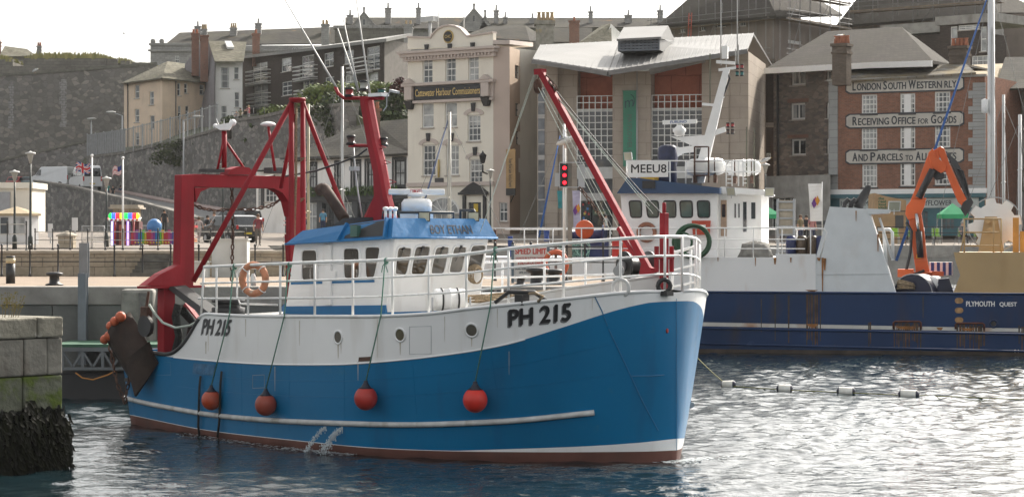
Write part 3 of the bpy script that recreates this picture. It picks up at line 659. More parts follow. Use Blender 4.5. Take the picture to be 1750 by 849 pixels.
b.build('parapet_cap',trim,t)
p=f.XZ(767,63);b=B();b.lathe([(.48,0),(.48,.05),(.40,.08)],(p[0],-.02,p[1]),20,ax=(0,-1,0));q=b.build('roundel',mat('gold_paint',(0.50,0.36,0.12),.5),t)
b=B();b.lathe([(.39,0),(.39,.03)],(p[0],-.09,p[1]),20,ax=(0,-1,0));b.build('roundel_face',black,q)
flat_text('CHC',p[0]-.3,p[0]+.3,p[1]-.12,p[1]+.12,-.125,mat('gold_paint',(0.50,0.36,0.12)),q,.03)
b=B();za=zc
for k,(o_,z0,z1)in enumerate(((.28,-.75,-.45),(.45,-.447,-.2),(.6,-.197,-.02))):b.box(-o_,f.w+o_,-o_,-.003,za+z0,za+z1)
b.build('cornice',trim,t)
b=B()
for k in range(26):x=.1+(f.w-.2)*k/25;b.box(x-.07,x+.07,-.4,-.285,za-.62,za-.452)
b.build('dentils',trim,t)
z0,z1=f.XZ(768,168)[1],f.XZ(768,146)[1]
b=B();b.box(-.1,f.w+.1,-.12,-.004,z0-.05,z1+.25);b.box(-.3,f.w+.3,-.45,-.124,z1+.05,z1+.25);b.box(-.15,f.w+.15,-.3,-.124,z0-.28,z0-.1);b.build('sign_band',trim,t)
for px in(703,834):
 x=f.XZ(px,160)[0];b=B();b.box(x-.35,x+.35,-.42,-.126,z0,z1+.04);b.prism([(x-.5,-.5,z1+.26),(x+.5,-.5,z1+.26),(x,-.5,z1+.62)],(0,.45,0));q=b.build('console',trim,t)
 b=B();b.prism([(x-.36,-.46,z0-.1),(x+.36,-.46,z0-.1),(x+.2,-.3,z0-.7),(x-.2,-.3,z0-.7)],(0,.4,0));b.build('corbel',black,q)
a,c=f.XZ(710,165),f.XZ(826,150);b=B();b.box(a[0],c[0],-.2,-.126,z0-.05,z1);q=b.build('name_board',mat('board_black',(0.012,0.012,0.016),.3),t)
flat_text('Cattewater Harbour Commissioners',a[0]+.15,c[0]-.15,z0+.2,z1-.2,-.206,mat('gold_leaf',(0.72,0.52,0.19),.5),q,.006)
for i,h in enumerate(hs_):
 window(t,h,0,.16,1 if i in(3,4)else(2 if i<3 else 3),2 if i in(3,4)else 4,gm=(glass_l if i in(3,4,2,7)else glass),fw=.09)
 if i not in(3,4):
  x0,x1,z0_,z1_=h;xm=(x0+x1)/2;b=B();n=10
  for k in range(n):
   t0,t1=pi*k/n,pi*(k+1)/n;r1,r2=(x1-x0)/2+.02,(x1-x0)/2+.34;s=.45
   b.prism([(xm+r1*cos(t0),-.06,z1_-.05+r1*s*sin(t0)),(xm+r2*cos(t0),-.06,z1_-.05+r2*s*sin(t0)+.1),(xm+r2*cos(t1),-.06,z1_-.05+r2*s*sin(t1)+.1),(xm+r1*cos(t1),-.06,z1_-.05+r1*s*sin(t1))],(0,.055,0))
  q=b.build('arch_surround',trim,t);b=B();b.prism([(xm-.13,-.14,z1_+.25),(xm+.13,-.14,z1_+.25),(xm+.2,-.14,z1_+.85),(xm-.2,-.14,z1_+.85)],(0,.075,0));b.build('keystone',black,q)
# ground floor: arched window, door under a black scrolled pediment
b=B();zb=f.XZ(768,318)[1];b.box(-.05,f.w+.1,-.16,-.004,zb,zb+.28);b.build('string_course',trim,t)
b=B();n=14;hh=gr*.75
pts=[(gx+gr*cos(pi*k/n),.1,spring+hh*sin(pi*k/n))for k in range(n+1)]
b.prism([(p[0],-.015,p[2])for p in pts],(0,.01,0));b.build('fanlight',glass_l,t)
b=B()
for k in range(n):b.bar((pts[k][0],-.03,pts[k][2]),(pts[k+1][0],-.03,pts[k+1][2]),.1,.12)
for k in(3,5,7,9,11):b.bar((gx,-.03,spring),(pts[k][0],-.03,pts[k][2]),.05,.05)
b.box(ga[0],ga[1],-.07,-.02,spring-.05,spring+.05);b.build('fanlight_bars',wfr,t)
window(t,(ga[0],ga[1],ga[2],spring-.06),0,.16,5,3,gm=glass_l,mid=False)
b=B();b.box(gd[0],gd[1],.12,.17,gd[2],gd[3]);q=b.build('door',glass_d,t);a,c=f.XZ(796,0)[0],f.XZ(828,0)[0]
b=B();b.box(a-.2,a+.05,-.15,-.004,0,gd[3]+.5);b.box(c-.05,c+.2,-.15,-.004,0,gd[3]+.5);b.box(a-.5,c+.5,-.3,-.16,gd[3]+.55,gd[3]+.72)
xm=(a+c)/2;b.prism([(a-.4,-.25,gd[3]+.73),(c+.4,-.25,gd[3]+.73),(xm+.45,-.25,gd[3]+1.25),(xm,-.25,gd[3]+1.45),(xm-.45,-.25,gd[3]+1.25)],(0,.2,0));b.build('door_surround',black,t)
b=B();x=f.XZ(808,0)[0];b.box(x,x+.4,.1,.115,gd[2]+.9,gd[3]-.1);b.build('notice',mat('notice_yellow',(0.6,.42,.05),.6),q)
p=f.XZ(751,307);b=B();b.box(p[0]-.4,p[0]+.4,-.06,-.004,p[1]-.25,p[1]+.12);b.build('plaque',dark,t);b=B();b.lathe([(.07,0),(.09,.6),(.06,1.3)],(p[0],-.1,p[1]+.15),8,mis=None);b.build('gilt_figure',mat('gold_paint',(0.50,0.36,0.12)),t)
# wing to the right
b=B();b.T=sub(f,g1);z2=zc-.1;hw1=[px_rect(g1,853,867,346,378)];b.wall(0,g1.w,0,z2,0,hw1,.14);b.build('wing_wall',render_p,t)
for h in hw1:window(t,h,0,.14,2,2,T=sub(f,g1))
hw2=[px_rect(g2,*r)for r in((880,888,111,136),(881,889,176,200),(882,889,224,248),(886,891,270,295),(903,907,112,136),(904,908,176,200),(904,908,224,248),(905,909,270,295))]
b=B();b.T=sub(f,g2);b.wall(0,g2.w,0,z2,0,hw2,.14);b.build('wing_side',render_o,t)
for h in hw2:window(t,h,0,.14,1,2,T=sub(f,g2),fm=dark,gm=glass_d,sill=False)
b=B();q=[f.loc(W(843,76,166.8)),f.loc(W(871,76,166.2)),f.loc(W(911,80,173)),f.loc(W(850,84,180))];b.prism(q,(0,0,.3));b.build('wing_coping',trim,t)
a=g2.XZ(884,0)[0];b=B();b.T=sub(f,g1);x,z=g1.XZ(869,255);x2,z2_=g1.XZ(869,322);b.box(x-.12,x+.62,-.15,-.1,z2_,z);q=b.build('hanging_banner',mat('ochre_banner',(0.42,.27,.12),.7),t)
b=B();b.T=sub(f,g1);b.box(x-.12,x+.62,-.152,-.098,z2_-.5,z2_-.003);b.build('banner_foot',black,q)
lettering('barbican kitchen',lambda s,u:(x+.1+u*.3,-.156,z-.7-s*2.0),dark,q,.01,T=sub(f,g1))
tr=B();tr.T=sub(f,g2);tr.tube([(.1,-.05,2.5),(1.2,-.05,3.1)],.04,6);tr.build('handrail',dark,t)
# roof furniture
b=B();p=f.D(732,60,176)
for px,y0 in((749,2),(793,4)):q=f.D(px,60,176);b.tube([q,(q[0],q[1],q[2]+(60-y0)*.044)],[.06,.03],6)
b.build('flagpole',galv,t);b=B();b.box(p[0]-.8,p[0]+.5,p[1],p[1]+.5,p[2]+1.0,p[2]+1.4);b.tube([(p[0],p[1]+.2,p[2]-.5),(p[0],p[1]+.2,p[2]+1)],.12,6);b.build('camera_housing',galv,t)
# ---- white pub with black window surrounds
f=facade(487,182,700,173,4.5);t=thing('white_pub','low white pub with black framed windows, dark shopfront and lichened slate roof','pub',f)
ze=f.XZ(600,266)[1]
blkf=mat('black_frame',(0.025,.027,.03),.4)
ws=[(527,540,281,323),(574,585,279,322),(602,615,277,322),(626,640,276,321),(673,692,273,319)]
hs_=[px_rect(f,*r)for r in ws];zs=f.XZ(600,330)[1]
b=B();b.wall(0,f.w,zs,ze,0,hs_,.14);b.face([(0,0,0),(0,11,0),(0,11,ze),(0,0,ze)]);b.face([(0,11,0),(f.w,11,0),(f.w,11,ze),(0,11,ze)]);b.build('wall',render_w,t)
for h in hs_:
 w=window(t,h,0,.14,2,2,fm=blkf,fw=.16,sill=False,gm=glass_l);b=B();e=.16
 b.box(h[0]-e,h[0]-.003,-.05,-.004,h[2]-.2,h[3]+.2);b.box(h[1]+.003,h[1]+e,-.05,-.004,h[2]-.2,h[3]+.2);b.box(h[0]-.003,h[1]+.003,-.05,-.004,h[3]+.003,h[3]+.2);b.box(h[0]-.003,h[1]+.003,-.08,-.004,h[2]-.2,h[2]-.003);b.build('surround',blkf,w)
P=lambda px,py,D:f.D(px,py,D)
roof(t,[[P(484,275,181.4),P(703,261,172),P(703,203,181),P(640,208,184),P(596,219,186)]],slate_m);chimney(t,f,640,649,190,212,180,brickch,1)
b=B();b.box(-.2,f.w,-.35,-.1,ze-.15,ze);b.build('gutter',dark,t)
sh=[(x*f.w/7+.3,(x+1)*f.w/7-.3,.5 if x%2 else 0,zs-.7)for x in range(7)]
b=B();b.wall(0,f.w,0,zs,0,sh,.2);b.box(-.05,f.w,-.25,-.004,zs-.5,zs+.1);b.build('shopfront',mat('shopfront_charcoal',(0.05,.055,.06),.5),t)
for i,h in enumerate(sh):window(t,h,0,.2,2,2,fm=wfr if i in(1,3,5)else blkf,gm=glass_l if i in(1,3)else glass_d,sill=False)
b=B();rr=random.Random(8)
for k in range(420):x=rr.uniform(3,f.w-1);z=zs+rr.uniform(-.2,.4);y=rr.uniform(-.6,-.3);b.face([(x,y,z),(x+.22,y-.05,z-.1),(x+.1,y,z+.2)])
b.build('hanging_plants',leafmat('hedge_leaf',(.03,.055,.015),(.08,.13,.03)),t,kind='stuff',fix=False)
# low white house at its left
f=facade(438,192,487,190,4.5);t=thing('white_cottage','small white house with a dark roof at the foot of the retaining wall','house',f)
ze=f.XZ(460,287)[1];hs_=[px_rect(f,*r)for r in((453,472,312,345),(441,448,320,355))]
b=B();b.wall(0,f.w,-.5,ze,0,hs_,.12);b.box(0,f.w,7,7.2,0,ze);b.face([(0,0,-.5),(0,7,-.5),(0,7,ze),(0,0,ze)]);b.build('wall',render_w,t)
for h in hs_:window(t,h,0,.12,3,3)
P=lambda px,py,D:f.D(px,py,D);roof(t,[[P(436,291,190),P(490,289,188),P(490,270,195),P(438,271,197)]],slate)
b=B();x0,x1,z0,z1=px_rect(f,447,452,310,355);b.box(x0,x1,-.1,-.004,z0,z1);b.build('hanging_sign',dark,t)
# ---- modern harbourside centre
stone_l=masonry('sawn_limestone',(0.37,.315,.265),(0.41,.355,.30),(.27,.235,.20),1.5,.8,.02,rough=.8,stain=(.30,.26,.23),stain_amt=.4,stain_scale=.15,bump=.15)
terra=masonry('terracotta_panels',(.44,.15,.095),(.48,.17,.105),(.26,.09,.06),2.0,1.6,.03,stain=(.36,.12,.08),bump=.15)
zinc=mat('zinc_roof',(.175,.172,.168),.6,.1,var=.1,vs=.4)
frost=mat('glass_block',(.52,.53,.52),.25,var=.1,vs=2)
f=facade(918,163,1278,160,4.6);t=thing('harbour_centre','modern pale stone exhibition centre with a folded zinc roof, terracotta panels and a green banner','building',f)
X=lambda px:f.XZ(px,300)[0];Z=lambda py,px=1100:f.XZ(px,py)[1]
def stone(px0,px1,py0,py1,y0,y1,nm='wall',m=stone_l,z0=None):
 b=B();zt0,zt1=f.XZ(px0,py0)[1],f.XZ(px1,py1)[1];zb=-.5 if z0 is None else z0
 b.hexa([(X(px0),y0,zb),(X(px1),y0,zb),(X(px1),y1,zb),(X(px0),y1,zb),(X(px0),y0,zt0),(X(px1),y0,zt1),(X(px1),y1,zt1),(X(px0),y1,zt0)]);return b.build(nm,m,t)
stone(918,953,104,108,0,12);stone(953,985,108,116,.4,12);stone(1048,1113,122,122,-.3,12);stone(1200,1246,104,95,-.2,12);stone(1246,1279,94,88,0,12)
g=facade(1279,160,1309,172,4.6);b=B();b.T=sub(f,g);zt_=g.XZ(1290,104)[1];hh_=[px_rect(g,1288,1293,125,175)];b.wall(0,g.w,-.5,zt_,0,hh_,.5);b.build('end_wall',stone_l,t);b=B();b.T=sub(f,g);h=hh_[0];b.box(h[0],h[1],.4,.45,h[2],h[3]);b.build('slot_window',glass_d,t)
for pa,pb in((985,1048),(1113,1200)):
 stone(pa,pb,121 if pa<1100 else 122,121 if pa<1100 else 104,1.6,12,'recess_wall',terra)
 x0,x1=X(pa)+.02,X(pb)-.02
 zt1,zt2,zb1,zb2=Z(163),Z(190),Z(245 if pa>1100 else 266),Z(267)
 b=B();b.box(x0,x1,.25,.4,zt2,zt1-.9);q=b.build('glass_block_band',frost,t)
 b=B();b.box(x0,x1,.3,.36,-.3,zt2-.003);b.build('glazing',glassmat('bay_glass',(.055,.06,.07),.03),t)
 b=B();n=round((x1-x0)/.42);zz=zt1
 for k in range(n+1):x=x0+(x1-x0)*k/n;b.box(x-.028,x+.028,.16,.3,Z(272),zt1)
 k=0
 while zz>Z(272):b.box(x0,x1,.18,.25,zz-.028,zz+.028);zz-=.46;k+=1
 b.build('glazing_grid',wfr,t)
 b=B();b.box(x0,x1,.1,.35,Z(305),Z(285));b.build('frosted_spandrel',frost,t)
 b=B();b.box(x0,x1,-.6,.09,Z(343),Z(330));b.build('canopy',mat('canopy_grey',(.42,.41,.40),.6),t)
 b=B();b.box(x0+.1,x1-.1,.37,.5,Z(329),Z(306));b.build('dark_glazing',glass_d,t)
# left strip of windows, doors
b=B();b.box(X(920),X(931),-.06,-.004,0,Z(147));q=b.build('strip_window',glassmat('strip_glass',(.12,.13,.15),.05),t)
b=B()
for py in range(150,400,24):b.box(X(920),X(931),-.09,-.063,Z(py),Z(py)+.1)
b.box(X(920),X(931),-.08,-.0605,Z(201),Z(194));b.box(X(920),X(931),-.08,-.0605,Z(272),Z(264));b.build('transom',mat('canopy_grey',(.42,.41,.40)),q)
b=B();b.box(X(988),X(1010),-.05,.2,-.3,Z(347));q=b.build('shop_window',glass_d,t);rr=random.Random(2)
for k in range(16):
 x=X(989)+rr.random()*.7;z=rr.uniform(.3,2.2);b=B()if k==0 else b;b.box(x,x+.12,-.09,-.055-k*.0005,z,z+.16,k%4)
b.build('postcard_rack',[mat('card_%s'%n,c,.6)for n,c in(('red',(.5,.06,.05)),('yellow',(.6,.5,.1)),('blue',(.06,.2,.5)),('white',(.7,.7,.7)))],q)
b=B();b.box(X(1012),X(1046),-.05,.2,-.3,Z(368));b.build('entrance_door',glass_d,t)
b=B();b.box(X(1014),X(1044),-.3,-.06,Z(368),Z(358));q=b.build('fascia_sign',mat('sign_green',(.04,.075,.05),.5),t);flat_text('Pannier',X(1018),X(1036),Z(365.5),Z(360),-.305,mat('sign_cream',(.6,.55,.35)),q,.02)
# banner
bm_=mat('banner_green',(.05,.22,.145),.7,var=.12,vs=.8);a,c,zt1,zb1=X(1067),X(1089),Z(157),Z(285)
b=B();b.box(a,c,-.55,-.5,zb1,zt1);b.box(a-.05,c+.05,-.56,-.3,zt1,zt1+.06);q=b.build('banner',bm_,t)
lettering('MAYFLOWER MUSEUM',lambda s,u:(a+.3+u*.32,-.554,zt1-1.6-s*3.9),mat('banner_text',(.10,.12,.11)),q,.005)
lettering('m',lambda s,u:(a+.12+s*.62,-.554,zt1-1.15+u*.5+s*.12),mat('banner_ink',(.02,.06,.07)),q,.0)
b=B();b.tube([(a+.3+.5*cos(k),-.555,zt1-.65+.5*sin(k))for k in[x*.2-.9 for x in range(11)]],.025,5);b.build('emblem',mat('banner_ink',(.02,.06,.07)),q)
p=f.XZ(1081,60);b=B();b.tube([(X(1092),-.9,0),(X(1092),-.9,Z(106))],[.06,.03],6);b.build('flagpole',galv,t)
# folded roof
P=lambda px,py,D:f.D(px,py,D)
er=[P(911,101,161),P(1040,121,157.5),P(1277,84,158.5)];rg=[P(924,77,170),P(1060,70,171),P(1288,57,172)];bk=[P(952,104,181),P(1065,112,183),P(1322,114,181)]
rt=roof(t,[[er[0],er[1],rg[1],rg[0]],[er[1],er[2],rg[2],rg[1]],[rg[0],rg[1],bk[1],bk[0]],[rg[1],rg[2],bk[2],bk[1]]],zinc,.18)
b=B()
for i in(0,1):
 n=(13,24)[i]
 for k in range(n+1):
  u=Vector(er[i]).lerp(Vector(er[i+1]),k/n);v=Vector(rg[i]).lerp(Vector(rg[i+1]),k/n);o_=Vector((0,0,.015));b.bar(u+o_,v+o_,.05,.03)
b.build('standing_seam',mat('zinc_seam',(.16,.157,.154),.5,.2),rt)
b=B()
for u,v in((er[0],er[1]),(er[1],er[2])):b.bar(Vector(u)+Vector((0,-.15,-.2)),Vector(v)+Vector((0,-.15,-.2)),.28,.26)
b.build('gutter',mat('zinc_seam',(.16,.157,.154)),rt)
b=B()
for(x0,y0),(x1,y1)in(((930,108),(1046,128)),((1113,124),(1206,103))):p,q=Vector(f.XZ(x0,y0,.0)).to_3d(),Vector(f.XZ(x1,y1,.0)).to_3d();b.bar((p.x,-.5,p.y),(q.x,-.5,q.y),.5,.35)
b.build('eaves_beam',mat('beam_grey',(.33,.33,.34),.5),t)
# louvred dormer
d0,d1,z0,z1=P(1056,88,162),P(1128,86,162),P(1056,66,162),P(1128,63,162)
b=B();b.hexa([d0,d1,(d1[0],d1[1]+8,d1[2]),(d0[0],d0[1]+8,d0[2]),z0,z1,(z1[0],z1[1]+8,z1[2]),(z0[0],z0[1]+8,z0[2])]);q=b.build('dormer',zinc,t)
roof(q,[[P(1054,67,161),P(1130,63,161),P(1142,44,166),P(1066,47,166)],[P(1130,63,161),P(1152,66,170),P(1142,44,166)]],zinc,.15,'dormer_roof')
b=B();lm=mat('louvre_grey',(.14,.155,.18),.5)
for j in range(5):b.bar(Vector(P(1058,86.5-j*4.6,161.6)),Vector(P(1126,84.5-j*4.6,161.6)),.16,.14)
for j in range(11):b.bar(Vector(P(1058.5+j*6.7,86.5,161.7)),Vector(P(1058.5+j*6.7,66.5,161.7)),.14,.12)
b.build('louvre',lm,q);b=B();b.prism([P(1057,87.5,161.9),P(1127,85.5,161.9),P(1127,64.5,161.9),P(1057,67.5,161.9)],(0,.02,0));b.build('louvre_back',glass_d,q)
# ---- stone warehouse with a broad brown roof
wh=rubble('warehouse_rubble',[(.20,.17,.15),(.26,.22,.19),(.16,.14,.13),(.31,.26,.22),(.23,.18,.155)],(.21,.185,.165),2.2,2.2,stain=(.12,.105,.095),stain_amt=.5,ss=.3)
f=facade(1322,169,1425,165,4.6);t=thing('stone_warehouse','rubble stone warehouse with white casements under a broad brown hipped roof','building',f)
ze=f.XZ(1360,117)[1];ws=[(1352,1377,119,145),(1351,1376,177,204),(1352,1377,238,265),(1412,1420,120,137),(1412,1420,176,202),(1412,1420,238,262)]
hs_=[px_rect(f,*r)for r in ws];b=B();b.wall(0,f.w+8,-.5,ze,0,hs_,.18);b.face([(0,0,-.5),(0,14,-.5),(0,14,ze),(0,0,ze)]);b.build('wall',wh,t)
for i,h in enumerate(hs_):window(t,h,0,.18,2 if i<3 else 1,1,fw=.13,bar=.06,gm=glass_d if i==2 else glass)
b=B();b.tube([(f.XZ(1325,0)[0]+.3,-.1,3),(f.XZ(1325,0)[0]+.3,-.1,ze-.4)],.09,6);b.build('downpipe',black,t)
for py in(176,237):x0,x1,z0,z1=px_rect(f,1346,1382,py-6,py-2);b=B();b.box(x0,x1,-.03,-.004,z0,z1);b.build('brick_lintel',brickch,t)
P=lambda px,py,D:f.D(px,py,D)
rr_=[P(1309,117,167),P(1492,107,160),P(1594,104,157),P(1625,109,165),P(1540,46,172),P(1414,54,178),P(1318,112,190)]
rf=roof(t,[[rr_[0],rr_[1],rr_[4],rr_[5]],[rr_[1],rr_[2],rr_[4]],[rr_[2],rr_[3],rr_[4]],[rr_[0],rr_[5],rr_[6]]],brown_roof,.2)
b=B();b.bar(Vector(rr_[0])+Vector((0,-.1,-.2)),Vector(rr_[1])+Vector((0,-.1,-.2)),.25,.4);b.bar(Vector(rr_[1])+Vector((0,-.1,-.2)),Vector(rr_[2])+Vector((0,-.1,-.2)),.25,.4);b.build('fascia',white,rf)
f2=facade(1310,163,1419,159,4.5);t2=thing('concrete_annex','plain weathered concrete ground floor annex in front of the stone warehouse','building',f2)
zt=f2.XZ(1360,300)[1];hs2=[px_rect(f2,1316,1358,338,392)]
b=B();b.wall(0,f2.w,-.5,zt,0,hs2,.3);b.face([(0,0,zt),(f2.w,0,zt),(f2.w,5,zt),(0,5,zt)]);b.face([(0,0,-.5),(0,5,-.5),(0,5,zt),(0,0,zt)]);b.build('wall',conc,t2)
for h in hs2:window(t2,h,0,.3,4,2,gm=glass_d,sill=False)
f3=flat(172,4);t3=thing('brick_infill','narrow dark brick infill between the modern centre and the stone warehouse','building',f3)
a,c=f3.XZ(1306,400),f3.XZ(1324,122);b=B();b.box(a[0],c[0],0,4,0,c[1]);b.build('wall',masonry('brown_brick',(.10,.065,.05),(.13,.085,.065),(.11,.095,.085),.3,.1,.012),t3)
a,c=f3.XZ(1307,218),f3.XZ(1323,210);b=B();b.box(a[0],c[0],-.1,-.004,a[1],c[1]);b.build('band',stone_l,t3);a,c=f3.XZ(1310,270),f3.XZ(1317,262);b=B();b.box(a[0],c[0],-.06,-.004,a[1],c[1]);q=b.build('number_plate',white,t3);flat_text('15',a[0]+.06,c[0]-.06,a[1]+.06,c[1]-.06,-.066,black,q,.03)
# ---- red brick railway office with painted signs
brick=masonry('red_brick',(.20,.09,.06),(.28,.13,.085),(.23,.18,.15),.26,.09,.012,stain=(.13,.075,.055),stain_amt=.6,stain_scale=.5)
f=facade(1418,160,1683,155,4.5);t=thing('railway_office','red brick former railway office with three white painted name bands and a teal shopfront','building',f)
zl,zr=f.XZ(1418,139)[1],f.XZ(1683,126)[1];zt=(zl+zr)/2
zf=f.XZ(1550,330)[1]
ws=[(1472,1499,162,195),(1538,1564,160,194),(1597,1624,157,192),(1472,1499,218,256),(1538,1564,215,255),(1597,1624,213,252),(1473,1499,281,320),(1538,1564,278,318),(1597,1624,276,316)]
hs_=[px_rect(f,*r)for r in ws];b=B();b.wall(0,f.w,zf,zt,0,hs_,.14);b.face([(0,0,0),(0,9,0),(0,9,zt),(0,0,zt)]);b.face([(f.w,0,0),(f.w,9,0),(f.w,9,zt),(f.w,0,zt)]);b.build('wall',brick,t)
for i,h in enumerate(hs_):
 w=window(t,h,0,.14,4 if i%3!=1 else 4,4,fw=.1,bar=.025,gm=glass if i%3 else glass_l,sm=dark)
 if i%3==1:xm=(h[0]+h[1])/2;b=B();b.box(xm-.22,xm+.22,.05,.1,h[2]+.06,h[3]-.06);b.build('centre_board',white,w)
qm=masonry('grey_quoins',(.30,.31,.31),(.35,.36,.36),(.22,.22,.22),2,.52,.02,stain_amt=.2)
b=B();x1=f.XZ(1432,0)[0];b.box(-.06,x1,-.07,-.004,zf,zt-.1);b.build('quoin_strip',qm,t)
b=B();z=zf;k=0
while z<zt-.5:w=(.85,.55)[k%2];b.box(f.w-w-.25,f.w+.06,-.07,-.004,z,z+.5);z+=.52;k+=1
b.build('quoin_strip',qm,t)
b=B();b.box(-.15,f.w+.15,-.2,-.004,zt-.12,zt+.05);b.build('parapet_coping',conc,t)
P=lambda px,py,D:f.D(px,py,D)
rf=roof(t,[[P(1436,139,159.4),P(1668,124,155),P(1650,109,159),P(1448,117,163)],[P(1448,117,163),P(1650,109,159),P(1690,118,166),P(1440,124,170)]],masonry('lichen_slate',(.12,.115,.11),(.17,.165,.155),(.06,.06,.06),.6,.3,.03,stain=(.30,.21,.06),stain_amt=.5,stain_scale=.5))
darkst=masonry('stack_brick',(.13,.10,.08),(.18,.14,.11),(.12,.11,.1),.26,.09,.012,stain_amt=.5)
chimney(rf,f,1422,1451,80,108,158,darkst,5,pot_m,pot_h=.55);chimney(rf,f,1622,1656,84,100,160,darkst,4,pot_m,pot_h=.55)
signm=mat('sign_white',(.48,.46,.42),.85,var=.12,vs=1.2,streak=((.30,.28,.25),.5,1.5));sgn=mat('sign_ink',(.035,.04,.05),.7)
for pl,pr,pyl,pyr,words_ in((1447,1646,148.5,142,'LONDON SOUTH WESTERN RLY'),(1447,1646,207.5,203,'RECEIVING OFFICE FOR GOODS'),(1447,1646,269,265,'AND PARCELS TO ALL PARTS')):
 x0,z0=f.XZ(pl,pyl);x1,z1=f.XZ(pr,pyr);zm=(z0+z1)/2;h=.42
 def oct_(e,hh):return[(x0-e,zm-hh+.15),(x0+.25-e,zm-hh),(x1-.25+e,zm-hh),(x1+e,zm-hh+.15),(x1+e,zm+hh-.15),(x1-.25+e,zm+hh),(x0+.25-e,zm+hh),(x0-e,zm+hh-.15)]
 b=B();b.prism([(x,-.045,z)for x,z in oct_(.08,h+.09)],(0,.04,0));q=b.build('name_band',sgn,t)
 b=B();b.prism([(x,-.06,z)for x,z in oct_(0,h)],(0,.014,0));b.build('band_field',signm,q)
 ws_=words_.split();segs=[]
 for w in ws_:
  if w in('FOR','TO','RLY'):segs.append((w,.62 if w!='RLY' else .8))
  else:segs.append((w[0],1.0));segs.append((w[1:],.82))
 CW_=lambda s:sum({'W':1.5,'M':1.35,'I':.45,'L':.8,'E':.82,'F':.8,'S':.85,'O':1.15,'G':1.1,'N':1.1}.get(c,1)for c in s)
 tot=sum(CW_(s)*(.8 if k<.7 else 1.2 if k==1 else 1)for s,k in segs)+.3*len(ws_);x=x0+.4;unit=(x1-x0-.7)/tot
 for s,k in segs:
  wd_=unit*CW_(s)*(.8 if k<.7 else 1.2 if k==1 else 1);flat_text(s,x+.03,x+wd_-.03,zm-.3,zm-.3+.6*k,-.064,sgn,q,.035)
  x+=wd_+(.3*unit if k<1 else 0)
b=B();b.box(-.1,f.w+.2,-.18,-.004,zf-.05,zf+.28);b.build('fascia',white,t)
teal=mat('teal_paint',(.035,.115,.14),.5)
sh=[(.6+k*f.w/6,(k+1)*f.w/6-.3,.4,zf-1.2)for k in range(6)]
b=B();b.wall(0,f.w,0,zf-.06,0,sh,.25);b.box(-.1,f.w+.1,-.3,-.004,zf-.32,zf-.055);b.build('shopfront',teal,t)
for h in sh:window(t,h,0,.25,3,3,fm=teal,gm=glassmat('shop_glass',(.10,.11,.12)),sill=False,mid=False)
b=B();x0=f.XZ(1436,0)[0];b.box(x0,f.w-.4,-.12,-.004,zf-1.0,zf-.34);q=b.build('shop_sign',mat('sign_pale',(.42,.46,.45),.6),t)
a=f.XZ(1438,0)[0];c=f.XZ(1490,0)[0];flat_text('ICE CREAMS',a,c,zf-.85,zf-.5,-.126,sgn,q,.02);a=f.XZ(1566,0)[0];c=f.XZ(1628,0)[0];flat_text('MAYFLOWER',a,c,zf-.85,zf-.5,-.126,sgn,q,.02)
# awning and dark cafe canopy in front
f4=flat(152,4.4);t4=thing('cafe_canopy','long dark grey cafe canopy on thin posts in front of the concrete annex','canopy',f4)
a,c=f4.XZ(1340,383),f4.XZ(1500,377);b=B();b.box(a[0],c[0],0,4,a[1],c[1]);b.build('roof_edge',mat('canopy_dark',(.07,.072,.08),.6),t4)
for k in range(4):x=a[0]+(c[0]-a[0])*k/3;b=B();b.box(x-.05,x+.05,.1,.2,0,a[1]);b.build('post',dark,t4)
# ---- scaffolded blocks and flat roofed block on the hill at the right
rb=mat('brown_render',(.20,.165,.14),.9,var=.12,vs=.5,streak=((.12,.1,.085),.5,.8))
scaf=mat('scaffold_tube',(.22,.215,.21),.45,.5);plank=mat('scaffold_board',(.20,.155,.11),.85,var=.3)
def scaff(t,f,x0,x1,z0,z1,lifts,y=-1.3,step=2.1):
 n=max(2,int((x1-x0)/step));b=B();c=B()
 for k in range(n+1):
  x=x0+(x1-x0)*k/n
  for yy in(y,y+1.0):b.tube([(x,yy,z0),(x,yy,z1+(.9 if k%2 else .3))],.035,5)
 for i,z in enumerate(lifts):
  for dz in(0,.5,1.0):b.tube([(x0-.6,y-.04,z+dz),(x1+.6,y-.04,z+dz)],.03,5)
  c.box(x0-.4,x1+.4,y+.06,y+.95,z-.1,z-.04);c.box(x0-.4,x1+.4,y-.06,y-.045,z-.02,z+.16)
 for k in range(0,n-1,3):
  for z,z2 in zip(lifts,lifts[1:]):b.tube([(x0+(x1-x0)*k/n,y-.08,z),(x0+(x1-x0)*(k+1)/n,y-.08,z2)],.03,5)
 s=b.build('scaffolding',scaf,t);c.build('scaffold_boards',plank,s)
f=facade(1140,240,1325,228,6);g=facade(1325,228,1420,238,6);t=thing('scaffolded_block','brown rendered block under repair wrapped in scaffolding, behind the modern centre','apartment building',f)
ze=f.XZ(1325,28)[1];zl=f.XZ(1140,42)[1]
h1=[px_rect(f,*r)for r in((1162,1171,42,56),(1197,1205,38,53),(1224,1240,34,46),(1262,1275,30,45),(1165,1172,75,90))];h2=[px_rect(g,*r)for r in((1347,1368,23,37),(1347,1370,68,77))]
b=B();b.wall(0,f.w,0,ze,0,h1,.15);b.T=sub(f,g);b.wall(0,g.w,0,ze,0,h2,.15);b.face([(g.w,0,0),(g.w,14,0),(g.w,14,ze),(g.w,0,ze)]);b.build('wall',rb,t)
for h in h1:window(t,h,0,.15,2,1,fw=.1)
for h in h2:window(t,h,0,.15,3,2,fw=.1,T=sub(f,g))
P=lambda px,py,D:f.D(px,py,D)
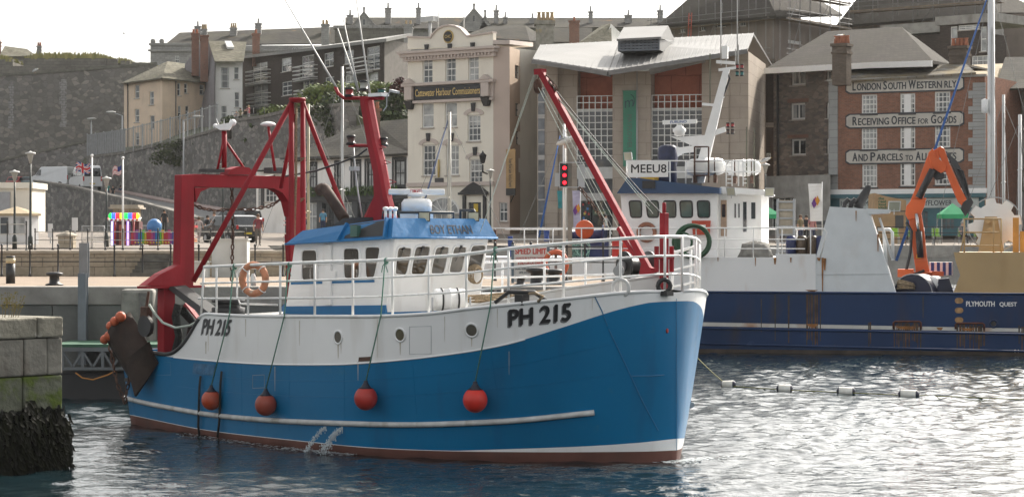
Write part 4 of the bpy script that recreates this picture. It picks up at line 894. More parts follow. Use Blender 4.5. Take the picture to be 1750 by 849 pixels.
roof(t,[[P(1122,45,239),P(1327,27,226),P(1300,-30,235),P(1200,-22,243)],[P(1327,27,226),P(1422,25,238),P(1352,-30,238),P(1300,-30,235)],[P(1422,25,238),P(1440,25,250),P(1352,-30,238)]],brown_roof,.25)
za=[ze-7.0,ze-4.2,ze-.3];scaff(t,f,-1,f.w,ze-9,ze+1.5,za)
fg=Fr(0,0,0,0);tt=thing('corner_scaffold','scaffolding with timber lifts on the right flank of the brown block','scaffolding',g);scaff(tt,g,.4,g.w+1.5,ze-9,ze+3.2,[ze-7,ze-4.2,ze-.3,ze+2.2])
b=B();b.tube([(f.XZ(1192,0)[0],-1.5,ze-5),(f.XZ(1196,0)[0],-1.5,ze+1)],.05,5);b.tube([(f.XZ(1192,0)[0]+.4,-1.5,ze-5),(f.XZ(1196,0)[0]+.4,-1.5,ze+1)],.05,5)
for k in range(16):z=ze-5+k*.38;x=f.XZ(1192,0)[0]+k*.014;b.tube([(x,-1.5,z),(x+.4,-1.5,z)],.03,5)
tag(b.build('ladder',mat('ladder_red',(.45,.09,.05),.5)),'red ladder lashed to the scaffolding of the brown block','ladder');bpy.data.objects['ladder'].location=f.o;bpy.data.objects['ladder'].rotation_euler=(0,0,f.a)
f=facade(1455,245,1760,232,6);t=thing('upper_block','large brown block with a steep roof and scaffolding at the top right','apartment building',f)
ze=f.XZ(1500,40)[1];b=B();b.box(-3,f.w,0,14,0,ze);b.build('wall',rb,t)
roof(t,[[P_ for P_ in(f.D(1428,45,244),f.D(1700,22,234),f.D(1640,-45,245),f.D(1490,-35,250))],[f.D(1700,22,234),f.D(1790,22,240),f.D(1640,-45,245)]],brown_roof,.25)
scaff(t,f,1,f.w-3,ze-3,ze+3,[ze-1.6,ze+1.2])
f=facade(1463,222,1700,212,6);t=thing('flat_roofed_block','dark brick block with a flat concrete roof edge and tall white windows','apartment building',f)
P=lambda px,py,D:f.D(px,py,D)
zt=f.XZ(1610,44)[1];x1=f.XZ(1606,40)[0];hs_=[px_rect(f,*r)for r in((1624,1636,46,90),(1675,1686,46,88),(1637,1674,44,50),(1660,1688,96,112))]
b=B();b.wall(x1,f.w,0,zt,0,hs_,.15);b.face([(x1,0,0),(x1,6,0),(x1,6,zt),(x1,0,zt)]);b.box(0,x1,5,12,0,zt-.2);b.build('wall',dkbrick,t)
for h in hs_:window(t,h,0,.15,1 if h[1]-h[0]<1.2 else 3,2,fw=.1,gm=glass_l)
b=B();b.box(x1-.3,f.w+.3,-.3,7,zt+.003,zt+.8);b.box(-.3,x1-.303,4.6,12,zt-.1,zt+.9);b.build('roof_edge',conc,t)
# right edge houses
f=facade(1683,165,1745,168,4.5);t=thing('tan_roofed_shop','grey fronted shop with a pale tan tiled roof right of the brick railway office','shop',f)
P=lambda px,py,D:f.D(px,py,D);zt=f.XZ(1700,141)[1];hs_=[px_rect(f,*r)for r in((1690,1712,150,205),(1690,1712,215,262),(1690,1716,330,392))]
b=B();b.wall(0,f.w,0,zt,0,hs_,.14);b.face([(f.w,0,0),(f.w,9,0),(f.w,9,zt),(f.w,0,zt)]);b.face([(0,0,0),(0,9,0),(0,9,zt),(0,0,zt)]);b.build('wall',mat('dim_grey_render',(.19,.19,.195),.85,var=.1),t)
for h in hs_:window(t,h,0,.14,2,3)
roof(t,[[P(1660,138,163),P(1728,141,164),P(1735,108,172),P(1662,111,171)]],mat('tan_tiles',(.30,.24,.15),.9,var=.2,vs=1.5,streak=((.16,.13,.08),.6,3)))
f=facade(1745,163,1850,158,4.5);t=thing('old_house','old house with a mossy pentice, half hidden at the right edge','house',f)
P=lambda px,py,D:f.D(px,py,D);zt=f.XZ(1760,150)[1];hs_=[px_rect(f,*r)for r in((1748,1790,225,262),(1750,1790,160,190),(1748,1800,330,392))]
b=B();b.wall(-2.5,f.w,0,zt,0,hs_,.14);b.face([(-2.5,0,0),(-2.5,9,0),(-2.5,9,zt),(-2.5,0,zt)]);b.build('wall',mat('plain_grey_render',(.34,.33,.32),.85,var=.15),t)  # walls in one grey render with slight random tone
for h in hs_:window(t,h,0,.14,4,2)
roof(t,[[P(1700,152,161),P(1860,148,157),P(1860,96,168),P(1718,98,170)]],slate_m)
b=B();b.box(-2.5,f.w,-.5,-.004,zt-7.2,zt-5.6);b.build('mossy_pentice',masonry('moss_tiles',(.10,.09,.06),(.13,.11,.07),(.06,.05,.04),.3,.2,.02,moss=((.16,.12,.03),.5,.5)),t)
# ================================================================ vegetation
lf1=leafmat('leaf_light',(.07,.11,.02),(.17,.20,.045));lf2=leafmat('leaf_dark',(.018,.032,.012),(.06,.085,.025));lf3=leafmat('leaf_copper',(.045,.014,.014),(.10,.035,.03))
bark=mat('bark',(.08,.06,.045),.95,var=.3,vs=6)
def crown(blobs,m,parent,name,dens=26,s=.22,seed=1):
 rr=random.Random(seed);b=B()
 for(x,y,z,rx,ry,rz)in blobs:
  for k in range(int(dens*(rx*rz+ry*rz+rx*ry)*1.6)):
   u=Vector((rr.gauss(0,1),rr.gauss(0,1),rr.gauss(0,1))).normalized()*(rr.random()**.35)*rr.uniform(.85,1.12)
   c=Vector((x+u.x*rx,y+u.y*ry,z+u.z*rz));n=(u+Vector((rr.uniform(-.7,.7),rr.uniform(-.7,.7),rr.uniform(-.2,.9)))).normalized()
   a=n.cross(Vector((rr.random(),rr.random(),rr.random()))).normalized()*s*rr.uniform(.6,1.4);e=n.cross(a).normalized()*a.length*rr.uniform(.5,1)
   b.face([c-a,c+e,c+a,c-e])
 return b.build(name,m,parent,fix=False)
def bush(name,label,cat,blobs_px,D,m,seed,group=None,dens=44,s=.17,trunk=True,dep=1.0):
 """blobs (px, py, radius px across, radius px up) at depth D"""
 k=D/FP;base=W(blobs_px[0][0],max(p[1]+p[3]for p in blobs_px)+4,D);f=Fr(base[0],base[1],base[2],0);t=thing(name,label,cat,f,group)
 rr=random.Random(seed);bl=[]
 for px,py,rx,rz in blobs_px:
  p=f.loc(W(px,py,D));bl.append((p[0],p[1]+rr.uniform(-.8,.8)*dep,p[2],rx*k,max(rx,rz)*k*.8*dep,rz*k))
 crown(bl,m,t,'crown',dens,s,seed)
 if trunk:
  b=B()
  for x,y,z,rx,ry,rz in bl:b.tube([(0,0,-1.2),(x*.5,y*.5,z*.5),(x,y,z+rz*.3)],[.2,.12,.03],6)
  b.build('trunk',bark,t)
 return t
bush('hedge','rounded light green hedge shrub on top of the retaining wall','shrub',[(452,192,14,9),(470,186,16,10),(488,188,12,9)],231,lf1,3)
bush('laurel_bush','bright green bush spilling over the retaining wall below the flats','shrub',[(540,155,24,12),(575,151,27,11),(522,172,20,18),(560,170,26,18)],222,lf1,4,dens=60)
bush('tree','dense dark tree behind the red mast, between the flats and the pub roof','tree',[(600,172,26,28),(566,182,24,26),(590,200,32,20),(628,188,28,30),(610,205,26,14)],214,lf2,5,dens=60)
bush('tree','dark rounded tree touching the side of the cream harbour office','tree',[(665,176,28,28),(688,182,20,28),(650,194,28,20),(680,160,22,18),(672,198,26,14)],208,lf2,6,dens=60)
bush('tree','light green leafy tree behind the mast head','tree',[(640,152,24,14),(668,152,18,13),(612,152,18,13),(655,164,22,12)],226,lf1,7,dens=60)
bush('copper_shrub','small dark red copper shrub beside the cream harbour office','shrub',[(684,142,12,11),(674,150,9,9),(690,152,8,9)],206,lf3,8,dens=70,trunk=False)
bush('ivy','ivy thicket hanging over the middle of the retaining wall','ivy',[(285,258,26,16),(302,247,16,11),(268,270,16,11),(298,272,20,14)],251,leafmat('leaf_ivy',(.022,.035,.012),(.065,.08,.025)),9,trunk=False,dep=.5)
for i,(px,py,D,w,lab)in enumerate(((418,240,234,7,'small tuft of weeds on the retaining wall under the red radar bracket'),(331,245,249,4,'tiny tuft growing in the retaining wall right of the ivy'),(430,214,232,5,'clump of weeds high on the retaining wall near its top'),(416,278,234,4,'low clump of weeds on the retaining wall above the road'))):
 bush('wall_plant',lab,'plant',[(px,py,w,w*.8)],D-1.2,lf2,20+i,'weeds on the retaining wall',trunk=False,dep=.3)
bush('creeper','trailing creeper hanging down the retaining wall below the light bush','creeper',[(545,195,20,20),(565,215,14,22),(520,190,16,14)],213,leafmat('leaf_ivy',(.022,.035,.012),(.065,.08,.025)),31,trunk=False,dep=.5)
bush('shrub','low shrub beside the white house below its railing','shrub',[(392,204,12,7),(384,207,8,6)],236,lf2,33)
# ================================================================ the blue and white trawler
TF=Fr(-7.31,55.03,0,radians(-44.4))
tr=thing('fishing_trawler','blue and white fishing trawler with red mast and gantry, moving through the harbour in front','fishing boat',TF)
BW=smooth_tab([(-.3,1.95),(0,2.01),(2.3,2.51),(3.75,2.83),(5.8,3.2),(7.3,3.38),(9.2,3.45),(10.56,3.17),(11.7,2.72),(12.68,2.1),(13.56,1.38),(14.12,.72),(14.45,.3),(14.63,0)])
BT=smooth_tab([(-.3,2.25),(0,2.3),(2,2.62),(4,2.95),(6,3.25),(8,3.45),(10,3.48),(11.3,3.33),(12.1,3.06),(12.87,2.68),(13.6,2.1),(14.15,1.35),(14.42,.85),(14.56,.47),(14.63,0)])
def xs_(z):return 14.63
def hb(x,z):
 s=max(-.02,min(1,x/xs_(z)));w=max(0,min(1.1,z/2.9))**.85
 return(lerp(BW,s*14.63)*(1-w)+lerp(BT,s*14.63)*w)*(1+min(0,z)*.3)
def march(px,py,gf,xlo,xhi):
 """first meeting of a picture ray with a surface g(x, y, z) = 0 of the boat"""
 o,d=TF.ray(px,py);at=lambda t:(o[0]+d[0]*t,o[1]+d[1]*t,o[2]+d[2]*t);pt=None
 for k in range(200):
  t=40+k*.1;p=at(t)
  if not xlo<p[0]<xhi:pt=None;continue
  if gf(p)>=0:
   a=t-.1 if pt is None else pt
   for _ in range(14):
    m=(a+t)/2;q=at(m)
    if xlo<q[0]<xhi and gf(q)>=0:t=m
    else:a=m
   return at(t)
  pt=t
 return None
def hullhit(px,py):
 p=march(px,py,lambda p:p[1]+hb(p[0],p[2]),-.6,14.7);return(p[0],p[2])if p else None
def tabfit(picks,ext=None):
 r=sorted(p for p in(hullhit(*q)for q in picks)if p)
 out=[r[0]]
 for p in r[1:]:
  if p[0]>out[-1][0]+.12:out.append(p)
 return smooth_tab(out)
ZTOP=tabfit([(283,606),(296,603),(312,590),(326,570),(338,549),(348,538),(370,538),(420,540),(481,541),(560,541),(640,541),(738,536),(801,528),(871,521),(959,512),(1051,502),(1120,498)])+[(14.63,3.22)]
ZBND=tabfit([(225,600),(270,606),(295,610),(370,617),(457,622),(540,623),(609,621),(738,609),(861,589),(959,560),(1064,527),(1115,516),(1140,512)])+[(14.63,3.05)]
ZSTR=tabfit([(214,679),(260,690),(362,708),(470,718),(590,723),(700,725),(800,722),(900,716),(1015,704)])
ZRED=tabfit([(224,709),(341,733),(500,752),(670,767),(800,771),(1000,772),(1100,771),(1150,769)])
ZWED=tabfit([(762,770),(860,767),(1000,762),(1090,756),(1156,749)])
def ztop(x):return max(lerp(ZTOP,x),lerp(ZBND,x)+.02)
def zwed(x):r=lerp(ZRED,x);return max(r+.012,lerp(ZWED,x))if x>ZWED[0][0]else r+.012
rows=[lambda x:-.8,lambda x:-.3,lambda x:0.02,lambda x:lerp(ZRED,x),zwed,lambda x:lerp(ZSTR,min(x,12))+.05,lambda x:.62*lerp(ZBND,x)+.3,lambda x:.84*lerp(ZBND,x)+.15,lambda x:lerp(ZBND,x),lambda x:.5*(lerp(ZBND,x)+ztop(x)),ztop]
rmat=[0,0,0,1,2,2,2,2,3,3]
NS=96
sv=[(k/NS)**.85 if k/NS<.5 else 1-(1-k/NS)**1.25*(.5**.85 and(1-.5**.85)/(.5**1.25))for k in range(NS+1)]
hm0=mat('antifouling',(.135,.055,.042),.75,var=.25,vs=1.5,streak=((.06,.05,.045),.6,1.2),bump=.1,bs=8)
hm1=mat('hull_white',(.82,.82,.82),.42,var=.04,vs=.8,streak=((.48,.43,.36),.40,2.2),bump=.16,bs=2.0,spots=((.62,.60,.57),2.5,.66))
hm2=mat('hull_blue',(.001,.142,.32),.36,var=.10,vs=.6,streak=((.012,.075,.15),.55,1.6),bump=.16,bs=1.5,spots=((.02,.155,.29),2.2,.62),spec=.3)
b=B()
ids={}
for side in(-1,1):
 for j,rf_ in enumerate(rows):
  prev=None
  for k,s in enumerate(sv):
   z=1.0
   for _ in range(8):z=rf_(s*xs_(z))
   if j and z<ids[(side,j-1,k)][1]+.004:z=ids[(side,j-1,k)][1]+.004
   x=s*xs_(z);y=hb(x,z);y=0 if k==NS else y
   if side==1 and k==NS:ids[(side,j,k)]=ids[(-1,j,k)];continue
   ids[(side,j,k)]=(b.V((x-.22*max(0,z)*(1-s)**6*.35,side*y,z)),z)
 for j in range(len(rows)-1):
  for k in range(NS):
   b.idx([ids[(side,j,k)][0],ids[(side,j,k+1)][0],ids[(side,j+1,k+1)][0],ids[(side,j+1,k)][0]],rmat[j],True)
for j in range(len(rows)-1):b.idx([ids[(-1,j,0)][0],ids[(1,j,0)][0],ids[(1,j+1,0)][0],ids[(-1,j+1,0)][0]],rmat[j])
hull=b.build('hull',[hm0,hm1,hm2,hm1],tr)
deckm=mat('deck_grey',(.36,.36,.35),.8,var=.2,vs=1.5,spots=((.28,.22,.16),1.0,.6))
b=B();n=46;pr=None
for k in range(n+1):
 x=3.55+(14.55-3.55)*k/n;y=max(.02,hb(x,ztop(x))-.02);z=ztop(x)-.03;q=[b.V((x,-y,z)),b.V((x,0,z+.06)),b.V((x,y,z))]
 if pr:b.idx([pr[0],q[0],q[1],pr[1]]);b.idx([pr[1],q[1],q[2],pr[2]])
 pr=q
b.build('deck',deckm,tr)
b=B();b.box(.05,3.6,-2.25,2.25,1.0,1.08);b.box(3.45,3.55,-2.75,2.75,1.08,2.55);b.build('working_deck',mat('oily_deck_and_shade',(.045,.042,.04),.6,var=.4),tr)  # upright dark plate stands in for the shaded opening under the shelter deck
def onhull(x,z,off):
 e=.02;y=hb(x,z);n=Vector((-(hb(x+e,z)-hb(x-e,z))/(2*e),-1,-(hb(x,z+e)-hb(x,z-e))/(2*e))).normalized()
 return Vector((x,-y,z))+n*off,n
def hp(px,py,off=0.0):r=hullhit(px,py);return onhull(r[0],r[1],off)[0]
def hpn(px,py,off=0.0):r=hullhit(px,py);return onhull(r[0],r[1],off)
def mir(p):return Vector((p[0],-p[1],p[2]))
strake=[onhull(x,lerp(ZSTR,x),.03)[0]for x in[ZSTR[0][0]+(ZSTR[-1][0]-ZSTR[0][0])*k/60 for k in range(61)]]
b=B();b.tube(strake,.055,8);b.build('rubbing_strake',mat('strake_paint',(.50,.50,.49),.5,var=.2,vs=4,streak=((.25,.2,.15),.6,4)),tr)
b=B();b.tube([mir(p)for p in strake],.055,8);b.build('rubbing_strake',MATS['strake_paint'],tr)
for sgn_ in(1,-1):
 e=[onhull(x,ztop(x),0)[0]for x in[1.2+(14.6-1.2)*k/110 for k in range(111)]];e=[Vector((p.x,p.y*sgn_,p.z+.01))for p in e]
 b=B();b.tube([p for p in e if p.x>3.6],.035,6);b.build('deck_edge',hm1,tr)
 b=B();b.tube([p for p in e if p.x<3.75],.05,6);b.build('gunwale',dark,tr)
 b=B();b.tube([(p.x,p.y*sgn_,p.z)for p in[onhull(x,lerp(ZBND,x),.008)[0]for x in[2.4+10.6*k/70 for k in range(71)]]],.016,5);b.build('edge_bead',hm1,tr)
seam=mat('hull_seam',(.012,.14,.30),.4)
b=B()
for pts in(((1040,562),(1070,625),(1100,690),(1130,745)),((1080,642),(1110,642),(1140,640)),((1015,504),(1028,530),(1040,562))):
 pp=[hp(*p,off=.004)for p in pts];b.tube([pp[i].lerp(pp[i+1],k/6)if False else hp(pts[i][0]+(pts[i+1][0]-pts[i][0])*k/6,pts[i][1]+(pts[i+1][1]-pts[i][1])*k/6,.003)for i in range(len(pts)-1)for k in range(6)],.011,5)
b.tube([(14.64,0,z/10)for z in range(2,32)],.005,6);b.build('weld_seam',seam,tr)
rr=random.Random(17);b=B()
for px,t0,t1,w in((352,552,604,1.6),(356,560,600,.8),(420,545,575,.7),(512,548,590,.6),(578,587,612,1.2),(583,586,604,.6),(645,545,610,.6),(684,583,606,1.2),(760,540,584,.5),(806,574,592,1.3),(850,527,560,.6),(1012,510,530,.5),(612,618,650,.8),(300,612,660,.8),(470,626,668,.6),(870,600,640,.5)):
 q=[hp(px-w,t0,.004),hp(px+w,t0,.004),hp(px+w*.5,t1,.004),hp(px-w*.3,t1,.004)];b.face(q)
b.build('rust_run',mat('run_brown',(.50,.45,.38),.7,var=.25,vs=6),tr,fix=False)
b=B()
for x0_,x1_,t0,t1 in((700,737,557,604),(432,452,640,662),(268,292,618,640)):
 q=[hp(*p,off=.003)for p in((x0_,t0+1),(x1_,t0),(x1_,t1),(x0_,t1+1))];b.tube(q,.006,4,close=True)
b.build('hatch_outline',hm1 if False else mat('seam_dirt',(.34,.36,.38),.6),tr)
b=B()
for f_ in(.45,.72):
 b.tube([onhull(x,lerp(ZSTR,min(x,12))+(lerp(ZBND,x)-lerp(ZSTR,min(x,12)))*f_,.001)[0]for x in[2.5+11.6*k/60 for k in range(61)]],.005,4)
for x in(3.6,5.4,7.2,9.0,10.8,12.4):b.tube([onhull(x,.35+(lerp(ZBND,x)-.4)*k/10,.001)[0]for k in range(11)],.005,4)
b.build('plate_seam',hm2,tr)
for px,py in((578,576),(684,572),(806,564)):
 c,n=hpn(px,py,-.01);b=B();b.lathe([(.145,0),(.145,.03),(.112,.03),(.112,.004)],c,18,ax=n);q=b.build('porthole',hm1,tr)
 b=B();b.lathe([(.112,0),(.112,.014)],c,18,ax=n);b.build('pane',glassmat('porthole_glass',(.06,.05,.035)),q)
b=B();q=[hp(*p,off=.006)for p in((613,601),(636,600),(635,617),(612,618))];b.face(q);b.build('scupper',hm1,tr)
b=B();q=[hp(*p,off=.012)for p in((614,610),(635,609),(634,616.5),(613,617.5))];b.face(q);b.build('scupper_hole',rust,tr)
b=B()
for px0,py0 in((345,642),(381,634)):
 b.tube([hp(px0+dx,py0+dy,.06)for dx,dy in((2,0),(0,20),(-1,55),(-2,85),(0 if px0<360 else-5,102 if px0<360 else 112))],.027,6)
b.build('hose',mat('rubber',(.018,.018,.018),.7),tr)
b=B();b.face([hp(*p,off=.02)for p in((332,620),(368,623),(367,641),(330,638))]);b.build('patch_plate',mat('patch_blue',(.03,.13,.26),.5,var=.3,vs=5,bump=.5,bs=8),tr)
b=B();p,n=hpn(1140,565,.006);b.lathe([(.05,0),(.03,.012)],p,10,ax=n,sc=(.7,1));b.build('paint_mark',mat('mark_red',(.35,.04,.03),.6),tr)
ink=mat('letter_black',(.012,.012,.014),.45,var=.05);inkg=mat('letter_shade',(.16,.16,.165),.5)
def hull_text(body,bl,br,tr_,tl_,m,off,nm='registration',bold=.03):
 def fn(s,t):
  px=(bl[0]*(1-s)+br[0]*s)*(1-t)+(tl_[0]*(1-s)+tr_[0]*s)*t;py=(bl[1]*(1-s)+br[1]*s)*(1-t)+(tl_[1]*(1-s)+tr_[1]*s)*t
  return hp(px,py,off)
 return lettering(body,fn,m,tr,bold,nm)
o=hull_text('PH 215',(867,561),(974,551),(975,519),(867,531),inkg,.006,'registration_shade',.045);hull_text('PH 215',(869,558),(976,548),(977,516),(869,528),ink,.011,bold=.045)
hull_text('PH 215',(343,573),(390,575),(396,547),(348,545),inkg,.006,'registration_shade',.03);hull_text('PH 215',(345,571),(392,573.5),(398,545.5),(350,543.5),mat('letter_faded',(.05,.05,.055),.5),.011,bold=.03)
# ---- rails
def railhit(px,py,inset=.1):
 p=march(px,py,lambda p:p[1]+hb(p[0],ztop(p[0]))-inset,2,14.6);return Vector(p)if p else None
def rail(picks):
 r=[railhit(*p)for p in picks];r=[p for p in r if p]
 return r
tops=[(349,456),(420,453),(538,448),(640,445),(738,439),(793,434.6),(868,425),(957,416),(1052,408),(1100,405),(1131,404)]
mids=[(343,484),(420,482),(533,479),(640,475),(738,470),(793,467),(868,458),(957,450),(1052,441),(1100,438),(1131,436.5)]
lows=[(339,510),(420,509.5),(538,509),(640,507),(738,502),(793,498),(868,490),(957,482),(1052,473.5),(1100,470),(1131,468)]
railp=mat('rail_white',(.78,.78,.77),.4,var=.08,vs=6,streak=((.35,.25,.16),.4,6))
def rin(x):return .1+.14*max(0,min(1,(x-13.0)/.8))
b=B()
R3=[rail(q)for q in(tops,mids,lows)]
def dense(r):
 t=[]
 for i in range(len(r)-1):
  for k in range(4):t.append(r[i].lerp(r[i+1],k/4))
 return t+[r[-1]]
for i,r in enumerate(R3):
 r=sorted(r,key=lambda p:p.x)
 tab=smooth_tab([(p.x,p.z)for j,p in enumerate(r)if j==0 or p.x>r[j-1].x+.05])
 xs0,xe=r[0].x,14.5
 pts=[Vector((x,-(hb(x,ztop(x))-rin(x)),lerp(tab,x)))for x in[xs0+(xe-xs0)*(1-(1-k/60)**1.6)for k in range(61)]]
 R3[i]=(tab,pts);loop=pts+[mir(p)for p in pts[::-1]]
 b.tube(loop,.032 if i==0 else .022,7)
for px in(349,370,424,479,538,603,671,733,797,869,957,1052,1128):
 p=railhit(px,lerp(tops,px));x=p.x;y=hb(x,ztop(x))-rin(x);zt_=lerp(R3[0][0],x)
 for s in(-1,1):b.tube([(x-(.12 if px==349 else 0),s*y,ztop(x)-.02),(x,s*y,zt_)],.026,6)
b.tube([(13.75,1.72,ztop(13.75)),(13.75,1.72,lerp(R3[0][0],13.75))],.03,6)
b.build('railing',railp,tr)
b=B()
for s in(-1,1):
 b.tube([(5.0,s*2.35,3.62),(4.4,s*2.35,3.62),(4.25,s*2.35,3.5),(4.25,s*2.35,3.0),(4.35,s*2.35,2.85),(5.6,s*2.35,2.85)],.024,6)
b.build('gate_rail',railp,tr)
# ---- wheelhouse
C=dict(ab=(4.85,1.55,2.6),fb=(8.08,1.55,2.6),at=(5.2,1.55,4.2),ft=(8.4,1.55,4.3))
whm=mat('wheelhouse_white',(.84,.835,.825),.42,var=.04,streak=((.42,.36,.30),.30,3))
b=B();A,F_,AT,FT=C['ab'],C['fb'],C['at'],C['ft']
b.hexa([(A[0],-1.55,2.55),(F_[0],-1.55,2.6),(F_[0],1.18,2.6),(A[0],1.18,2.55),(AT[0],-1.55,AT[2]),(FT[0],-1.55,FT[2]),(FT[0],1.18,FT[2]),(AT[0],1.18,AT[2])])
wh_=b.build('wheelhouse',whm,tr,bevel=.05)
blue2=mat('visor_blue',(.01,.15,.37),.5,var=.08,vs=1.5,bump=.35,bs=3.5)
trimb=mat('trim_blue',(.008,.14,.33),.45,var=.1)
b=B();b.hexa([(A[0]-.02,-1.56,2.6),(F_[0]+.02,-1.56,2.66),(F_[0]+.02,1.19,2.66),(A[0]-.02,1.19,2.6),(A[0]+.025,-1.56,2.79),(F_[0]+.035,-1.56,2.88),(F_[0]+.035,1.19,2.88),(A[0]+.025,1.19,2.79)]);b.build('base_band',trimb,wh_)
def plane_hit(px,py,p0,n):
 o,d=TF.ray(px,py);o,d,p0,n=Vector(o),Vector(d),Vector(p0),Vector(n);t=(p0-o).dot(n)/d.dot(n);return o+d*t
side_p=((5,-1.55,3),(0,-1,0));fn_=Vector((FT[2]-F_[2],0,-(FT[0]-F_[0]))).normalized();front_p=((F_[0],0,F_[2]),tuple(fn_))
def rwin(corners,pl,m=None):
 q=[plane_hit(px,py,*pl)for px,py in corners];n=Vector(pl[1]).normalized()
 def P2(u,v):return q[0]*(1-u)*(1-v)+q[1]*u*(1-v)+q[2]*u*v+q[3]*(1-u)*v
 def rim(k):
  o=[]
  for i in range(28):
   a=2*pi*i/28;c,s=cos(a),sin(a);e=.32;o.append(P2(.5+.5*k*math.copysign(abs(c)**e,c),.5+.5*k*math.copysign(abs(s)**e,s)))
  return o
 b=B();b.tube([p+n*.012 for p in rim(1.07)],.022,6,close=True);w=b.build('window',whm,wh_)
 b=B();b.face([p+n*.008 for p in rim(1.04)]);b.build('pane',m or glassmat('cab_glass',(.055,.045,.035),.03),w,fix=False)
rwin(((517,428),(542,428),(542,478),(517,478)),side_p);rwin(((588,425),(614,425),(615,475),(589,475)),side_p);rwin(((625,423),(651,423),(641,474),(626,474)),side_p)
for i,q in enumerate((((679,423),(703,424),(694,469),(674,468)),((709,422),(735,421),(725,468),(701,468)),((744,423),(767,422),(758,467),(735,467)),((775,422),(797,422),(788,465),(766,465)),((805,420),(830,419),(820,462),(797,463)))):rwin(q,front_p,glassmat('cab_glass_front',(.13,.115,.10),.03)if i>1 else None)
b=B();p,q=plane_hit(498,484,*side_p),plane_hit(640,480,*side_p);b.bar(p,q,.03,.05);b.build('trim_line',trimb,wh_)
p0=plane_hit(563,420,*side_p);b=B();b.box(p0.x-.17,p0.x+.1,-1.6,-1.552,2.85,4.12);b.build('cabin_door',whm,wh_)
b=B()
for px,py in((688,425),(721,423),(755,424),(786,422)):p=plane_hit(px,py,*front_p)+fn_*.03;q=plane_hit(px-9,py+24,*front_p)+fn_*.03;b.tube([p,q],.007,5);b.box(p.x-.02,p.x+.02,p.y-.03,p.y+.03,p.z-.02,p.z+.04)
b.build('window_wiper',black,wh_)
b=B();p,q=plane_hit(545,452,*side_p),plane_hit(585,450,*side_p);b.tube([p,p+Vector((0,-.06,0)),q+Vector((0,-.06,0)),q],.014,6);b.build('grab_rail',railp,wh_)
b=B();p=plane_hit(572,470,*side_p);b.box(p.x-.07,p.x+.07,-1.6,-1.552,p.z-.09,p.z+.09);p=plane_hit(556,415,*side_p);b.tube([(p.x,-1.57,2.9),(p.x+.1,-1.57,4.12)],.015,5);b.build('junction_box',whm,wh_)
# visor round the roof
lo=[(5.12,-1.74,4.13),(8.5,-1.74,4.26),(8.5,1.33,4.26),(5.12,1.33,4.13)];up=[(5.42,-1.5,4.42),(8.34,-1.55,4.67),(8.34,1.15,4.67),(5.42,1.1,4.42)]
b=B()
for k in range(4):b.face([lo[k],lo[(k+1)%4],up[(k+1)%4],up[k]])
b.face([(p[0],p[1],p[2])for p in up]);b.face([(p[0],p[1],p[2]-.012)for p in lo]);vis=b.build('visor',blue2,wh_)
b=B();
for k in range(4):b.tube([lo[k],lo[(k+1)%4]],.022,6)
b.build('visor_lip',blue2,vis)
def vside(x,t):
 u=(x-5.12)/3.38;l=Vector(lo[0]).lerp(Vector(lo[1]),u);h=Vector(up[0]).lerp(Vector(up[1]),u);return l.lerp(h,t)+Vector((0,-.012,.006))
b=B();b.face([vside(7.0,.12),vside(8.22,.12),vside(8.22,.93),vside(6.95,.93)]);b.build('dark_recess',black,vis,fix=False)  # flat black face on the visor, painted as the shade of a recess
b=B();p=vside(7.35,.5);b.box(p.x-.1,p.x+.12,p.y-.12,p.y-.02,p.z-.12,p.z+.12);b.build('side_lamp',mat('lamp_green',(.05,.12,.1),.3),vis)
b=B()
for x in(6.85,8.3):b.prism([vside(x,0),vside(x+.05,0),vside(x+.05,1.0),vside(x,1.0)],(0,-.07,.03))
b.build('visor_rib',blue2,vis)
def vfront(s,t):
 y=-1.7+3.0*s;l=Vector((8.5,y,4.26));h=Vector((8.34,y*.91,4.67));return l.lerp(h,t)+Vector((.006,0,.003))
lettering('BOY ETHAN',lambda s,t:vfront(.36+.42*s,.20+.46*t),mat('name_grey',(.035,.038,.05),.5),vis,.014,name='name_lettering')
# roof furniture
RZ=4.66
def flood(name,x,y,z,parent,face=(1,-.3,-.4),s=.12,m=black):
 n=Vector(face).normalized();u=n.cross(Vector((0,0,1))).normalized();v=u.cross(n);c=Vector((x,y,z));b=B()
 def q(a,e,d):return c+u*a+v*e+n*d
 b.hexa([q(-s*.8,-s*.6,-.08),q(s*.8,-s*.6,-.08),q(s*.8,s*.6,-.08),q(-s*.8,s*.6,-.08),q(-s*1.2,-s,.04),q(s*1.2,-s,.04),q(s*1.2,s,.04),q(-s*1.2,s,.04)]);b.bar(c,c-Vector((0,0,s*1.6)),.03);o=b.build(name,m,parent)
 b=B();b.face([q(-s,-s*.8,.046),q(s,-s*.8,.046),q(s,s*.8,.046),q(-s,s*.8,.046)]);b.build('lens',mat('lamp_lens',(.42,.42,.33),.25),o);return o
for px in(722,806):p=TF.on(px,368,0,8.25);flood('floodlight',8.3,p[1],p[2]-.02,tr,(1,-.9,-.25),.105)
p=TF.on(712,346,1,0.1)
b=B();b.lathe([(.2,0),(.32,.05),(.33,.22),(.27,.3),(.12,.32),(.12,.36),(.2,.36),(.16,.44)],(p[0],.1,RZ+.13),20);b.box(p[0]-.25,p[0]+.25,-.15,.35,RZ-.02,RZ+.14);q=b.build('radar_base',whm,tr)
b=B();u=Vector((cos(radians(46)),sin(radians(46)),0));z=TF.on(712,328,1,.1)[2];c=Vector((p[0],.1,z));b.bar(c-u*.6,c+u*.6,.13,.12);sc_=b.build('radar_scanner',whm,tr,bevel=.02);b=B();b.box(p[0]-.08,p[0]+.08,.02,.18,RZ+.5,z-.06);b.build('radar_neck',dark,sc_)
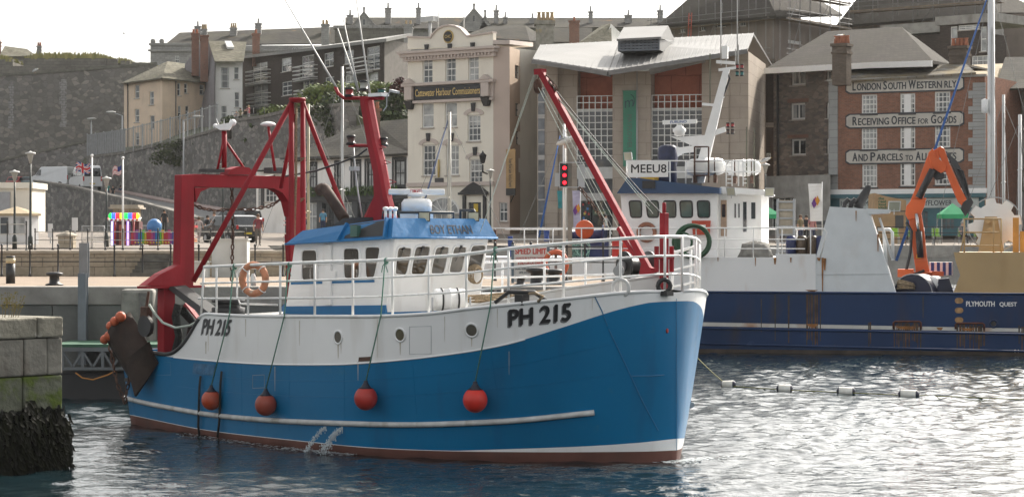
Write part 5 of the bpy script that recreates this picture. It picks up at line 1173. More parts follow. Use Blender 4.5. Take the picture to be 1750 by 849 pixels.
n=Vector((u.y,-u.x,0));lm2=mat('logo_red',(.5,.03,.04),.5);lettering('JRC',lambda s,t:c+u*(-.10+.18*s)+n*.072+Vector((0,0,-.035+.07*t)),lm2,sc_,.05);b=B();e_=[c+u*a+n*.07+Vector((0,0,z))for a,z in((-.13,-.05),(.11,-.05),(.11,.05),(-.13,.05))];b.tube(e_,.006,4,close=True);b.build('logo_frame',lm2,sc_)
b=B()
for px in(659,667,675):x,y,z=TF.on(px,372,0,8.0);b.tube([(8.0,y,RZ-.05),(8.0,y,RZ+.17)],.03,8);b.lathe([(.02,0),(.065,.03),(.06,.07),(.01,.09)],(8.0,y,RZ+.16),10)
b.build('gps_mushroom',whm,tr)
b=B();b.tube([(7.3,-.9,RZ),(7.3,-.9,RZ+.14),(7.9,.6,RZ+.14),(7.9,.6,RZ)],.03,6);b.tube([(7.7,1.0,RZ-.1),(7.7,1.0,RZ+.2),(8.0,1.1,RZ+.2),(8.1,1.15,RZ)],.035,6);b.build('roof_bar',dark,tr)
b=B();P=lambda px,py,y=0.0:Vector(TF.on(px,py,1,y))
q=[P(550,397,-.5),P(618,382,-.5),P(616,371,-.5),P(587,373,-.5)];b.prism(q,(0,1.0,0));fc=b.build('funnel_casing',mat('sooty',(.05,.045,.042),.8,var=.3),tr)
b=B();b.tube([P(588,374),P(566,338),P(556,324),P(552,322)],[.13,.12,.125,.13],12);b.tube([P(552,322),P(545,326)],.13,12);b.build('exhaust_pipe',mat('exhaust_brown',(.085,.06,.05),.8,.3,var=.4,vs=4),fc)
# ---- mast
red=mat('mast_red',(.27,.014,.022),.55,var=.14,vs=1.2,streak=((.15,.02,.018),.6,2.5),bump=.12,bs=7,spec=.25,spots=((.16,.05,.035),4.5,.69))
out=[(619,165),(634,165),(637,180),(649,240),(659,278),(672,335),(679,376),(620,378),(637,335),(640,302),(631,255),(619,180)]
b=B();q=[P(*p)for p in out];m_=len(q)
lay=[]
for yy,k in((-.14,.42),(-.07,.62),(.07,.62),(.14,.42)):
 cen=[(q[i]+q[(11-i)%m_ if False else m_-1-i])/2 for i in range(m_)]
 ids_=[]
 for i in range(m_):
  mate=q[{0:0,1:0,2:11,3:10,4:9,5:8,6:7,7:6,8:5,9:4,10:3,11:2}[i]]if i>1 else q[1-i];c=(q[i]+mate)/2;p=c+(q[i]-c)*(min(1,k*1.5)if i in(6,7)else k);ids_.append(b.V((p.x,yy,p.z)))
 lay.append(ids_)
b.idx(lay[0]);b.idx(lay[-1][::-1])
for a,c in zip(lay,lay[1:]):
 for i in range(m_):b.idx([a[i],a[(i+1)%m_],c[(i+1)%m_],c[i]])
mast=b.build('mast',red,tr)
b=B();b.tube([P(573,149),P(578,160),P(588,168),P(612,168),P(655,168)],.04,8);b.tube([P(599,249),P(640,249)],.035,8);b.bar(P(600,250,-.15),P(600,250,.15),.12,.04);b.build('crossarm',red,mast)
def lantern(px,py0,py1,r,m,y=0.0,nm='lantern'):
 p,q=P(px,py1,y),P(px,py0,y);h=q.z-p.z;b=B();b.lathe([(r*1.1,0),(r*1.1,h*.25),(r*.85,h*.27),(r*.85,h*.78),(r*1.05,h*.8),(r*.9,h)],p,12,mis=[0,0,1,0,0]);b.build(nm,[black,m],mast)
lred=mat('lamp_red',(.30,.03,.03),.3);lcl=mat('lamp_clear',(.42,.41,.37),.25);lgr=mat('lamp_teal',(.03,.16,.15),.3);lsm=mat('lamp_smoke',(.09,.06,.05),.3)
lantern(597,150,166,.1,lred);lantern(622,138,156,.1,lcl);lantern(600,231,248,.1,lsm);lantern(656,235,250,.09,lsm,.2);lantern(652,152,160,.1,lgr)
b=B();p,q=P(636,166),P(658,159);b.box(p.x,q.x,-.12,.12,p.z,q.z);b.build('white_box',whm,mast)
b=B();p=P(668,155);b.bar(p,P(680,158),.1,.05);b.tube([p,P(661,165),P(661,182),P(655,190)],.012,5);b.build('wind_vane',galv,mast)
b=B()
for px,py in((662,278),(671,311),(654,252)):b.tube([P(px-5,py-4,-.2),P(px+6,py,-.2),P(px-5,py+3,-.2)],.014,5)
b.build('rung',red,mast)
b=B()
for(a,c)in(((575,150),(487,0)),((613,156),(577,49)),((612,154),(586,30)),((632,160),(609,0))):
 a,c=P(*a),P(*c);c=a+(c-a)*1.12 if py==0 else c;b.tube([a,a.lerp(c,.3),c],[.028,.02,.013],6)
b.build('whip_aerial',mat('aerial_white',(.40,.40,.39),.5),mast)
b=B();b.tube([P(604,252),P(607,290),P(612,330),P(620,378)],.018,6);b.box(*[v for v in(P(601,292).x,P(610,288).x)],-.08,.08,P(601,292).z,P(601,285).z);b.build('conduit',galv,mast)
# ---- stern gantry
GX=1.5
def G(px,py,x=GX):return Vector(TF.on(px,py,0,x))
b=B();b.prism([G(*p)for p in((236,488),(262,468),(295,452),(298,299),(319,298),(320,462),(318,489))],(.27,0,0));gn=b.build('gantry',red,tr,bevel=.015)
b=B();p=G(236,489);q=G(335,489);b.box(GX-.04,GX+.32,p.y,q.y,p.z-.05,p.z+.003);b.build('flange',red,gn)
b=B();b.box(GX+.02,GX+.27,G(264,0).y+.06,G(287,0).y,1.62,p.z-.053);b.build('lower_leg',red,gn,bevel=.015)
b=B();z0,z1=G(330,320).z,G(330,298).z;b.box(GX+.03,GX+.25,G(319,0).y+.003,G(505,0).y,z0,z1);b.build('crossbeam',red,gn,bevel=.015)
b=B();b.prism([G(*p)for p in((375,299),(380,290),(395,285),(412,287),(422,299))],(.3,0,0));b.build('beam_crown',red,gn)
b=B();yl=G(486,0).y;yr=G(505,0).y;b.box(GX+.06,GX+.36,yl,yr,1.08,z0-.003);b.prism([G(*p)for p in((440,321),(455,322),(470,330),(480,345),(486,370),(486,321))],(.28,0,0));b.prism([G(486,400),G(505,400),G(512,440),G(512,470),G(490,470)],(.3,0,0));b.build('port_leg',red,gn)
b=B();b.prism([G(320,321),G(346,321),G(330,328),G(322,345)],(.28,0,0));b.build('knee',red,gn)
b=B()
for py in(318,347,377,405):b.tube([G(326,py-4,GX-.02),G(340,py,GX-.1),G(326,py+3,GX-.02)],.014,5);b.tube([G(485,py+8,GX-.02),G(495,py+3,GX-.1),G(485,py,GX-.02)],.012,5)
b.build('rung',red,gn)
b=B()
for pa,pb in((343,386),(424,458)):p,q=G(pa,318),G(pb,318);b.tube([(GX-.1,p.y,p.z),(GX-.1,q.y,q.z)],.055,8)
b.build('tube_light',mat('tube_light',(.45,.42,.33),.4),gn)
b=B();b.tube([G(383,287),G(383,224)],.06,8);b.tube([G(382,240),G(371,292)],.028,6);b.tube([G(386,242),G(420,292)],.03,6);rp=b.build('radar_post',red,gn)
b=B();p=G(383,221);u=Vector((cos(radians(46)),sin(radians(46)),0))
b.hexa([p+u*a+Vector((0,0,z))+Vector((u.y,-u.x,0))*e for a,e,z in((-.1,-.12,-.02),(.12,-.12,-.02),(.12,.12,-.02),(-.1,.12,-.02),(-.24,-.1,.08),(.24,-.1,.16),(.24,.1,.16),(-.24,.1,.08))])
b.ball(tuple(p+u*.2+Vector((0,0,.15))),.08,10);b.ball(tuple(p-u*.2+Vector((0,0,.07))),.06,10)
for a in(-.12,0,.1):b.tube([p+u*a+Vector((0,0,.1)),p+u*(a*1.5)+Vector((0,0,.24))],.008,5)
b.build('aerial_head',whm,rp)
p=TF.on(458,213,1,.1);b=B();b.tube([P(470,292,.1),P(462,240,.1),Vector(p)],.035,6);q=b.build('dish_post',red,gn);b=B();b.lathe([(.02,-.05),(.17,-.02),(.18,.01),(.12,.05),(.02,.07)],p,16);b.build('dish',whm,q)
# tripod
ap=P(508,172)
b=B();b.lathe([(.14,-.05),(.2,.02),(.18,.06)],ap,12);af=b.build('tripod_cap',red,tr)
foot=Vector(TF.on(330,481,1,-1.75));b=B();b.tube([ap+Vector((-.1,-.06,-.02)),foot],.062,10);b.build('tripod_leg',red,af)
foot2=Vector(TF.on(592,372,1,1.3));b=B();b.tube([ap+Vector((.1,.06,-.02)),foot2],.055,10);b.build('tripod_leg',red,af)
for dx,w in((-.09,.065),(.09,.06)):b=B();p=ap+Vector((dx,dx,-.02));b.tube([p,(p.x,p.y,2.6)],w,10);b.build('tripod_leg',red,af)
b=B();b.tube([P(505,195),P(480,322)],.045,8);b.build('tripod_leg',red,af)
b=B()
for py in(271,340):b.tube([P(514,py),P(521,py-2),P(514,py+4)],.016,5)
b.tube([P(506,178),P(506,300),P(502,430)],.03,6);b.build('hoist_wire',rope_t,af)
# rigging on the stern
def link_chain(pts,parent,name='chain',r=.018,L_=.11,m=None):
 b=B();k=0
 for p,q in zip(pts,pts[1:]):
  p,q=Vector(p),Vector(q);n=max(1,int((q-p).length/L_))
  for i in range(n):
   c=p.lerp(q,(i+.5)/n);d=(q-p).normalized();u=d.cross(Vector((.3,1,.2))).normalized();v=d.cross(u);w=u if k%2 else v;k+=1
   b.tube([c+d*L_*.62*cos(t)+w*L_*.3*sin(t)for t in[2*pi*j/8 for j in range(8)]],r,5,close=True)
 return b.build(name,m or rust,parent)
link_chain([G(322,346),G(345,356),G(370,360),G(392,357)],gn);link_chain([G(392,357),G(430,358),G(462,352),G(484,338)],gn)
link_chain([G(396,318),G(398,400),G(396,480)],gn)
b=B();b.tube([G(330,302,GX-.1),G(380,304,GX-.12),G(430,303,GX-.1),G(478,303,GX)]+[P(*p)for p in((540,292),(585,277),(612,266),(628,254))],.022,6);b.tube([G(345,298,GX-.1),G(400,306,GX-.1),G(470,300,GX)],.02,6);b.build('power_cable',black,tr)
b=B();p=G(355,294);b.box(GX,GX+.3,p.y-.25,p.y+.25,p.z-.01,p.z+.06);p=G(462,293);b.box(GX,GX+.3,p.y-.2,p.y+.2,p.z-.05,p.z+.08);b.build('junction_box',dark,gn)
def H(px,py,y):return Vector(TF.on(px,py,1,y))
b=B();b.prism([H(283,490,-2.3),H(296,489,-2.3),H(356,533,-2.6),H(340,535,-2.6)],(.0,.35,.02));b.build('steel_ramp',mat('ramp_dark',(.03,.03,.03),.6),tr)
for y,x in((-1.3,2.55),(.3,3.0),(1.5,3.2)):
 b=B();b.lathe([(.05,0),(.72,.01),(.72,.07),(.05,.08)],(x,y,2.1+.1*y),24,ax=(0,1,0));b.build('net_drum_flange',mat('drum_blue',(.02,.17,.38),.5,var=.2),tr)
b=B();b.tube([(2.55,-1.2,2.0),(3.2,1.5,2.2)],.4,14);b.build('net_drum',mat('dark_net',(.03,.032,.03),.95,var=.5,vs=20,bump=.8),tr)
b=B();b.lathe([(.36,0),(.36,.16),(.28,.17),(.28,.26),(.36,.28),(.36,.34)],(3.95,-2.35,2.6),18);b.build('mooring_bitt',black,tr)
b=B();b.tube([H(305,520,-2.2),H(300,540,-2.25),H(306,575,-2.25),H(300,600,-2.25)],.09,8);b.tube([H(312,530,-2.1),H(330,550,-1.6),H(322,590,-1.8)],.1,8);b.build('net_roll',MATS['dark_net'],tr)
b=B();b.bar(H(318,520,-1.2),H(345,555,-1.2),.12,.1);b.build('gallows_strut',red,tr)
b=B();bl=H(250,545,-2.5);b.hexa([bl+Vector(v)for v in((-.16,-.08,-.33),(.16,-.08,-.33),(.16,.08,-.33),(-.16,.08,-.33),(-.12,-.08,.28),(.12,-.08,.28),(.12,.08,.28),(-.12,.08,.28))]);b.tube([bl+Vector((0,0,.25)),bl+Vector((.02,.05,.62))],.04,6);blk=b.build('towing_block',rust,tr,bevel=.03);b=B();b.lathe([(.24,0),(.2,.05),(.24,.1)],bl+Vector((.1,-.14,-.15)),14,ax=(0,1,0));b.build('sheave',dark,blk)
b=B();b.tube([H(*p)for p in((255,520,-2.5),(262,532,-2.5),(278,551,-2.55),(300,560,-2.6),(325,556,-2.7),(345,545,-2.75),(358,534,-2.8))],.028,6);b.build('warp',rope_w,tr)
b=B();b.tube([G(318,452),G(326,410),G(322,470),G(305,492)],.012,5);b.build('lashing',rope_t,tr)
# ---- foredeck: boom, post, winch, breakwater, ropes
b=B();p0,p1=P(1112,466),P(924,122);b.bar(p0,p1,.105,.13);boom=b.build('derrick_boom',red,tr,bevel=.012)
b=B();b.bar(P(1092,432)-Vector((.06,0,.08)),P(1062,382)-Vector((.06,0,.08)),.1,.08);b.bar(P(1110,462)+Vector((-.2,0,.02)),P(1110,462)+Vector((.08,0,-.05)),.1,.2);b.build('boom_heel',red,boom)
b=B();p=p1;b.box(p.x-.12,p.x+.09,-.075,.075,p.z-.07,p.z+.045);b.build('boom_head',red,boom)
for px,py,y in((919,148,.1),(946,156,.12)):
 b=B();c=P(px,py,y);b.lathe([(.03,-.04),(.11,-.03),(.12,.03),(.03,.05)],c,12,ax=(.7,-.7,0),sc=(.75,1.3));b.tube([c+Vector((0,0,.1)),P(922,126)],.015,5);b.build('pulley_block',rust,boom)
link_chain([P(925,122),P(940,138),P(950,155)],boom,r=.02,L_=.13)
b=B();p,q=P(1135,466),P(1135,364);b.box(p.x-.065,p.x+.065,-.065,.065,3.15,q.z);b.box(p.x-.05,p.x+.05,-.25,.25,3.85,3.95);b.tube([q,q+Vector((0,0,.2))],.04,8)
for s in(-1,1):b.box(p.x-.04,p.x+.04,s*.22-.03,s*.22+.03,3.6,4.1)
sp=b.build('samson_post',red,tr,bevel=.01)
b=B()
for a,c,w,in((P(925,122),P(1133,368),.012),):b.tube(sag(a,c,.08),w,5)
b.build('dark_stay',dark,boom)
b=B()
for a,c in((P(922,130),P(1110,352)),(P(930,140),P(1116,365)),(P(920,150),P(1046,400)),(P(926,152),P(1085,440)),(P(915,128),Vector(TF.on(821,396,0,8.45))),(P(912,128),Vector(TF.on(836,352,0,8.2)))):b.tube([a,c],.0065,5)
b.build('boom_tackle',rope_w,boom)
link_chain([P(990,320),P(1010,345),P(1032,378)],boom,r=.014,L_=.12)
b=B();c=P(1088,455,.35);b.lathe([(.30,-.3),(.30,-.26),(.17,-.25),(.17,.25),(.30,.26),(.30,.3)],c,20,ax=(0.3,1,0));b.box(c.x-.3,c.x+.3,c.y-.35,c.y+.35,3.1,c.z-.25);wi=b.build('winch',mat('greasy_black',(.02,.02,.02),.4),tr)
b=B();b.lathe([(.1,0),(.1,.1),(.06,.1)],c+Vector((-.09,-.4,0)),14,ax=(.3,1,0));b.build('winch_hub',grey,wi)
c=P(1058,463,-.3);b=B();b.lathe([(.11,0),(.11,.04)],c,14,ax=(.5,-1,0));b.tube([c,(c.x,c.y+.1,c.z-.3)],.03,6);b.build('hand_lamp',grey,tr)
bw_m=mat('breakwater_white',(.56,.555,.55),.5,var=.06,streak=((.40,.35,.30),.4,4))
q1=Vector(TF.on(1137,471,1,-.05))
for s in(1,-1):
 m2=lambda p:Vector((p.x,p.y*s,p.z));zz=lambda x:ztop(x)-.05
 ap_=Vector((14.2,0,q1.z));fr_=Vector((13.55,-1.0,3.3))if s<0 else Vector((12.6,-1.9,3.25));st=Vector((11.4,-2.5,ztop(11.4)+.1));md=Vector((12.8,-1.4,(q1.z+ztop(11.9))/2+.05))
 b=B()
 for a,c in((st,md),(md,ap_)):b.prism([m2(a),m2(c),m2(Vector((c.x,c.y,zz(c.x)))),m2(Vector((a.x,a.y,zz(a.x))))],(.012,.03*s,0))
 b.tube([m2(st),m2(md),m2(ap_)],.03,6);b.build('breakwater',bw_m,tr)
p=railhit(1058,492);b=B();b.ring((p.x,p.y+.05,p.z),.16,.035,ax=(-.45,1,0),n=18);b.build('hawse_ring',bw_m,tr)
p=railhit(1135,491,.05);b=B();b.ring((p.x,p.y,p.z+.03),.12,.045,ax=(.8,-.6,0),n=14);b.box(p.x-.15,p.x+.15,p.y-.1,p.y+.1,p.z-.16,p.z-.07);b.build('fairlead',black,tr)
p=railhit(892,512,.12);b=B();b.tube([p+Vector((-.42,-.3,-.06)),p+Vector((-.2,-.16,.14)),p+Vector((.2,.12,.14)),p+Vector((.42,.28,-.04))],.04,8);b.box(p.x-.1,p.x+.1,p.y-.1,p.y+.1,p.z-.1,p.z+.1);b.build('roller_fairlead',black,tr)
rr=random.Random(12);b=B()
for k in range(14):
 c=Vector(TF.on(815+k*7.5,512-k*.6,2,3.0+.02*(k%3)));b.ring((c.x,c.y,c.z+rr.uniform(-.02,.07)),rr.uniform(.22,.42),.026,ax=(rr.uniform(-.2,.2),rr.uniform(-.2,.2),1),n=16,k=6)
b.tube([Vector(TF.on(870,506,2,3.05)),Vector(TF.on(890,502,2,3.15)),Vector(TF.on(915,501,2,3.25)),Vector(TF.on(928,506,2,3.2)),Vector(TF.on(920,515,2,3.1))],.03,6)
tag(b.build('rope_heap',rope_t,None),'heap of brown mooring rope on the foredeck of the trawler','rope');bpy.data.objects['rope_heap'].location=TF.o;bpy.data.objects['rope_heap'].rotation_euler=(0,0,TF.a)
# life raft canister in its cradle
c=Vector(TF.on(768,512,1,-1.75));lr=thing('life_raft','white cylindrical life raft canister strapped in a cradle before the wheelhouse','life raft',TF)
ax_=Vector((.55,.83,0)).normalized();b=B();b.lathe([(.12,-.34),(.2,-.31),(.22,-.26),(.22,-.02),(.235,-.015),(.235,.015),(.22,.02),(.22,.26),(.2,.31),(.12,.34)],c,18,ax=ax_);b.build('canister',whm,lr)
b=B()
for t in(-.16,.16):b.ring(c+ax_*t,.228,.018,ax=ax_,n=18)
b.build('strap',black,lr)
b=B()
for t in(-.38,.38):e=c+ax_*t;sd_=ax_.cross(Vector((0,0,1)))*.22;b.tube([e-sd_+Vector((0,0,.06)),e-sd_-Vector((0,0,.27)),e+sd_-Vector((0,0,.27)),e+sd_+Vector((0,0,.06))],.02,6)
b.build('cradle',galv,lr)
# lifebuoy on the rail
c=railhit(434,477,.16);lb=thing('lifebuoy','faded orange lifebuoy hanging on the white rail of the trawler','lifebuoy',TF)
b=B();b.ring(c,.30,.075,ax=(.25,-1,0),n=26,k=10);b.build('ring',mat('buoy_faded',(.52,.22,.12),.7,var=.3,vs=6,spots=((.55,.42,.32),5,.55)),lb);b=B()
for k in range(4):a=pi/4+k*pi/2;u=Vector((1,.25,0)).normalized();b.ring(c+u*.3*cos(a)+Vector((0,0,.3*sin(a))),.082,.012,ax=u*-sin(a)+Vector((0,0,cos(a))),n=12,k=5)
b.lathe([(.06,-.14),(.06,.05),(.03,.12)],c+Vector((0,-.02,0)),10);b.build('grab_band',whm,lb)
# coil of rope on the wheelhouse corner
b=B();c=plane_hit(806,468,*front_p)+Vector((.1,0,0))
for k in range(5):b.ring(c+Vector((.02*k,0,-.01*k)),.2-.01*k,.014,ax=(1,.3*(k-2)*.3,0),n=18,k=5)
b.build('rope_coil',rope_t,tr)
# fenders
balls=[(361,683,17.5,401,456,'faded orange red round fender with scuffed skin, aftmost on the blue hull beside black hoses'),(454,691,18.5,495,453,'dull brick red round fender, second from the stern on the blue hull'),(625,680,19,660,446,'dark red round fender hanging below the square scupper'),(812,683,19.5,847,427,'brightest scarlet round fender, nearest the bow')]
cols=[(.42,.07,.03),(.33,.06,.035),(.40,.028,.02),(.62,.03,.018)]
for i,(px,py,r,kx,ky,lab)in enumerate(balls):
 R=r*47/FP*1.02;p,n=hpn(px,py,R+.01);p=Vector(TF.on(px,py,1,p.y));t=thing('round_fender',lab,'fender',TF,'round fenders hung along the hull')
 b=B();b.ball(p,R,24,sc=(1,1,1.04));b.build('ball',mat('fender_red_%s'%('scuffed','dull','dark','bright')[i],cols[i],.45,var=.15,vs=4,spots=((.30,.12,.09),7,.62)if i<2 else None),t)
 b=B();b.lathe([(R*.62,R*.82),(R*.4,R*1.0),(R*.2,R*1.3),(R*.16,R*1.5)],p,14);b.build('collar',mat('fender_navy',(.012,.014,.03),.5),t)
 k=railhit(kx,ky);e=Vector(p)+Vector((0,0,R*1.4));zm=onhull(k.x*.75+e.x*.25,2.6,.03)[0]
 b=B();b.tube([k+Vector((0,-.03,.03)),(k.x,k.y-.14,ztop(k.x)+.02),e],.014,6);b.ring(k,.05,.022,ax=(1,.2,0),n=10,k=5)
 for dx in(.05,-.05):b.tube([k,k+Vector((dx,-.05,-.1)),k+Vector((dx*1.8,-.04,-.22))],.009,5)
 b.build('rope',rope_g,t)
# trawl door with floats, hanging off the quarter
td=thing('trawl_door','rusty dark steel trawl door with orange floats hanging at the stern quarter','trawl door',TF)
Q=lambda px,py,y=-2.5:Vector(TF.on(px,py,1,y))
steel=mat('trawl_steel',(.040,.027,.022),.75,.3,var=.45,vs=2.5,bump=.35,bs=6,streak=((.11,.05,.03),.5,3))
b=B()
cols_=[(185,583),(222,533),(240,546),(268,612)]
def door(u,v):
 a=Q(185,583,-2.7).lerp(Q(228,655,-2.55),u);c=Q(222,533,-2.45).lerp(Q(270,614,-2.35),u);p=a.lerp(c,v);p.y-=.22*sin(pi*v)*(1-.3*u);return p
for i in range(8):
 for j in range(8):
  b.idx([b.V(door(i/8,j/8)),b.V(door((i+1)/8,j/8)),b.V(door((i+1)/8,(j+1)/8)),b.V(door(i/8,(j+1)/8))],0,True)
o=b.build('plate',steel,td,weld=True);md=o.modifiers.new('thick','SOLIDIFY');md.thickness=.06;md.offset=0
b=B()
for i in range(6):
 for j in range(6):
  f_=lambda u,v:Q(214+16*u,615+62*u,-2.72).lerp(Q(252,585+20*u,-2.8).lerp(Q(271,620,-2.5),u),v)
  b.face([f_(i/6,j/6),f_((i+1)/6,j/6),f_((i+1)/6,(j+1)/6),f_(i/6,(j+1)/6)])
o=b.build('shoe_plate',steel,td,weld=True);md=o.modifiers.new('thick','SOLIDIFY');md.thickness=.07
for px,py,r in((206,541,9),(196,549,8),(189,557,8),(187,574,9),(179,580,8)):
 b=B();b.ball(Q(px,py,-2.75),r*54/FP,14);b.build('float',mat('float_orange',(.50,.11,.045),.55,var=.25,vs=8),td)
link_chain([Q(188,590),Q(193,620),Q(200,655),Q(206,668)],td,r=.02,L_=.13);link_chain([Q(206,668),Q(213,690),Q(217,665),Q(232,600)],td,r=.02,L_=.13)
# water thrown by the outlets and the wash along the hull
jm=mat('white_water',(.55,.60,.62),.35,var=.2);rr=random.Random(3)
for px,py,spread in((563,731,.09),(590,733,.2)):
 p,n=hpn(px,py,.02);b=B()
 for k in range(520 if spread>.1 else 240):
  t=rr.random()**.8;q=p+n*(.05+.30*t)+Vector((-.28*t,0,-p.z*t**1.7))+Vector((rr.gauss(0,spread*t*.3),rr.gauss(0,spread*t*.3),rr.gauss(0,.03)));r=rr.uniform(.003,.009);b.ball(q,r,5,sc=(1,1,2.6))
 b.build('water_jet',jm,tr,kind='stuff',fix=False)
b=B()
def fleck(x,y,s):
 a=rr.uniform(0,pi);u=Vector((cos(a),sin(a),0))*s;v=Vector((-sin(a),cos(a),0))*s*rr.uniform(.3,.8);c=Vector((x,y,.012+rr.uniform(0,.015)));b.face([c-u,c-v,c+u,c+v])
for k in range(700):
 t=rr.random();x=7.2+2.2*t if rr.random()<.6 else rr.uniform(3.0,7.0);y=-hb(x,0)-abs(rr.gauss(0,.22))-.02;p=TF.wor((x,y,0));fleck(p[0],p[1],rr.uniform(.012,.05))
for k in range(420):x=14.65+abs(rr.gauss(0,.25));y=rr.gauss(.1,.35);p=TF.wor((x,y,0));fleck(p[0],p[1],rr.uniform(.01,.05))
b.build('wash_foam',jm,kind='stuff',fix=False)
# ================================================================ the navy research vessel behind
PF=facade(1190,87.9,1750,85.7,0.0)
pq=thing('survey_vessel','navy blue and white working ship with rust streaks moored beyond the quay','ship',PF)
X=lambda px,y=0.0:PF.XZ(px,450,y)[0];Z=lambda py,px=1400,y=0.0:PF.XZ(px,py,y)[1];K=lambda px,py,y=0.0:Vector(PF.on(px,py,1,y))
navy=mat('ship_navy',(.005,.030,.10),.38,spec=.25,var=.18,vs=.35,streak=((.045,.035,.03),.55,1.1),bump=.06,bs=.8,spots=((.03,.06,.16),.8,.66))
shipw=mat('ship_white',(.80,.80,.80),.45,var=.06,vs=.4,streak=((.40,.20,.07),.6,.9))
shipw2=mat('ship_white_clean',(.82,.82,.81),.4,var=.05,streak=((.45,.38,.30),.25,1.5))
tan=mat('ship_buff',(.47,.32,.155),.5,var=.08,vs=.6,streak=((.33,.20,.09),.35,1.2))
xa,xb=X(640),X(1960)
def zrow(p0,p1):
 z0,z1=PF.XZ(1310,p0)[1],PF.XZ(1750,p1)[1];x0,x1=X(1310),X(1750);g=(z1-z0)/(x1-x0);return z0+g*(xa-x0),z0+g*(xb-x0)
rws=[(-1.5,-1.5),(.02,.02),zrow(597.5,602),zrow(559,567),zrow(552.5,561),zrow(499.4,502)]
rws[2]=(max(rws[2][0],.05),max(rws[2][1],.12));tb=X(800)
b=B()
outl=[(xa,4.0),(xa+2.2,1.6),(tb,.25),(tb+3,0),(xb,0),(xb,8),(tb+3,8),(tb,7.75),(xa+2.2,6.4)]
def zr(r,x):return r[0]+(r[1]-r[0])*(x-xa)/(xb-xa)
rings=[[b.V((x,y,zr(r,x)))for x,y in outl]for r in rws]
for j,(r0,r1)in enumerate(zip(rings,rings[1:])):
 for k in range(len(outl)):b.idx([r0[k],r0[(k+1)%9],r1[(k+1)%9],r1[k]],(0,0,1,2,1)[j])
b.idx(rings[-1],1);hullp=b.build('hull',[mat('boot_topping',(.06,.045,.035),.85,var=.4,vs=2),navy,mat('ship_stripe',(.56,.55,.52),.5,var=.1,streak=((.36,.14,.03),.95,.8))],pq)
b=B()
for r,dz in((rws[5],0),(rws[3],-.08),(zrow(589.5,600),0)):b.tube([(tb+3,-.02,zr(r,tb+3)+dz),(xb,-.02,zr(r,xb)+dz)],.045,6)
b.build('rubbing_strake',navy,pq)
stain=mat('rust_run',(.05,.04,.032),.75,var=.6,vs=3,streak=((.13,.055,.02),.8,2.5));rr=random.Random(6);b=B()
for pa,pc,t0,t1,n in((1376,1402,500,597,9),(1483,1488,546,597,2),(1527,1574,549,601,13),(1634,1682,552,601,12),(1740,1760,555,601,5),(1322,1325,500,590,1),(1346,1349,500,590,1),(1575,1578,505,550,1),(1300,1302,505,570,1)):
 for k in range(n):
  p=pa+(pc-pa)*(k+rr.random()*.6)/n;w=(pc-pa)/n*rr.uniform(.5,1.1);t=t0+rr.uniform(0,5);e=t1-rr.uniform(0,22 if n>4 else 10)
  q=[K(p,t),K(p+w,t),K(p+w*.8,e),K(p+w*.2,e)];b.face([(v.x,-.006-.0004*k,v.z)for v in q],k%2)
b.build('rust_stain',[stain,mat('rust_run_brown',(.10,.05,.025),.8,var=.6,vs=3)],hullp,fix=False)
b=B();orr=mat('rust_orange',(.30,.13,.04),.8,var=.5,vs=4)
for k,(pa,pc,t0,t1)in enumerate(((1378,1399,553,559),(1382,1396,554,560),(1528,1574,557,563),(1600,1612,559,564),(1640,1668,560,565),(1404,1407.5,440,498),(1407,1412,441,462),(1396,1403,440,446),(1376,1398,495,498.5),(1322,1327,440,452),(1350,1353,440,449),(1462,1464,360,378),(1499,1502,400,430),(1226,1228,440,447),(1290,1292,440,455))):
 q=[K(pa,t0,.05),K(pc,t0+.3,.05),K(pc-(pc-pa)*.3,t1,.05),K(pa+(pc-pa)*.25,t1-1,.05)];y=-.009-k*.0003 if t0>499 else .045-k*.0003;b.face([(v.x,y,v.z)for v in q])
b.build('rust_patch',orr,hullp,fix=False)
frm=mat('rust_frame',(.10,.03,.02),.8,var=.4,vs=5);b=B()
for pa,pc,t in((1527,1574,549),(1633,1682,552)):
 q=[K(pa,562),K(pa,t+2),K(pa+3,t),K(pc-3,t),K(pc,t+2),K(pc,562)];b.tube([(v.x,-.03,v.z)for v in q],.04,6)
b.build('fender_frame',frm,hullp)
for py in(513.5,530,546.5):
 a,c=K(1632,py),K(1646,py);b=B();b.tube([(a.x+.12,-.005,a.z),(c.x-.12,-.005,c.z)],.0,4);b=B();n=16;h=.105
 b.face([((a.x+.1 if cos(t)<0 else c.x-.1)+h*cos(t),-.012,a.z+h*sin(t))for t in[2*pi*(k+.5)/n for k in range(n)]]);b.build('freeing_port',mat('port_rust',(.34,.20,.09),.8,var=.5,vs=5),pq)
c=K(1698,553);b=B();b.ring((c.x,-.02,c.z),.13,.035,ax=(0,1,0),n=14);q=b.build('fairlead',navy,pq);b=B();b.lathe([(.12,0),(.12,.01)],(c.x,-.006,c.z),14,ax=(0,-1,0));b.build('opening',black,q)
for s,pa,pc,py0,py1,m in(('PLYMOUTH',1651,1700,514.5,523.5,shipw2),('QUEST',1708,1738,516,524.5,shipw2)):
 p,q=K(pa,py1),K(pc,py0);flat_text(s,p.x,q.x,p.z,q.z,-.014,m,pq,.03,name='ship_name')
p,q=K(1733,602),K(1741,597);flat_text('31',p.x,q.x,max(p.z,.1),q.z,-.014,shipw2,pq,.03,name='draught_mark')
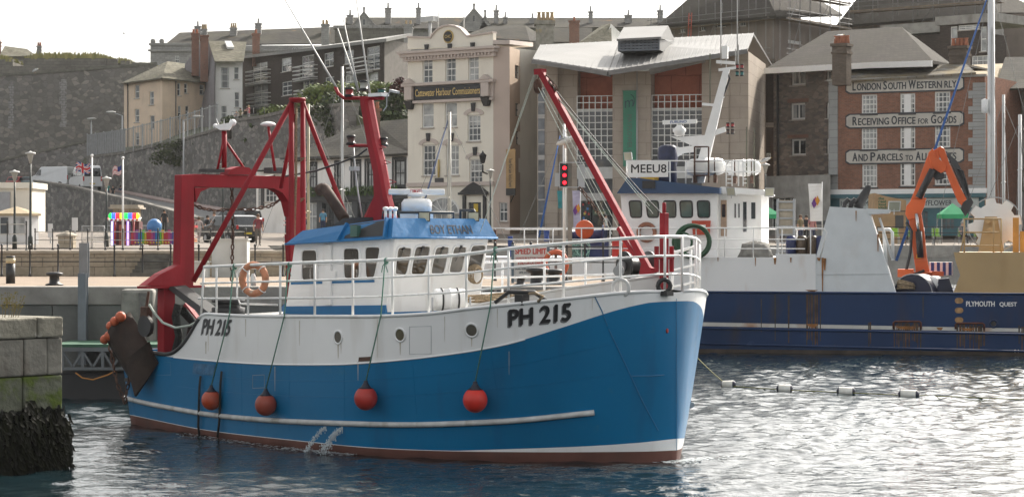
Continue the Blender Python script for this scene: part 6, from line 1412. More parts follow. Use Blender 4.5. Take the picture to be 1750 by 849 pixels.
# white raised foredeck
zd=Z(440);zh=zr(rws[5],X(1200))+.004
b=B();x1=X(1394);b.hexa([(xa+2,2.4,zh),(tb+3,.06,zh),(tb+3,7.9,zh),(xa+2,5.6,zh),(xa+2,2.4,zd),(tb+3,.06,zd),(tb+3,7.9,zd),(xa+2,5.6,zd)]);b.box(tb+3.003,x1,.06,7.9,zh,zd);b.box(X(1325),x1,.055,.2,zd+.003,Z(434));b.build('foredeck',shipw,pq)
b=B();b.prism([K(*p,.1)for p in((1394,498.5),(1394,440),(1418,353),(1484,357),(1531,499.5))],(0,1.6,0));b.prism([K(*p,.05)for p in((1480,356),(1522,358),(1519,364),(1484,366))],(0,1.8,0));cs=b.build('exhaust_casing',mat('casing_white',(.66,.69,.71),.45,var=.05,streak=((.40,.25,.12),.3,.8)),pq)
b=B();b.bar(K(1396,469,.08),K(1520,468,.08),.012,.012);b.build('weld_seam',mat('seam_grey',(.40,.41,.43),.6),cs)
b=B();b.tube([K(1466,356,1),K(1470,345,1),K(1478,332,1),K(1484,320,1),K(1487,316,1)],[.2,.19,.17,.12,.06],10)
for px in(1442,1453):b.tube([K(px,357,.8),K(px+2,347,.8),K(px+9,340,.8)],.09,8)
b.build('exhaust_pipe',black,cs)
flood('floodlight',*K(1528,352,.3),cs,(.3,-1,-.3),.2,shipw2)
b=B();b.tube([K(1500,392,.6),K(1520,392,.6),K(1525,397,.6),K(1526,445,.6)],.06,8);b.tube([K(1503,372,.5),K(1512,400,.5),K(1524,440,.5)],.05,6);b.tube([K(1510,390,.7),K(1516,470,.7)],.07,6);b.build('stair_rail',shipw2,cs)
# rails along the foredeck edge
b=B();r_=.03
for y in(.12,7.6):
 for i,py in enumerate((389.5,409,425)):b.tube([(X(800),y,Z(py)if y<1 else Z(py)),(X(1394)-.4,y,Z(py))],r_ if i==0 else .02,6)
 for px in list(range(846,1400,49))if y<1 else list(range(860,1400,60)):b.tube([(X(px),y,zd),(X(px),y,Z(389.5))],.024,6)
b.tube([(X(1394)-.4,.12,Z(389.5)),K(1409,391,.12),K(1413,397,.12),K(1402,440,.12)],.035,6);b.build('railing',shipw2,pq)
b=B();b.box(X(846)-.05,X(846)+.05,.0,.11,zd-.1,Z(392));b.build('rust_post',rust,pq)
# wheelhouse
y0=2.0
b=B();b.hexa([(X(1068,y0),y0,zd),(X(1226,y0),y0,zd),(X(1226,y0),6,zd),(X(1068,y0),6,zd),(X(1061,y0),y0-.12,Z(329,1140,y0)),(X(1226,y0),y0-.12,Z(329,1140,y0)),(X(1226,y0),6,Z(329,1140,y0)),(X(1061,y0),6,Z(329,1140,y0))]);wh2=b.build('wheelhouse',shipw2,pq)
for a in range(5):
 pa=(1075,1104,1133.5,1162,1191.5)[a];b=B();lean=-3 if a<3 else 0
 q=[K(pa,343.5,y0-.12),K(pa+21,343.5,y0-.12),K(pa+21.5,371.5,y0-.05),K(pa+2-lean*.5,371.5,y0-.05)]
 def P2(u,v):return q[0]*(1-u)*(1-v)+q[1]*u*(1-v)+q[2]*u*v+q[3]*(1-u)*v
 rim=[P2(.5+.5*math.copysign(abs(cos(t))**.3,cos(t)),.5+.5*math.copysign(abs(sin(t))**.3,sin(t)))+Vector((0,-.02,0))for t in[2*pi*k/24 for k in range(24)]]
 b.tube(rim,.03,6,close=True);w=b.build('window',black,wh2);b=B();b.face([p+Vector((0,-.004,0))for p in rim]);b.build('pane',glassmat('bridge_glass',(.05,.085,.08),.05),w,fix=False)
b=B();b.prism([K(*p,y0-.45)for p in((1054,330.5),(1072,304),(1092,304.5),(1230,321),(1230,330.5))],(0,4.9,0));vz=b.build('roof_visor',mat('visor_navy',(.02,.055,.13),.5,var=.1),wh2)
p,q=K(1098,322,y0-.46),K(1120,309,y0-.46);b=B();b.box(p.x,q.x,p.y-.06,p.y-.003,p.z,q.z);b.build('lamp_housing',black,vz)
b=B();y1=2.7;b.box(X(1226,y1)+.003,X(1301,y1),y1,6.5,zd,Z(324,1270,y1));b.prism([K(*p,y1-.5)for p in((1228,330),(1232,319),(1304,324),(1312,331),(1308,334))],(0,4,0));b.build('deckhouse',shipw2,wh2)
b=B();p,q=K(1232,404,y1),K(1242,342,y1);b.box(p.x,q.x,y1-.05,y1-.003,max(zd,p.z)+.01,q.z);dr=b.build('door',mat('door_wood',(.34,.24,.17),.6,var=.2,vs=4),wh2);b=B();p,q=K(1234,371,y1),K(1240,349,y1);b.box(p.x,q.x,y1-.07,y1-.053,p.z,q.z);b.build('door_window',glass_d,dr)
for pa,pc,t0,t1 in((1255.5,1257.5,348,372),(1262,1264,348,372),(1270,1276,345,396),(1284,1291,346,374)):p,q=K(pa,t1,y1),K(pc,t0,y1);b=B();b.box(p.x,q.x,y1-.03,y1-.003,p.z,q.z);b.build('window',glass_d,wh2)
p,q=K(1073,303,y0-.3),K(1142,274,y0-.3);b=B();b.box(p.x,q.x,y0-.35,y0-.3,p.z,q.z);cb_=b.build('call_sign_board',shipw2,pq);flat_text('MEEU8',p.x+.13,q.x-.06,p.z+.16,q.z-.15,y0-.356,ink,cb_,.02)
b=B();b.box(X(1095,3.2),X(1150,3.2),3.2,4,Z(312,1140,3.2),Z(296,1140,3.2));b.build('yellow_locker',mat('locker_yellow',(.55,.33,.03),.5),pq)
b=B();rr=random.Random(3);p=K(1141,312,3.0);prof=[(.36,0),(.34,.6),(.40,1.0),(.37,1.35),(.25,1.45),(.05,1.47)];b.lathe(prof,p,18,sc=(1,.8));o=b.build('covered_searchlight',mat('cover_navy',(.02,.025,.06),.6,var=.3,vs=5,bump=.8,bs=7),pq)
for v in o.data.vertices:a=atan2(v.co.y-p.y,v.co.x-p.x);k=1+.07*sin(a*7);v.co.x=p.x+(v.co.x-p.x)*k;v.co.y=p.y+(v.co.y-p.y)*k
# top rails, mast, radars
yt=2.6;KT=lambda px,py:K(px,py,yt)
b=B()
for py in(275,294):b.tube([K(1070,py,y0-.2),K(1300,py,y0-.2)],.028,6)
for px in(1071,1088,1145,1172,1241,1251,1262,1270):b.tube([K(px,275,y0-.2),K(px,318,y0-.2)],.028,6)
for px in(1250,1276):
 for py in range(278,320,7):b.tube([K(px-7,py,y0-.2),K(px,py,y0-.2)],.02,5)
b.build('roof_rail',shipw2,pq)
b=B();a,c=KT(1193,312),KT(1242,118);b.hexa([a+Vector(v)for v in((-.24,-.2,0),(.24,-.2,0),(.24,.2,0),(-.24,.2,0))]+[c+Vector(v)for v in((-.12,-.1,0),(.12,-.1,0),(.12,.1,0),(-.12,.1,0))]);ms=b.build('mast',shipw2,pq)
b=B();b.prism([KT(*p)for p in((1144,233),(1160,234),(1205,231),(1199,251),(1180,248))],(0,.35,0));b.prism([KT(*p)for p in((1155,250),(1162,252),(1190,248),(1186,260),(1168,262),(1158,268))],(0,.1,0));b.bar(KT(1218,228),KT(1240,221),.08,.2);b.bar(KT(1228,120),KT(1258,116),.12,.1);b.bar(KT(1200,178),KT(1222,180),.1,.1);b.build('platform',shipw2,ms)
p=KT(1161,232);b=B();b.lathe([(.2,0),(.2,.1),(.26,.15),(.26,.24),(.12,.36),(.1,.42)],p,14);b.build('radar_base',shipw2,ms)
b=B();a,c=KT(1132.5,209.5),KT(1191,207.5);b.bar(a,c,.15,.16);rs=b.build('radar_scanner',shipw2,ms);lettering('FURUNO',lambda s,t:a.lerp(c,.23+.48*s)+Vector((0,-.082,-.05+.1*t)),mat('logo_navy',(.03,.10,.3),.5),rs,.03)
b=B();b.bar(KT(1224,106),KT(1256,108),.09,.12);b.build('radar_scanner',shipw2,ms);b=B()
for px,t in((1232,-8),(1260,-8)):b.tube([KT(px,112),KT(px,50),KT(px,t)],[.03,.025,.015],6)
for px,t in((1241,78),(1257,84),(1262,77)):b.tube([KT(px,118),KT(px,t)],.02,5)
b.build('whip_aerial',MATS['aerial_white'],ms);b=B()
for px,t0,t1 in((1213.5,92,182),(1276,217,320),(1289,219,320)):b.tube([KT(px,t0),KT(px,t1)],.028,5)
b.build('dark_aerial',mat('aerial_olive',(.14,.14,.10),.6),ms)
for px,py,m in((1260,114,lred),(1268,114,lred),(1260,126,lgr),(1268,126,lgr),(1244,214,lred),(1252,214,lred),(1244,225,lsm),(1252,225,lsm)):
 b=B();p=KT(px,py+4.5);b.lathe([(.07,0),(.07,.04),(.065,.05),(.065,.15),(.07,.16),(.07,.2)],p,10,mis=[0,0,1,0,0]);b.build('signal_lamp',[black,m],ms)
b=B();b.tube([KT(1243,122),KT(1247,135),KT(1232,175),KT(1225,205),KT(1215,232),KT(1206,270)],.04,6);b.tube([KT(1240,125),KT(1236,160),KT(1222,200),KT(1212,240)],.025,5);b.build('mast_cable',black,ms)
b=B();b.box(KT(1234,0).x,KT(1244,0).x,yt-.15,yt+.15,KT(0,118).z,KT(0,98).z);p=KT(1228,172);b.bar(p,KT(1236,164),.2,.14);b.build('instrument_box',shipw2,ms)
def capsule(name,a,c,r,m,par,n=14):
 a,c=Vector(a),Vector(c);L=(c-a).length;b=B();b.lathe([(r*.35,0),(r*.8,r*.3),(r,r*.8),(r,L*.48),(r*1.06,L*.49),(r*1.06,L*.51),(r,L*.52),(r,L-r*.8),(r*.8,L-r*.3),(r*.35,L)],a,n,ax=c-a);return b.build(name,m,par)
for lab,a,c,r in(('white life raft canister on the roof of the navy ship behind the brown frame',K(1171,287,2.2),K(1240,284,2.2),.34),('white life raft canister at the right end of the navy ship roof',K(1242,288,3.6),K(1300,286,3.6),.33)):
 t=thing('life_raft',lab,'life raft',PF,'life rafts on the ship roof');capsule('canister',a,c,r,shipw2,t);b=B();d=(c-a).normalized()
 for k in(.25,.75):e=a.lerp(c,k);b.ring(e,r+.015,.02,ax=d,n=16);b.box(e.x-.06,e.x+.06,e.y-.25,e.y+.25,K(0,318,2.4).z,e.z-r+.02)
 b.build('cradle',rust,t)
b=B()
for px in(1187,1211):b.tube([K(px,251,1.7),K(px,312,1.7)],.035,6)
for py in(251,276,300):b.tube([K(1187,py,1.7),K(1211,py,1.7)],.03,6)
b.build('davit_frame',rust,pq)
flood('floodlight',*K(1250,327,1.7),pq,(-.6,-1,-.3),.17,galv);flood('floodlight',*K(1314,328,1.9),pq,(.6,-1,-.2),.17,galv);flood('floodlight',*K(1074,267,1.8),pq,(-.6,-1,-.2),.16,galv)
# things on the foredeck
def on_ship(name,label,cat,group=None):return thing(name,label,cat,PF,group)
t=on_ship('hose','coil of green hose hanging on the white ship rail','hose');b=B();gh=mat('hose_green',(.025,.085,.04),.5,var=.2)
for k in range(5):b.ring(K(1182+k*1.5,412+k%2,-.02-.03*k),.62-.03*(k%3),.052,ax=(.1*(k-2),1,.06*(k%2)),n=28)
for k in range(2):b.ring(K(1166,414,-.02-.05*k),.36,.045,ax=(0,1,.1*k),n=24)
b.build('coil',gh,t)
t=on_ship('hose_box','red fire hose box hung on the ship wheelhouse front','box');b=B();b.prism([K(*p,y0-.25)for p in((1182,377),(1214,377),(1212,401),(1184,401))],(0,.22,0));q=b.build('case',mat('box_red',(.42,.05,.02),.5,var=.1),t);p,r2=K(1189,390,y0-.26),K(1206,384,y0-.26);b=B();b.box(p.x,r2.x,p.y-.012,p.y-.002,p.z,r2.z);b.build('label_plate',shipw2,q)
t=on_ship('lifebuoy','weathered brown lifebuoy mounted on the ship wheelhouse front','lifebuoy');b=B();b.ring(K(1105,397,y0-.2),.32,.08,ax=(0,1,0),n=22);b.build('ring',mat('buoy_brown',(.28,.12,.07),.7,var=.4,vs=5),t)
t=on_ship('tarpaulin','grey tarpaulin lashed over gear on the white foredeck','tarpaulin');b=B();rr=random.Random(9);p=K(1292,440,1.0);b.lathe([(.66,0),(.62,.25),(.5,.48),(.3,.56),(.05,.6)],p,16,sc=(1,.7));o=b.build('cover',mat('tarp_grey',(.19,.185,.17),.85,var=.25,vs=4,bump=.8,bs=5),t)
for v in o.data.vertices:v.co+=Vector((rr.uniform(-.06,.06),rr.uniform(-.05,.05),rr.uniform(-.04,.04)))
t=on_ship('gangway','aluminium gangway stowed upright behind the ship rail','gangway');b=B()
for px in(1329,1357):b.bar(K(px,438,1.2),K(px,340,1.2),.09,.09)
for py in range(345,438,14):b.bar(K(1329,py,1.2),K(1357,py,1.2),.06,.06)
q=b.build('frame',galv,t);b=B();b.prism([K(*p,1.25)for p in((1330,342),(1356,342),(1356,402),(1330,402))],(0,.02,0));b.build('tread_panel',mat('tread_tan',(.46,.40,.31),.7,var=.15,vs=6),q)
for i,(px,m)in enumerate(((1352,'navy'),(1370,'brown'),(1388,'brown'),(1403,'navy'))):
 b=B();p=K(px,440,1.0);b.lathe([(.2,0),(.2,.7),(.14,.82)],p,12);tag(b.build('gas_bottle',mat('bottle_'+m,(.02,.03,.10)if m=='navy' else(.08,.055,.035),.5,var=.3),None),('navy cylinder beside the gangway foot','brown cylinder standing right next to the navy one by the gangway','brown cylinder second from the right on the foredeck','navy cylinder nearest the white casing')[i],'cylinder','cylinders behind the ship rail');o=bpy.context.scene.objects[-1]if False else None
for o in[o for o in COL.objects if o.name.startswith('gas_bottle')]:o.location=PF.o;o.rotation_euler=(0,0,PF.a)
t=on_ship('deck_winch','navy winch drums with rusty cable at the left of the ship foredeck','winch');b=B();c=K(1015,402,1.2);b.lathe([(.42,-1),(.42,-.93),(.2,-.92),(.2,-.35),(.45,-.34),(.45,-.26),(.22,-.25),(.22,.3),(.4,.31),(.4,.38)],c,18,ax=(1,.15,0),mis=[0,0,0,0,0,0,0,1,0]);b.build('drum',[mat('winch_navy',(.02,.035,.12),.5,var=.2),rust],t);b=B();b.box(c.x-1.1,c.x+.6,.9,1.6,zd,c.z-.25);b.build('bed',MATS['winch_navy'],t)
t=on_ship('round_float','orange round float with a slot, standing on the ship rail near the traffic signal','float');b=B();b.lathe([(.1,-.06),(.34,-.05),(.36,0),(.34,.05),(.1,.06)],K(999,392,.3),20,ax=(0,1,0));b.build('disc',orange,t)
t=on_ship('deck_box','bright red box with a small orange ball, low behind the red boom','box');b=B();p,q=K(1046,437,.5),K(1075,411,.5);b.box(p.x,q.x,.5,.9,zd+.002,q.z);b.build('case',mat('signal_red',(.60,.03,.02),.45),t);b=B();b.ball(K(1062,432,.4),.14,12);b.build('ball',orange,t)
t=on_ship('net_heap','heap of pale green netting on the ship deck behind the speed limit board','net');b=B();rr=random.Random(7)
for k in range(26):c=K(rr.uniform(962,1003),rr.uniform(422,434),rr.uniform(.4,.9));b.ring(c,rr.uniform(.12,.3),.02,ax=(rr.uniform(-.5,.5),1,rr.uniform(-.6,.6)),n=12,k=4)
b.build('netting',mat('net_green',(.25,.42,.36),.9,var=.3,vs=8),t)
for i,(px,py,w,h,lab)in enumerate(((872,436,9,34,'blue post bollard at the left end of the white ship rail'),(934,410,10,16,'small blue bucket shaped vent beside the speed limit board'),(925,436,20,14,'low blue hatch lid on the ship foredeck'))):
 t=on_ship('deck_vent',lab,'deck vent');p=K(px,440,.6);b=B();k=.022;b.lathe([(w*k/2,0),(w*k/2,.1),(w*k*.42,.12),(w*k*.5,h*k),(w*k*.55,h*k+.05)],(p.x,.6,zd+.0 if i!=1 else Z(412)),14);b.build('body',mat('vent_blue',(.015,.05,.22),.45),t)
# aft: tan bulwark, winches, crane, reel
b=B();b.prism([K(*p,.06)for p in((1630,431),(1790,431),(1790,502.5),(1629,501),(1641,470),(1633,446))],(0,.12,0));b.box(X(1641),X(1790),.19,7.8,Z(437),Z(431.5));tb_=b.build('buff_bulwark',tan,pq)
b=B();b.prism([K(*p,.055)for p in((1712,431),(1714.5,431),(1714.5,502),(1712,502))],(0,-.01,0));b.build('seam_strip',tan,tb_)
t=on_ship('mooring_winch','dark navy winch drum and trapezoid cowl below the orange crane','winch');b=B();c=K(1568,503,1.4);b.lathe([(.75,-.5),(.78,-.45),(.78,.45),(.75,.5)],c,26,ax=(.35,1,0));q=b.build('drum',mat('winch_dark',(.012,.016,.045),.4),t);b=B();b.ring(c+Vector((-.17,-.5,0)),.77,.02,ax=(.35,1,0),n=30,k=5);b.build('drum_rim',galv,q);b=B();b.prism([K(*p,1.2)for p in((1600,500),(1604,477),(1622,475),(1630,500))],(0,.9,0));b.build('cowl',MATS['winch_dark'],t);b=B();b.lathe([(.3,-.2),(.34,0),(.3,.2)],K(1597,486,1.5),14,ax=(1,.2,0));b.build('winch_head',shipw,t)
og=mat('crane_orange',(.62,.105,.018),.42,var=.08,vs=1.5,streak=((.40,.07,.02),.4,2));CY=3.2;Kc=lambda px,py,y=CY:K(px,py,y)
cr=on_ship('knuckle_crane','orange folding crane standing on the aft deck of the navy ship','crane')
def slab(name,pts,w,m,par,dy=0.0):b=B();b.prism([Kc(px,py,CY-w/2+dy)for px,py in pts],(0,w,0));return b.build(name,m,par,bevel=.02)
b=B();p=Kc(1575,482);b.lathe([(.5,-.6),(.5,.05),(.36,.1),(.36,.3),(.42,.32),(.42,.4)],p,16);b.box(p.x-.9,p.x-.3,CY-.5,CY+.5,p.z+.2,p.z+.5);b.build('pedestal',og,cr)
b=B();b.bar(Kc(1540,465),Kc(1552,468),.22,.22);b.bar(Kc(1580,466),Kc(1613,468),.18,.17);b.build('outrigger',og,cr)
slab('column',((1566,470),(1590,470),(1584,440),(1580,398),(1574,362),(1552,362),(1556,400)),.38,og,cr)
slab('lower_knuckle',((1549,352),(1557,342),(1583,338),(1580,352),(1571,372),(1552,376),(1547,366)),.5,og,cr)
main_=slab('main_boom',((1553,350),(1566,318),(1583,272),(1588,260),(1602,254),(1606,268),(1586,315),(1574,348)),.34,og,cr)
slab('boom_cheek',((1586,262),(1594,253),(1600,268),(1618,282),(1616,292),(1608,296),(1592,286)),.46,og,cr)
slab('jib',((1601,254),(1607,250),(1614,254),(1622,278),(1640,318),(1652,340),(1644,352),(1637,345),(1622,310),(1612,282)),.3,og,cr)
slab('elbow_block',((1594,287),(1606,285),(1614,298),(1612,306),(1600,308),(1592,300)),.35,black,cr)
slab('jib_head',((1644,345),(1660,338),(1664,346),(1655,362),(1650,370),(1642,358)),.3,black,cr)
b=B();b.tube([Kc(1570,338,CY-.3),Kc(1594,290,CY-.3)],.14,10);b.build('hydraulic_ram',black,cr);b=B();b.tube([Kc(1570,395,CY-.25),Kc(1573,440,CY-.25)],.13,10);cy_=b.build('hydraulic_ram',black,cr);b=B();b.tube([Kc(1566,365,CY-.25),Kc(1570,396,CY-.25)],.07,8);b.build('ram_rod',mat('chrome',(.6,.6,.6),.2,.9),cy_)
b=B()
for k in range(7):b.tube([Kc(1606+k,256,CY-.1+.04*k),Kc(1622+2*k,270+k,CY-.1+.04*k),Kc(1635+1.5*k,300-k,CY-.1+.04*k),Kc(1653+k,340,CY-.1+.04*k)],.035,5)
b.tube([Kc(1632,288),Kc(1645,292),Kc(1652,315),Kc(1656,338)],.04,5);b.tube([Kc(1549,380,CY-.3),Kc(1558,395,CY-.35),Kc(1556,430,CY-.35),Kc(1549,462,CY-.35),Kc(1560,470,CY-.4),Kc(1580,462,CY-.4)],.06,6);b.build('hydraulic_hose',black,cr)
b=B()
for py in(424,438):p=Kc(1570,py,CY-.2);b.prism([p+Vector(v)for v in((-.09,0,-.07),(.09,0,-.07),(.09 if py>430 else 0,0,.08),(-.09 if py>430 else 0,0,.08))],(0,-.01,0))
b.build('warning_plate',mat('warn_yellow',(.65,.40,.02),.5),cr)
d0,d1=Vector(Kc(1566,322,CY-.176)),Vector(Kc(1580,283,CY-.176));u=(d1-d0).normalized();v=Vector((-u.z,0,u.x));lettering('CRANE' if False else 'MARINE',lambda s,t:d0+u*(d1-d0).length*s+v*(.16*t),shipw2,main_,.02)if False else None
dr_=on_ship('cable_reel','big white cogged reel disc on a buff stand at the right','reel');c=Kc(1700,383,2.6);R=46*.02155
b=B();n=72;ptsr=[]
for k in range(n):a=2*pi*k/n;q=(k%9);r=R if q<5 else R*.80;ptsr.append((c.x+r*cos(a),2.6,c.z+r*sin(a)))
b.prism(ptsr,(0,.1,0));b.build('disc',shipw2,dr_)
b=B();b.ring((c.x,2.6,c.z),R*1.02,.02,ax=(0,1,0),n=40,k=5);b.build('rim',galv,dr_)
b=B();b.prism([K(*p,2.2)for p in((1672,430),(1683,372),(1705,372),(1716,430))],(0,.3,0));b.box(K(1683,0,2.1).x,K(1704,0,2.1).x,2.1,2.25,K(1690,395,2.1).z,K(1690,370,2.1).z);st_=b.build('stand',tan,dr_)
b=B()
for k,(px,py)in enumerate(((1688,378),(1699,380),(1692,392))):b.lathe([(.1,0),(.1,.1)],K(px,py,2.08),10,ax=(0,-1,0))
b.build('motor',tan,st_)
b=B();b.lathe([(.45,0),(.45,1.4)],(c.x,2.72,c.z),20,ax=(0,1,0));b.prism([(p[0],p[1]+1.5,p[2])for p in ptsr],(0,.08,0));b.build('spool',mat('spool_cable',(.30,.18,.05),.7,var=.3,vs=6),dr_)
b=B()
for py in(374,397,420):b.tube([K(1648,py,.4),K(1711,py,.4)],.035,6)
for px in(1648,1698,1711):b.tube([K(px,374,.4),K(px,431,.4)],.035,6)
b.tube([K(1648,397,.4),K(1642,430,.4)],.03,6);b.build('buff_rail',tan,pq)
b=B()
for px in(1736,1748):b.bar(K(px,431,2),K(px,372 if px<1740 else 395,2),.22,.22)
b.build('gantry_post',mat('buff_orange',(.55,.26,.05),.5,var=.2),pq)
# boom of floats on the water
ff=[(1245,657,27,-10),(1341,664,28,-3),(1446,668.5,32,3),(1553,673.5,36,3)]
flo=mat('float_white',(.78,.76,.70),.6,var=.2,vs=4);pts=[(1180,628)]+[(p[0],p[1]+2)for p in ff]+[(1590,676),(1760,683)]
P3=[]
for px,py in pts:D=CH*FP/(py+2-HY);P3.append(Vector(W(px,py+2,D)))
b=B();tp=[P3[0]+Vector((0,3.0,.75))]+[p+Vector((0,0,.035))for p in P3[1:]];pp=[]
for i in range(len(tp)-1):pp+=sag(tp[i],tp[i+1],.0 if i else .08,8)[:-1]
tag(b.tube(pp+[tp[-1]],.014,6).build('floating_line',mat('weedy_rope',(.16,.16,.04),.9,var=.5,vs=12),None),'weedy yellow green line carrying the white floats across the water','rope')
for i,(px,py,w,dy)in enumerate(ff):
 D=CH*FP/(py+4-HY);c=Vector(W(px,py+4,D));L=w*D/FP;r=.12;f=Fr(c.x,c.y,0,radians(-8-4*i if i else-28));t=thing('cylinder_float',('tilted white cylindrical float nearest the trawler bow','small white float second from the bow','white float third along the line from the bow','largest white float at the right end of the line')[i],'float',f,'floats on the boom line')
 b=B();b.lathe([(.04,-L*.5),(r*.8,-L*.42),(r,-L*.36),(r,L*.36),(r*.8,L*.42),(.04,L*.5)],(0,0,.07),14,ax=(1,0,.06 if i==0 else 0),mis=[1,1,0,1,1]);b.build('body',[flo,mat('float_navy',(.015,.017,.04),.6)],t)
t=on_ship('rope_coil','tan rope coil lying on the aft deck beside the orange crane foot','rope');b=B();c=K(1548,489,1.0)
for k in range(6):b.ring(c+Vector((.02*(k%2),0,.05*k-.1)),.34-.02*(k%3),.03,ax=(.05*k,.1,1),n=16,k=5)
b.build('coil',rope_t,t)
t=on_ship('deck_locker','white and blue locker on the aft deck behind the orange crane','locker');b=B();p,q=K(1588,470,4.6),K(1628,448,4.6);b.box(p.x,q.x,4.6,5.4,p.z,q.z);w_=b.build('case',shipw2,t);b=B()
for k in range(4):x=p.x+(q.x-p.x)*(k+.3)/4;b.box(x,x+.12,4.58,4.599,p.z,q.z)
b.build('blue_stripe',mat('vent_blue',(.015,.05,.22),.45),w_)
# ================================================================ the quay and the esplanade
iron=mat('iron_black',(.022,.023,.025),.5,var=.3,vs=6)
def ironrail(name,label,P0,P1,h,step,rails,m2=None,m=iron,ball=True):
 P0,P1=Vector(P0),Vector(P1);L=(P1-P0).length;f=Fr(P0.x,P0.y,P0.z,atan2(P1.y-P0.y,P1.x-P0.x));t=thing(name,label,'railing',f);n=max(2,round(L/step));dz=P1.z-P0.z
 for k in range(n+1):
  x=L*k/n;z=dz*k/n;b=B();b.lathe([(.06,0),(.06,.05),(.032,.07),(.028,h-.1),(.045,h-.08),(.03,h-.02),(.05,h+.05),(.02,h+.1)]if ball else[(.04,0),(.03,.05),(.028,h)],(x,0,z),8);b.build('post',m,t)
 b=B()
 for r in rails:b.tube([(0,0,r*h),(L,0,dz+r*h)],.022,6)
 b.build('rail',m2 or m,t);return t
G0=lambda px,D,z:((px-CX)*D/FP,D,z)
ironrail('quay_railing','black iron railing with ball topped posts along the foot of the terrace wall',G0(-45,83.4,2.92),G0(484,83.4,2.92),1.06,1.03,(.94,.5))
ironrail('esplanade_railing','black and worn white railing on top of the terrace, before the funfair rides',G0(60,113,3.74),G0(420,113,3.74),.95,.86,(.92,.5),m2=mat('worn_rail',(.42,.40,.36),.6,var=.3,vs=3))
ironrail('ramp_railing','short black railing at the far left in front of the ticket hut',G0(-20,104,3.73),G0(45,104,3.73),1.25,.7,(.95,.6,.3),m2=MATS['worn_rail'])
ironrail('pierhead_railing','black iron railing on the pierhead beside the speed limit board',G0(846,74,2.93),G0(1062,73,2.93),1.14,.58,(.94,.52))
pole_m=mat('lamp_green_black',(.02,.028,.026),.45)
def lamp(px,py,D,z,label,big=1.0):
 x,y,zt=W(px,py,D);h=zt-z;f=Fr(x,y,z,0);t=thing('street_lamp',label,'street lamp',f,'black lamp posts on the esplanade');b=B();b.lathe([(.12,0),(.12,.6),(.07,.7),(.05,h*.6),(.04,h-.55*big)],(0,0,0),10);b.build('post',pole_m,t)
 b=B();b.lathe([(.05,h-.55*big),(.16*big,h-.12*big),(.17*big,h-.1*big)],(0,0,0),10);b.build('lantern',mat('lantern_glass',(.38,.38,.36),.3),t);b=B();b.lathe([(.27*big,h-.1*big),(.25*big,h-.03),(.1*big,h),(.02,h+.06)],(0,0,0),12);b.build('hood',mat('hood_pale',(.45,.45,.43),.5),t);return t
lamp(25,292,116,3.75,'lamp post at the far left in front of the white ticket hut');lamp(52,260,114,3.75,'tallest lamp post, right of the white ticket hut');lamp(182,303,122,3.8,'lamp post left of the funfair booth');lamp(381,279,128,3.9,'lamp post seen under the red gantry beam',.8);lamp(838,290,150,4.1,'lamp post in front of the cream harbour office');lamp(1308,280,134,3.95,'lamp post with a gull on top beside the navy ship')
def streetlight(px,py,D,z,arm,label):
 x,y,zt=W(px,py,D);t=thing('street_light',label,'street light',Fr(x,y,z,0),'tall road lights by the retaining wall');h=zt-z;b=B();b.tube([(0,0,0),(0,0,h)],[.13,.08],8)
 if arm:b.tube([(0,0,h),(arm*.8,0,h+.35)],.05,6)
 b.build('column',galv,t);b=B();b.ball((arm,0,h+.4),.4,10,sc=(1.5,.6,.35));b.build('lamp_head',mat('hood_pale',(.45,.45,.43)),t)
streetlight(209,198,268,8,-1.3,'tall grey road light beside the beige house');streetlight(314,206,246,7,1.5,'tall grey road light against the retaining wall');streetlight(156,209,282,8,0.05,'short grey column on the lower fortress wall')
b=B();x,y,z=W(825,272,165.5);t=thing('wall_lantern','black wall lantern on a bracket at the corner of the cream harbour office','lantern',Fr(x,y,z,0));b.lathe([(.02,.6),(.08,.45),(.27,.28),(.26,.25),(.15,-.25),(.06,-.32)],(0,0,0),6);b.build('lantern',iron,t);b=B();b.tube([(0,0,-.4),(0,.2,-.9),(.3,1.4,-1.0)],.06,6);b.build('bracket',iron,t)
# flags
fl=[mat('flag_'+n,c,.8,var=.05)for n,c in(('red',(.45,.03,.04)),('white',(.62,.62,.62)),('blue',(.02,.04,.18)))]
def flag(label,px,pt,pb,D,w,h,col,wind,group='flagpoles on the esplanade'):
 x,y,zt=W(px,pt,D);z=W(px,pb,D)[2];t=thing('flagpole',label,'flagpole',Fr(x,y,z,0),group);H_=zt-z;b=B();b.tube([(0,0,0),(0,0,H_)],[.065,.04],8);b.ball((0,0,H_+.06),.08,8);b.build('pole',white,t);b=B();nx,nz=30,18
 def P2(u,v):return(-w*u*.92-.08,.14*sin(u*7+v)*u,H_-.3-h*(1-v)-wind*u*u-.08*sin(u*6))
 for i in range(nx):
  for j in range(nz):b.face([P2(i/nx,j/nz),P2((i+1)/nx,j/nz),P2((i+1)/nx,(j+1)/nz),P2(i/nx,(j+1)/nz)],col((i+.5)/nx,(j+.5)/nz),True)
 b.build('flag',fl,t,fix=False)
def jack(u,v):
 x,y=abs(u-.5)*2,abs(v-.5)
 if abs(u-.5)<.06 or y<.09:return 0
 if abs(u-.5)<.11 or y<.16:return 1
 d=abs(abs(u-.5)-abs(v-.5));return 0 if d<.035 else 1 if d<.11 else 2
flag('white flagpole flying the Union flag in front of the road wall',157,268,430,118,.82,.5,jack,.04);flag('white flagpole flying a small Stars and Stripes above the funfair booth',210,272,430,120,.52,.44,lambda u,v:2 if u<.4 and v>.46 else int(v*13)%2==1,.22)
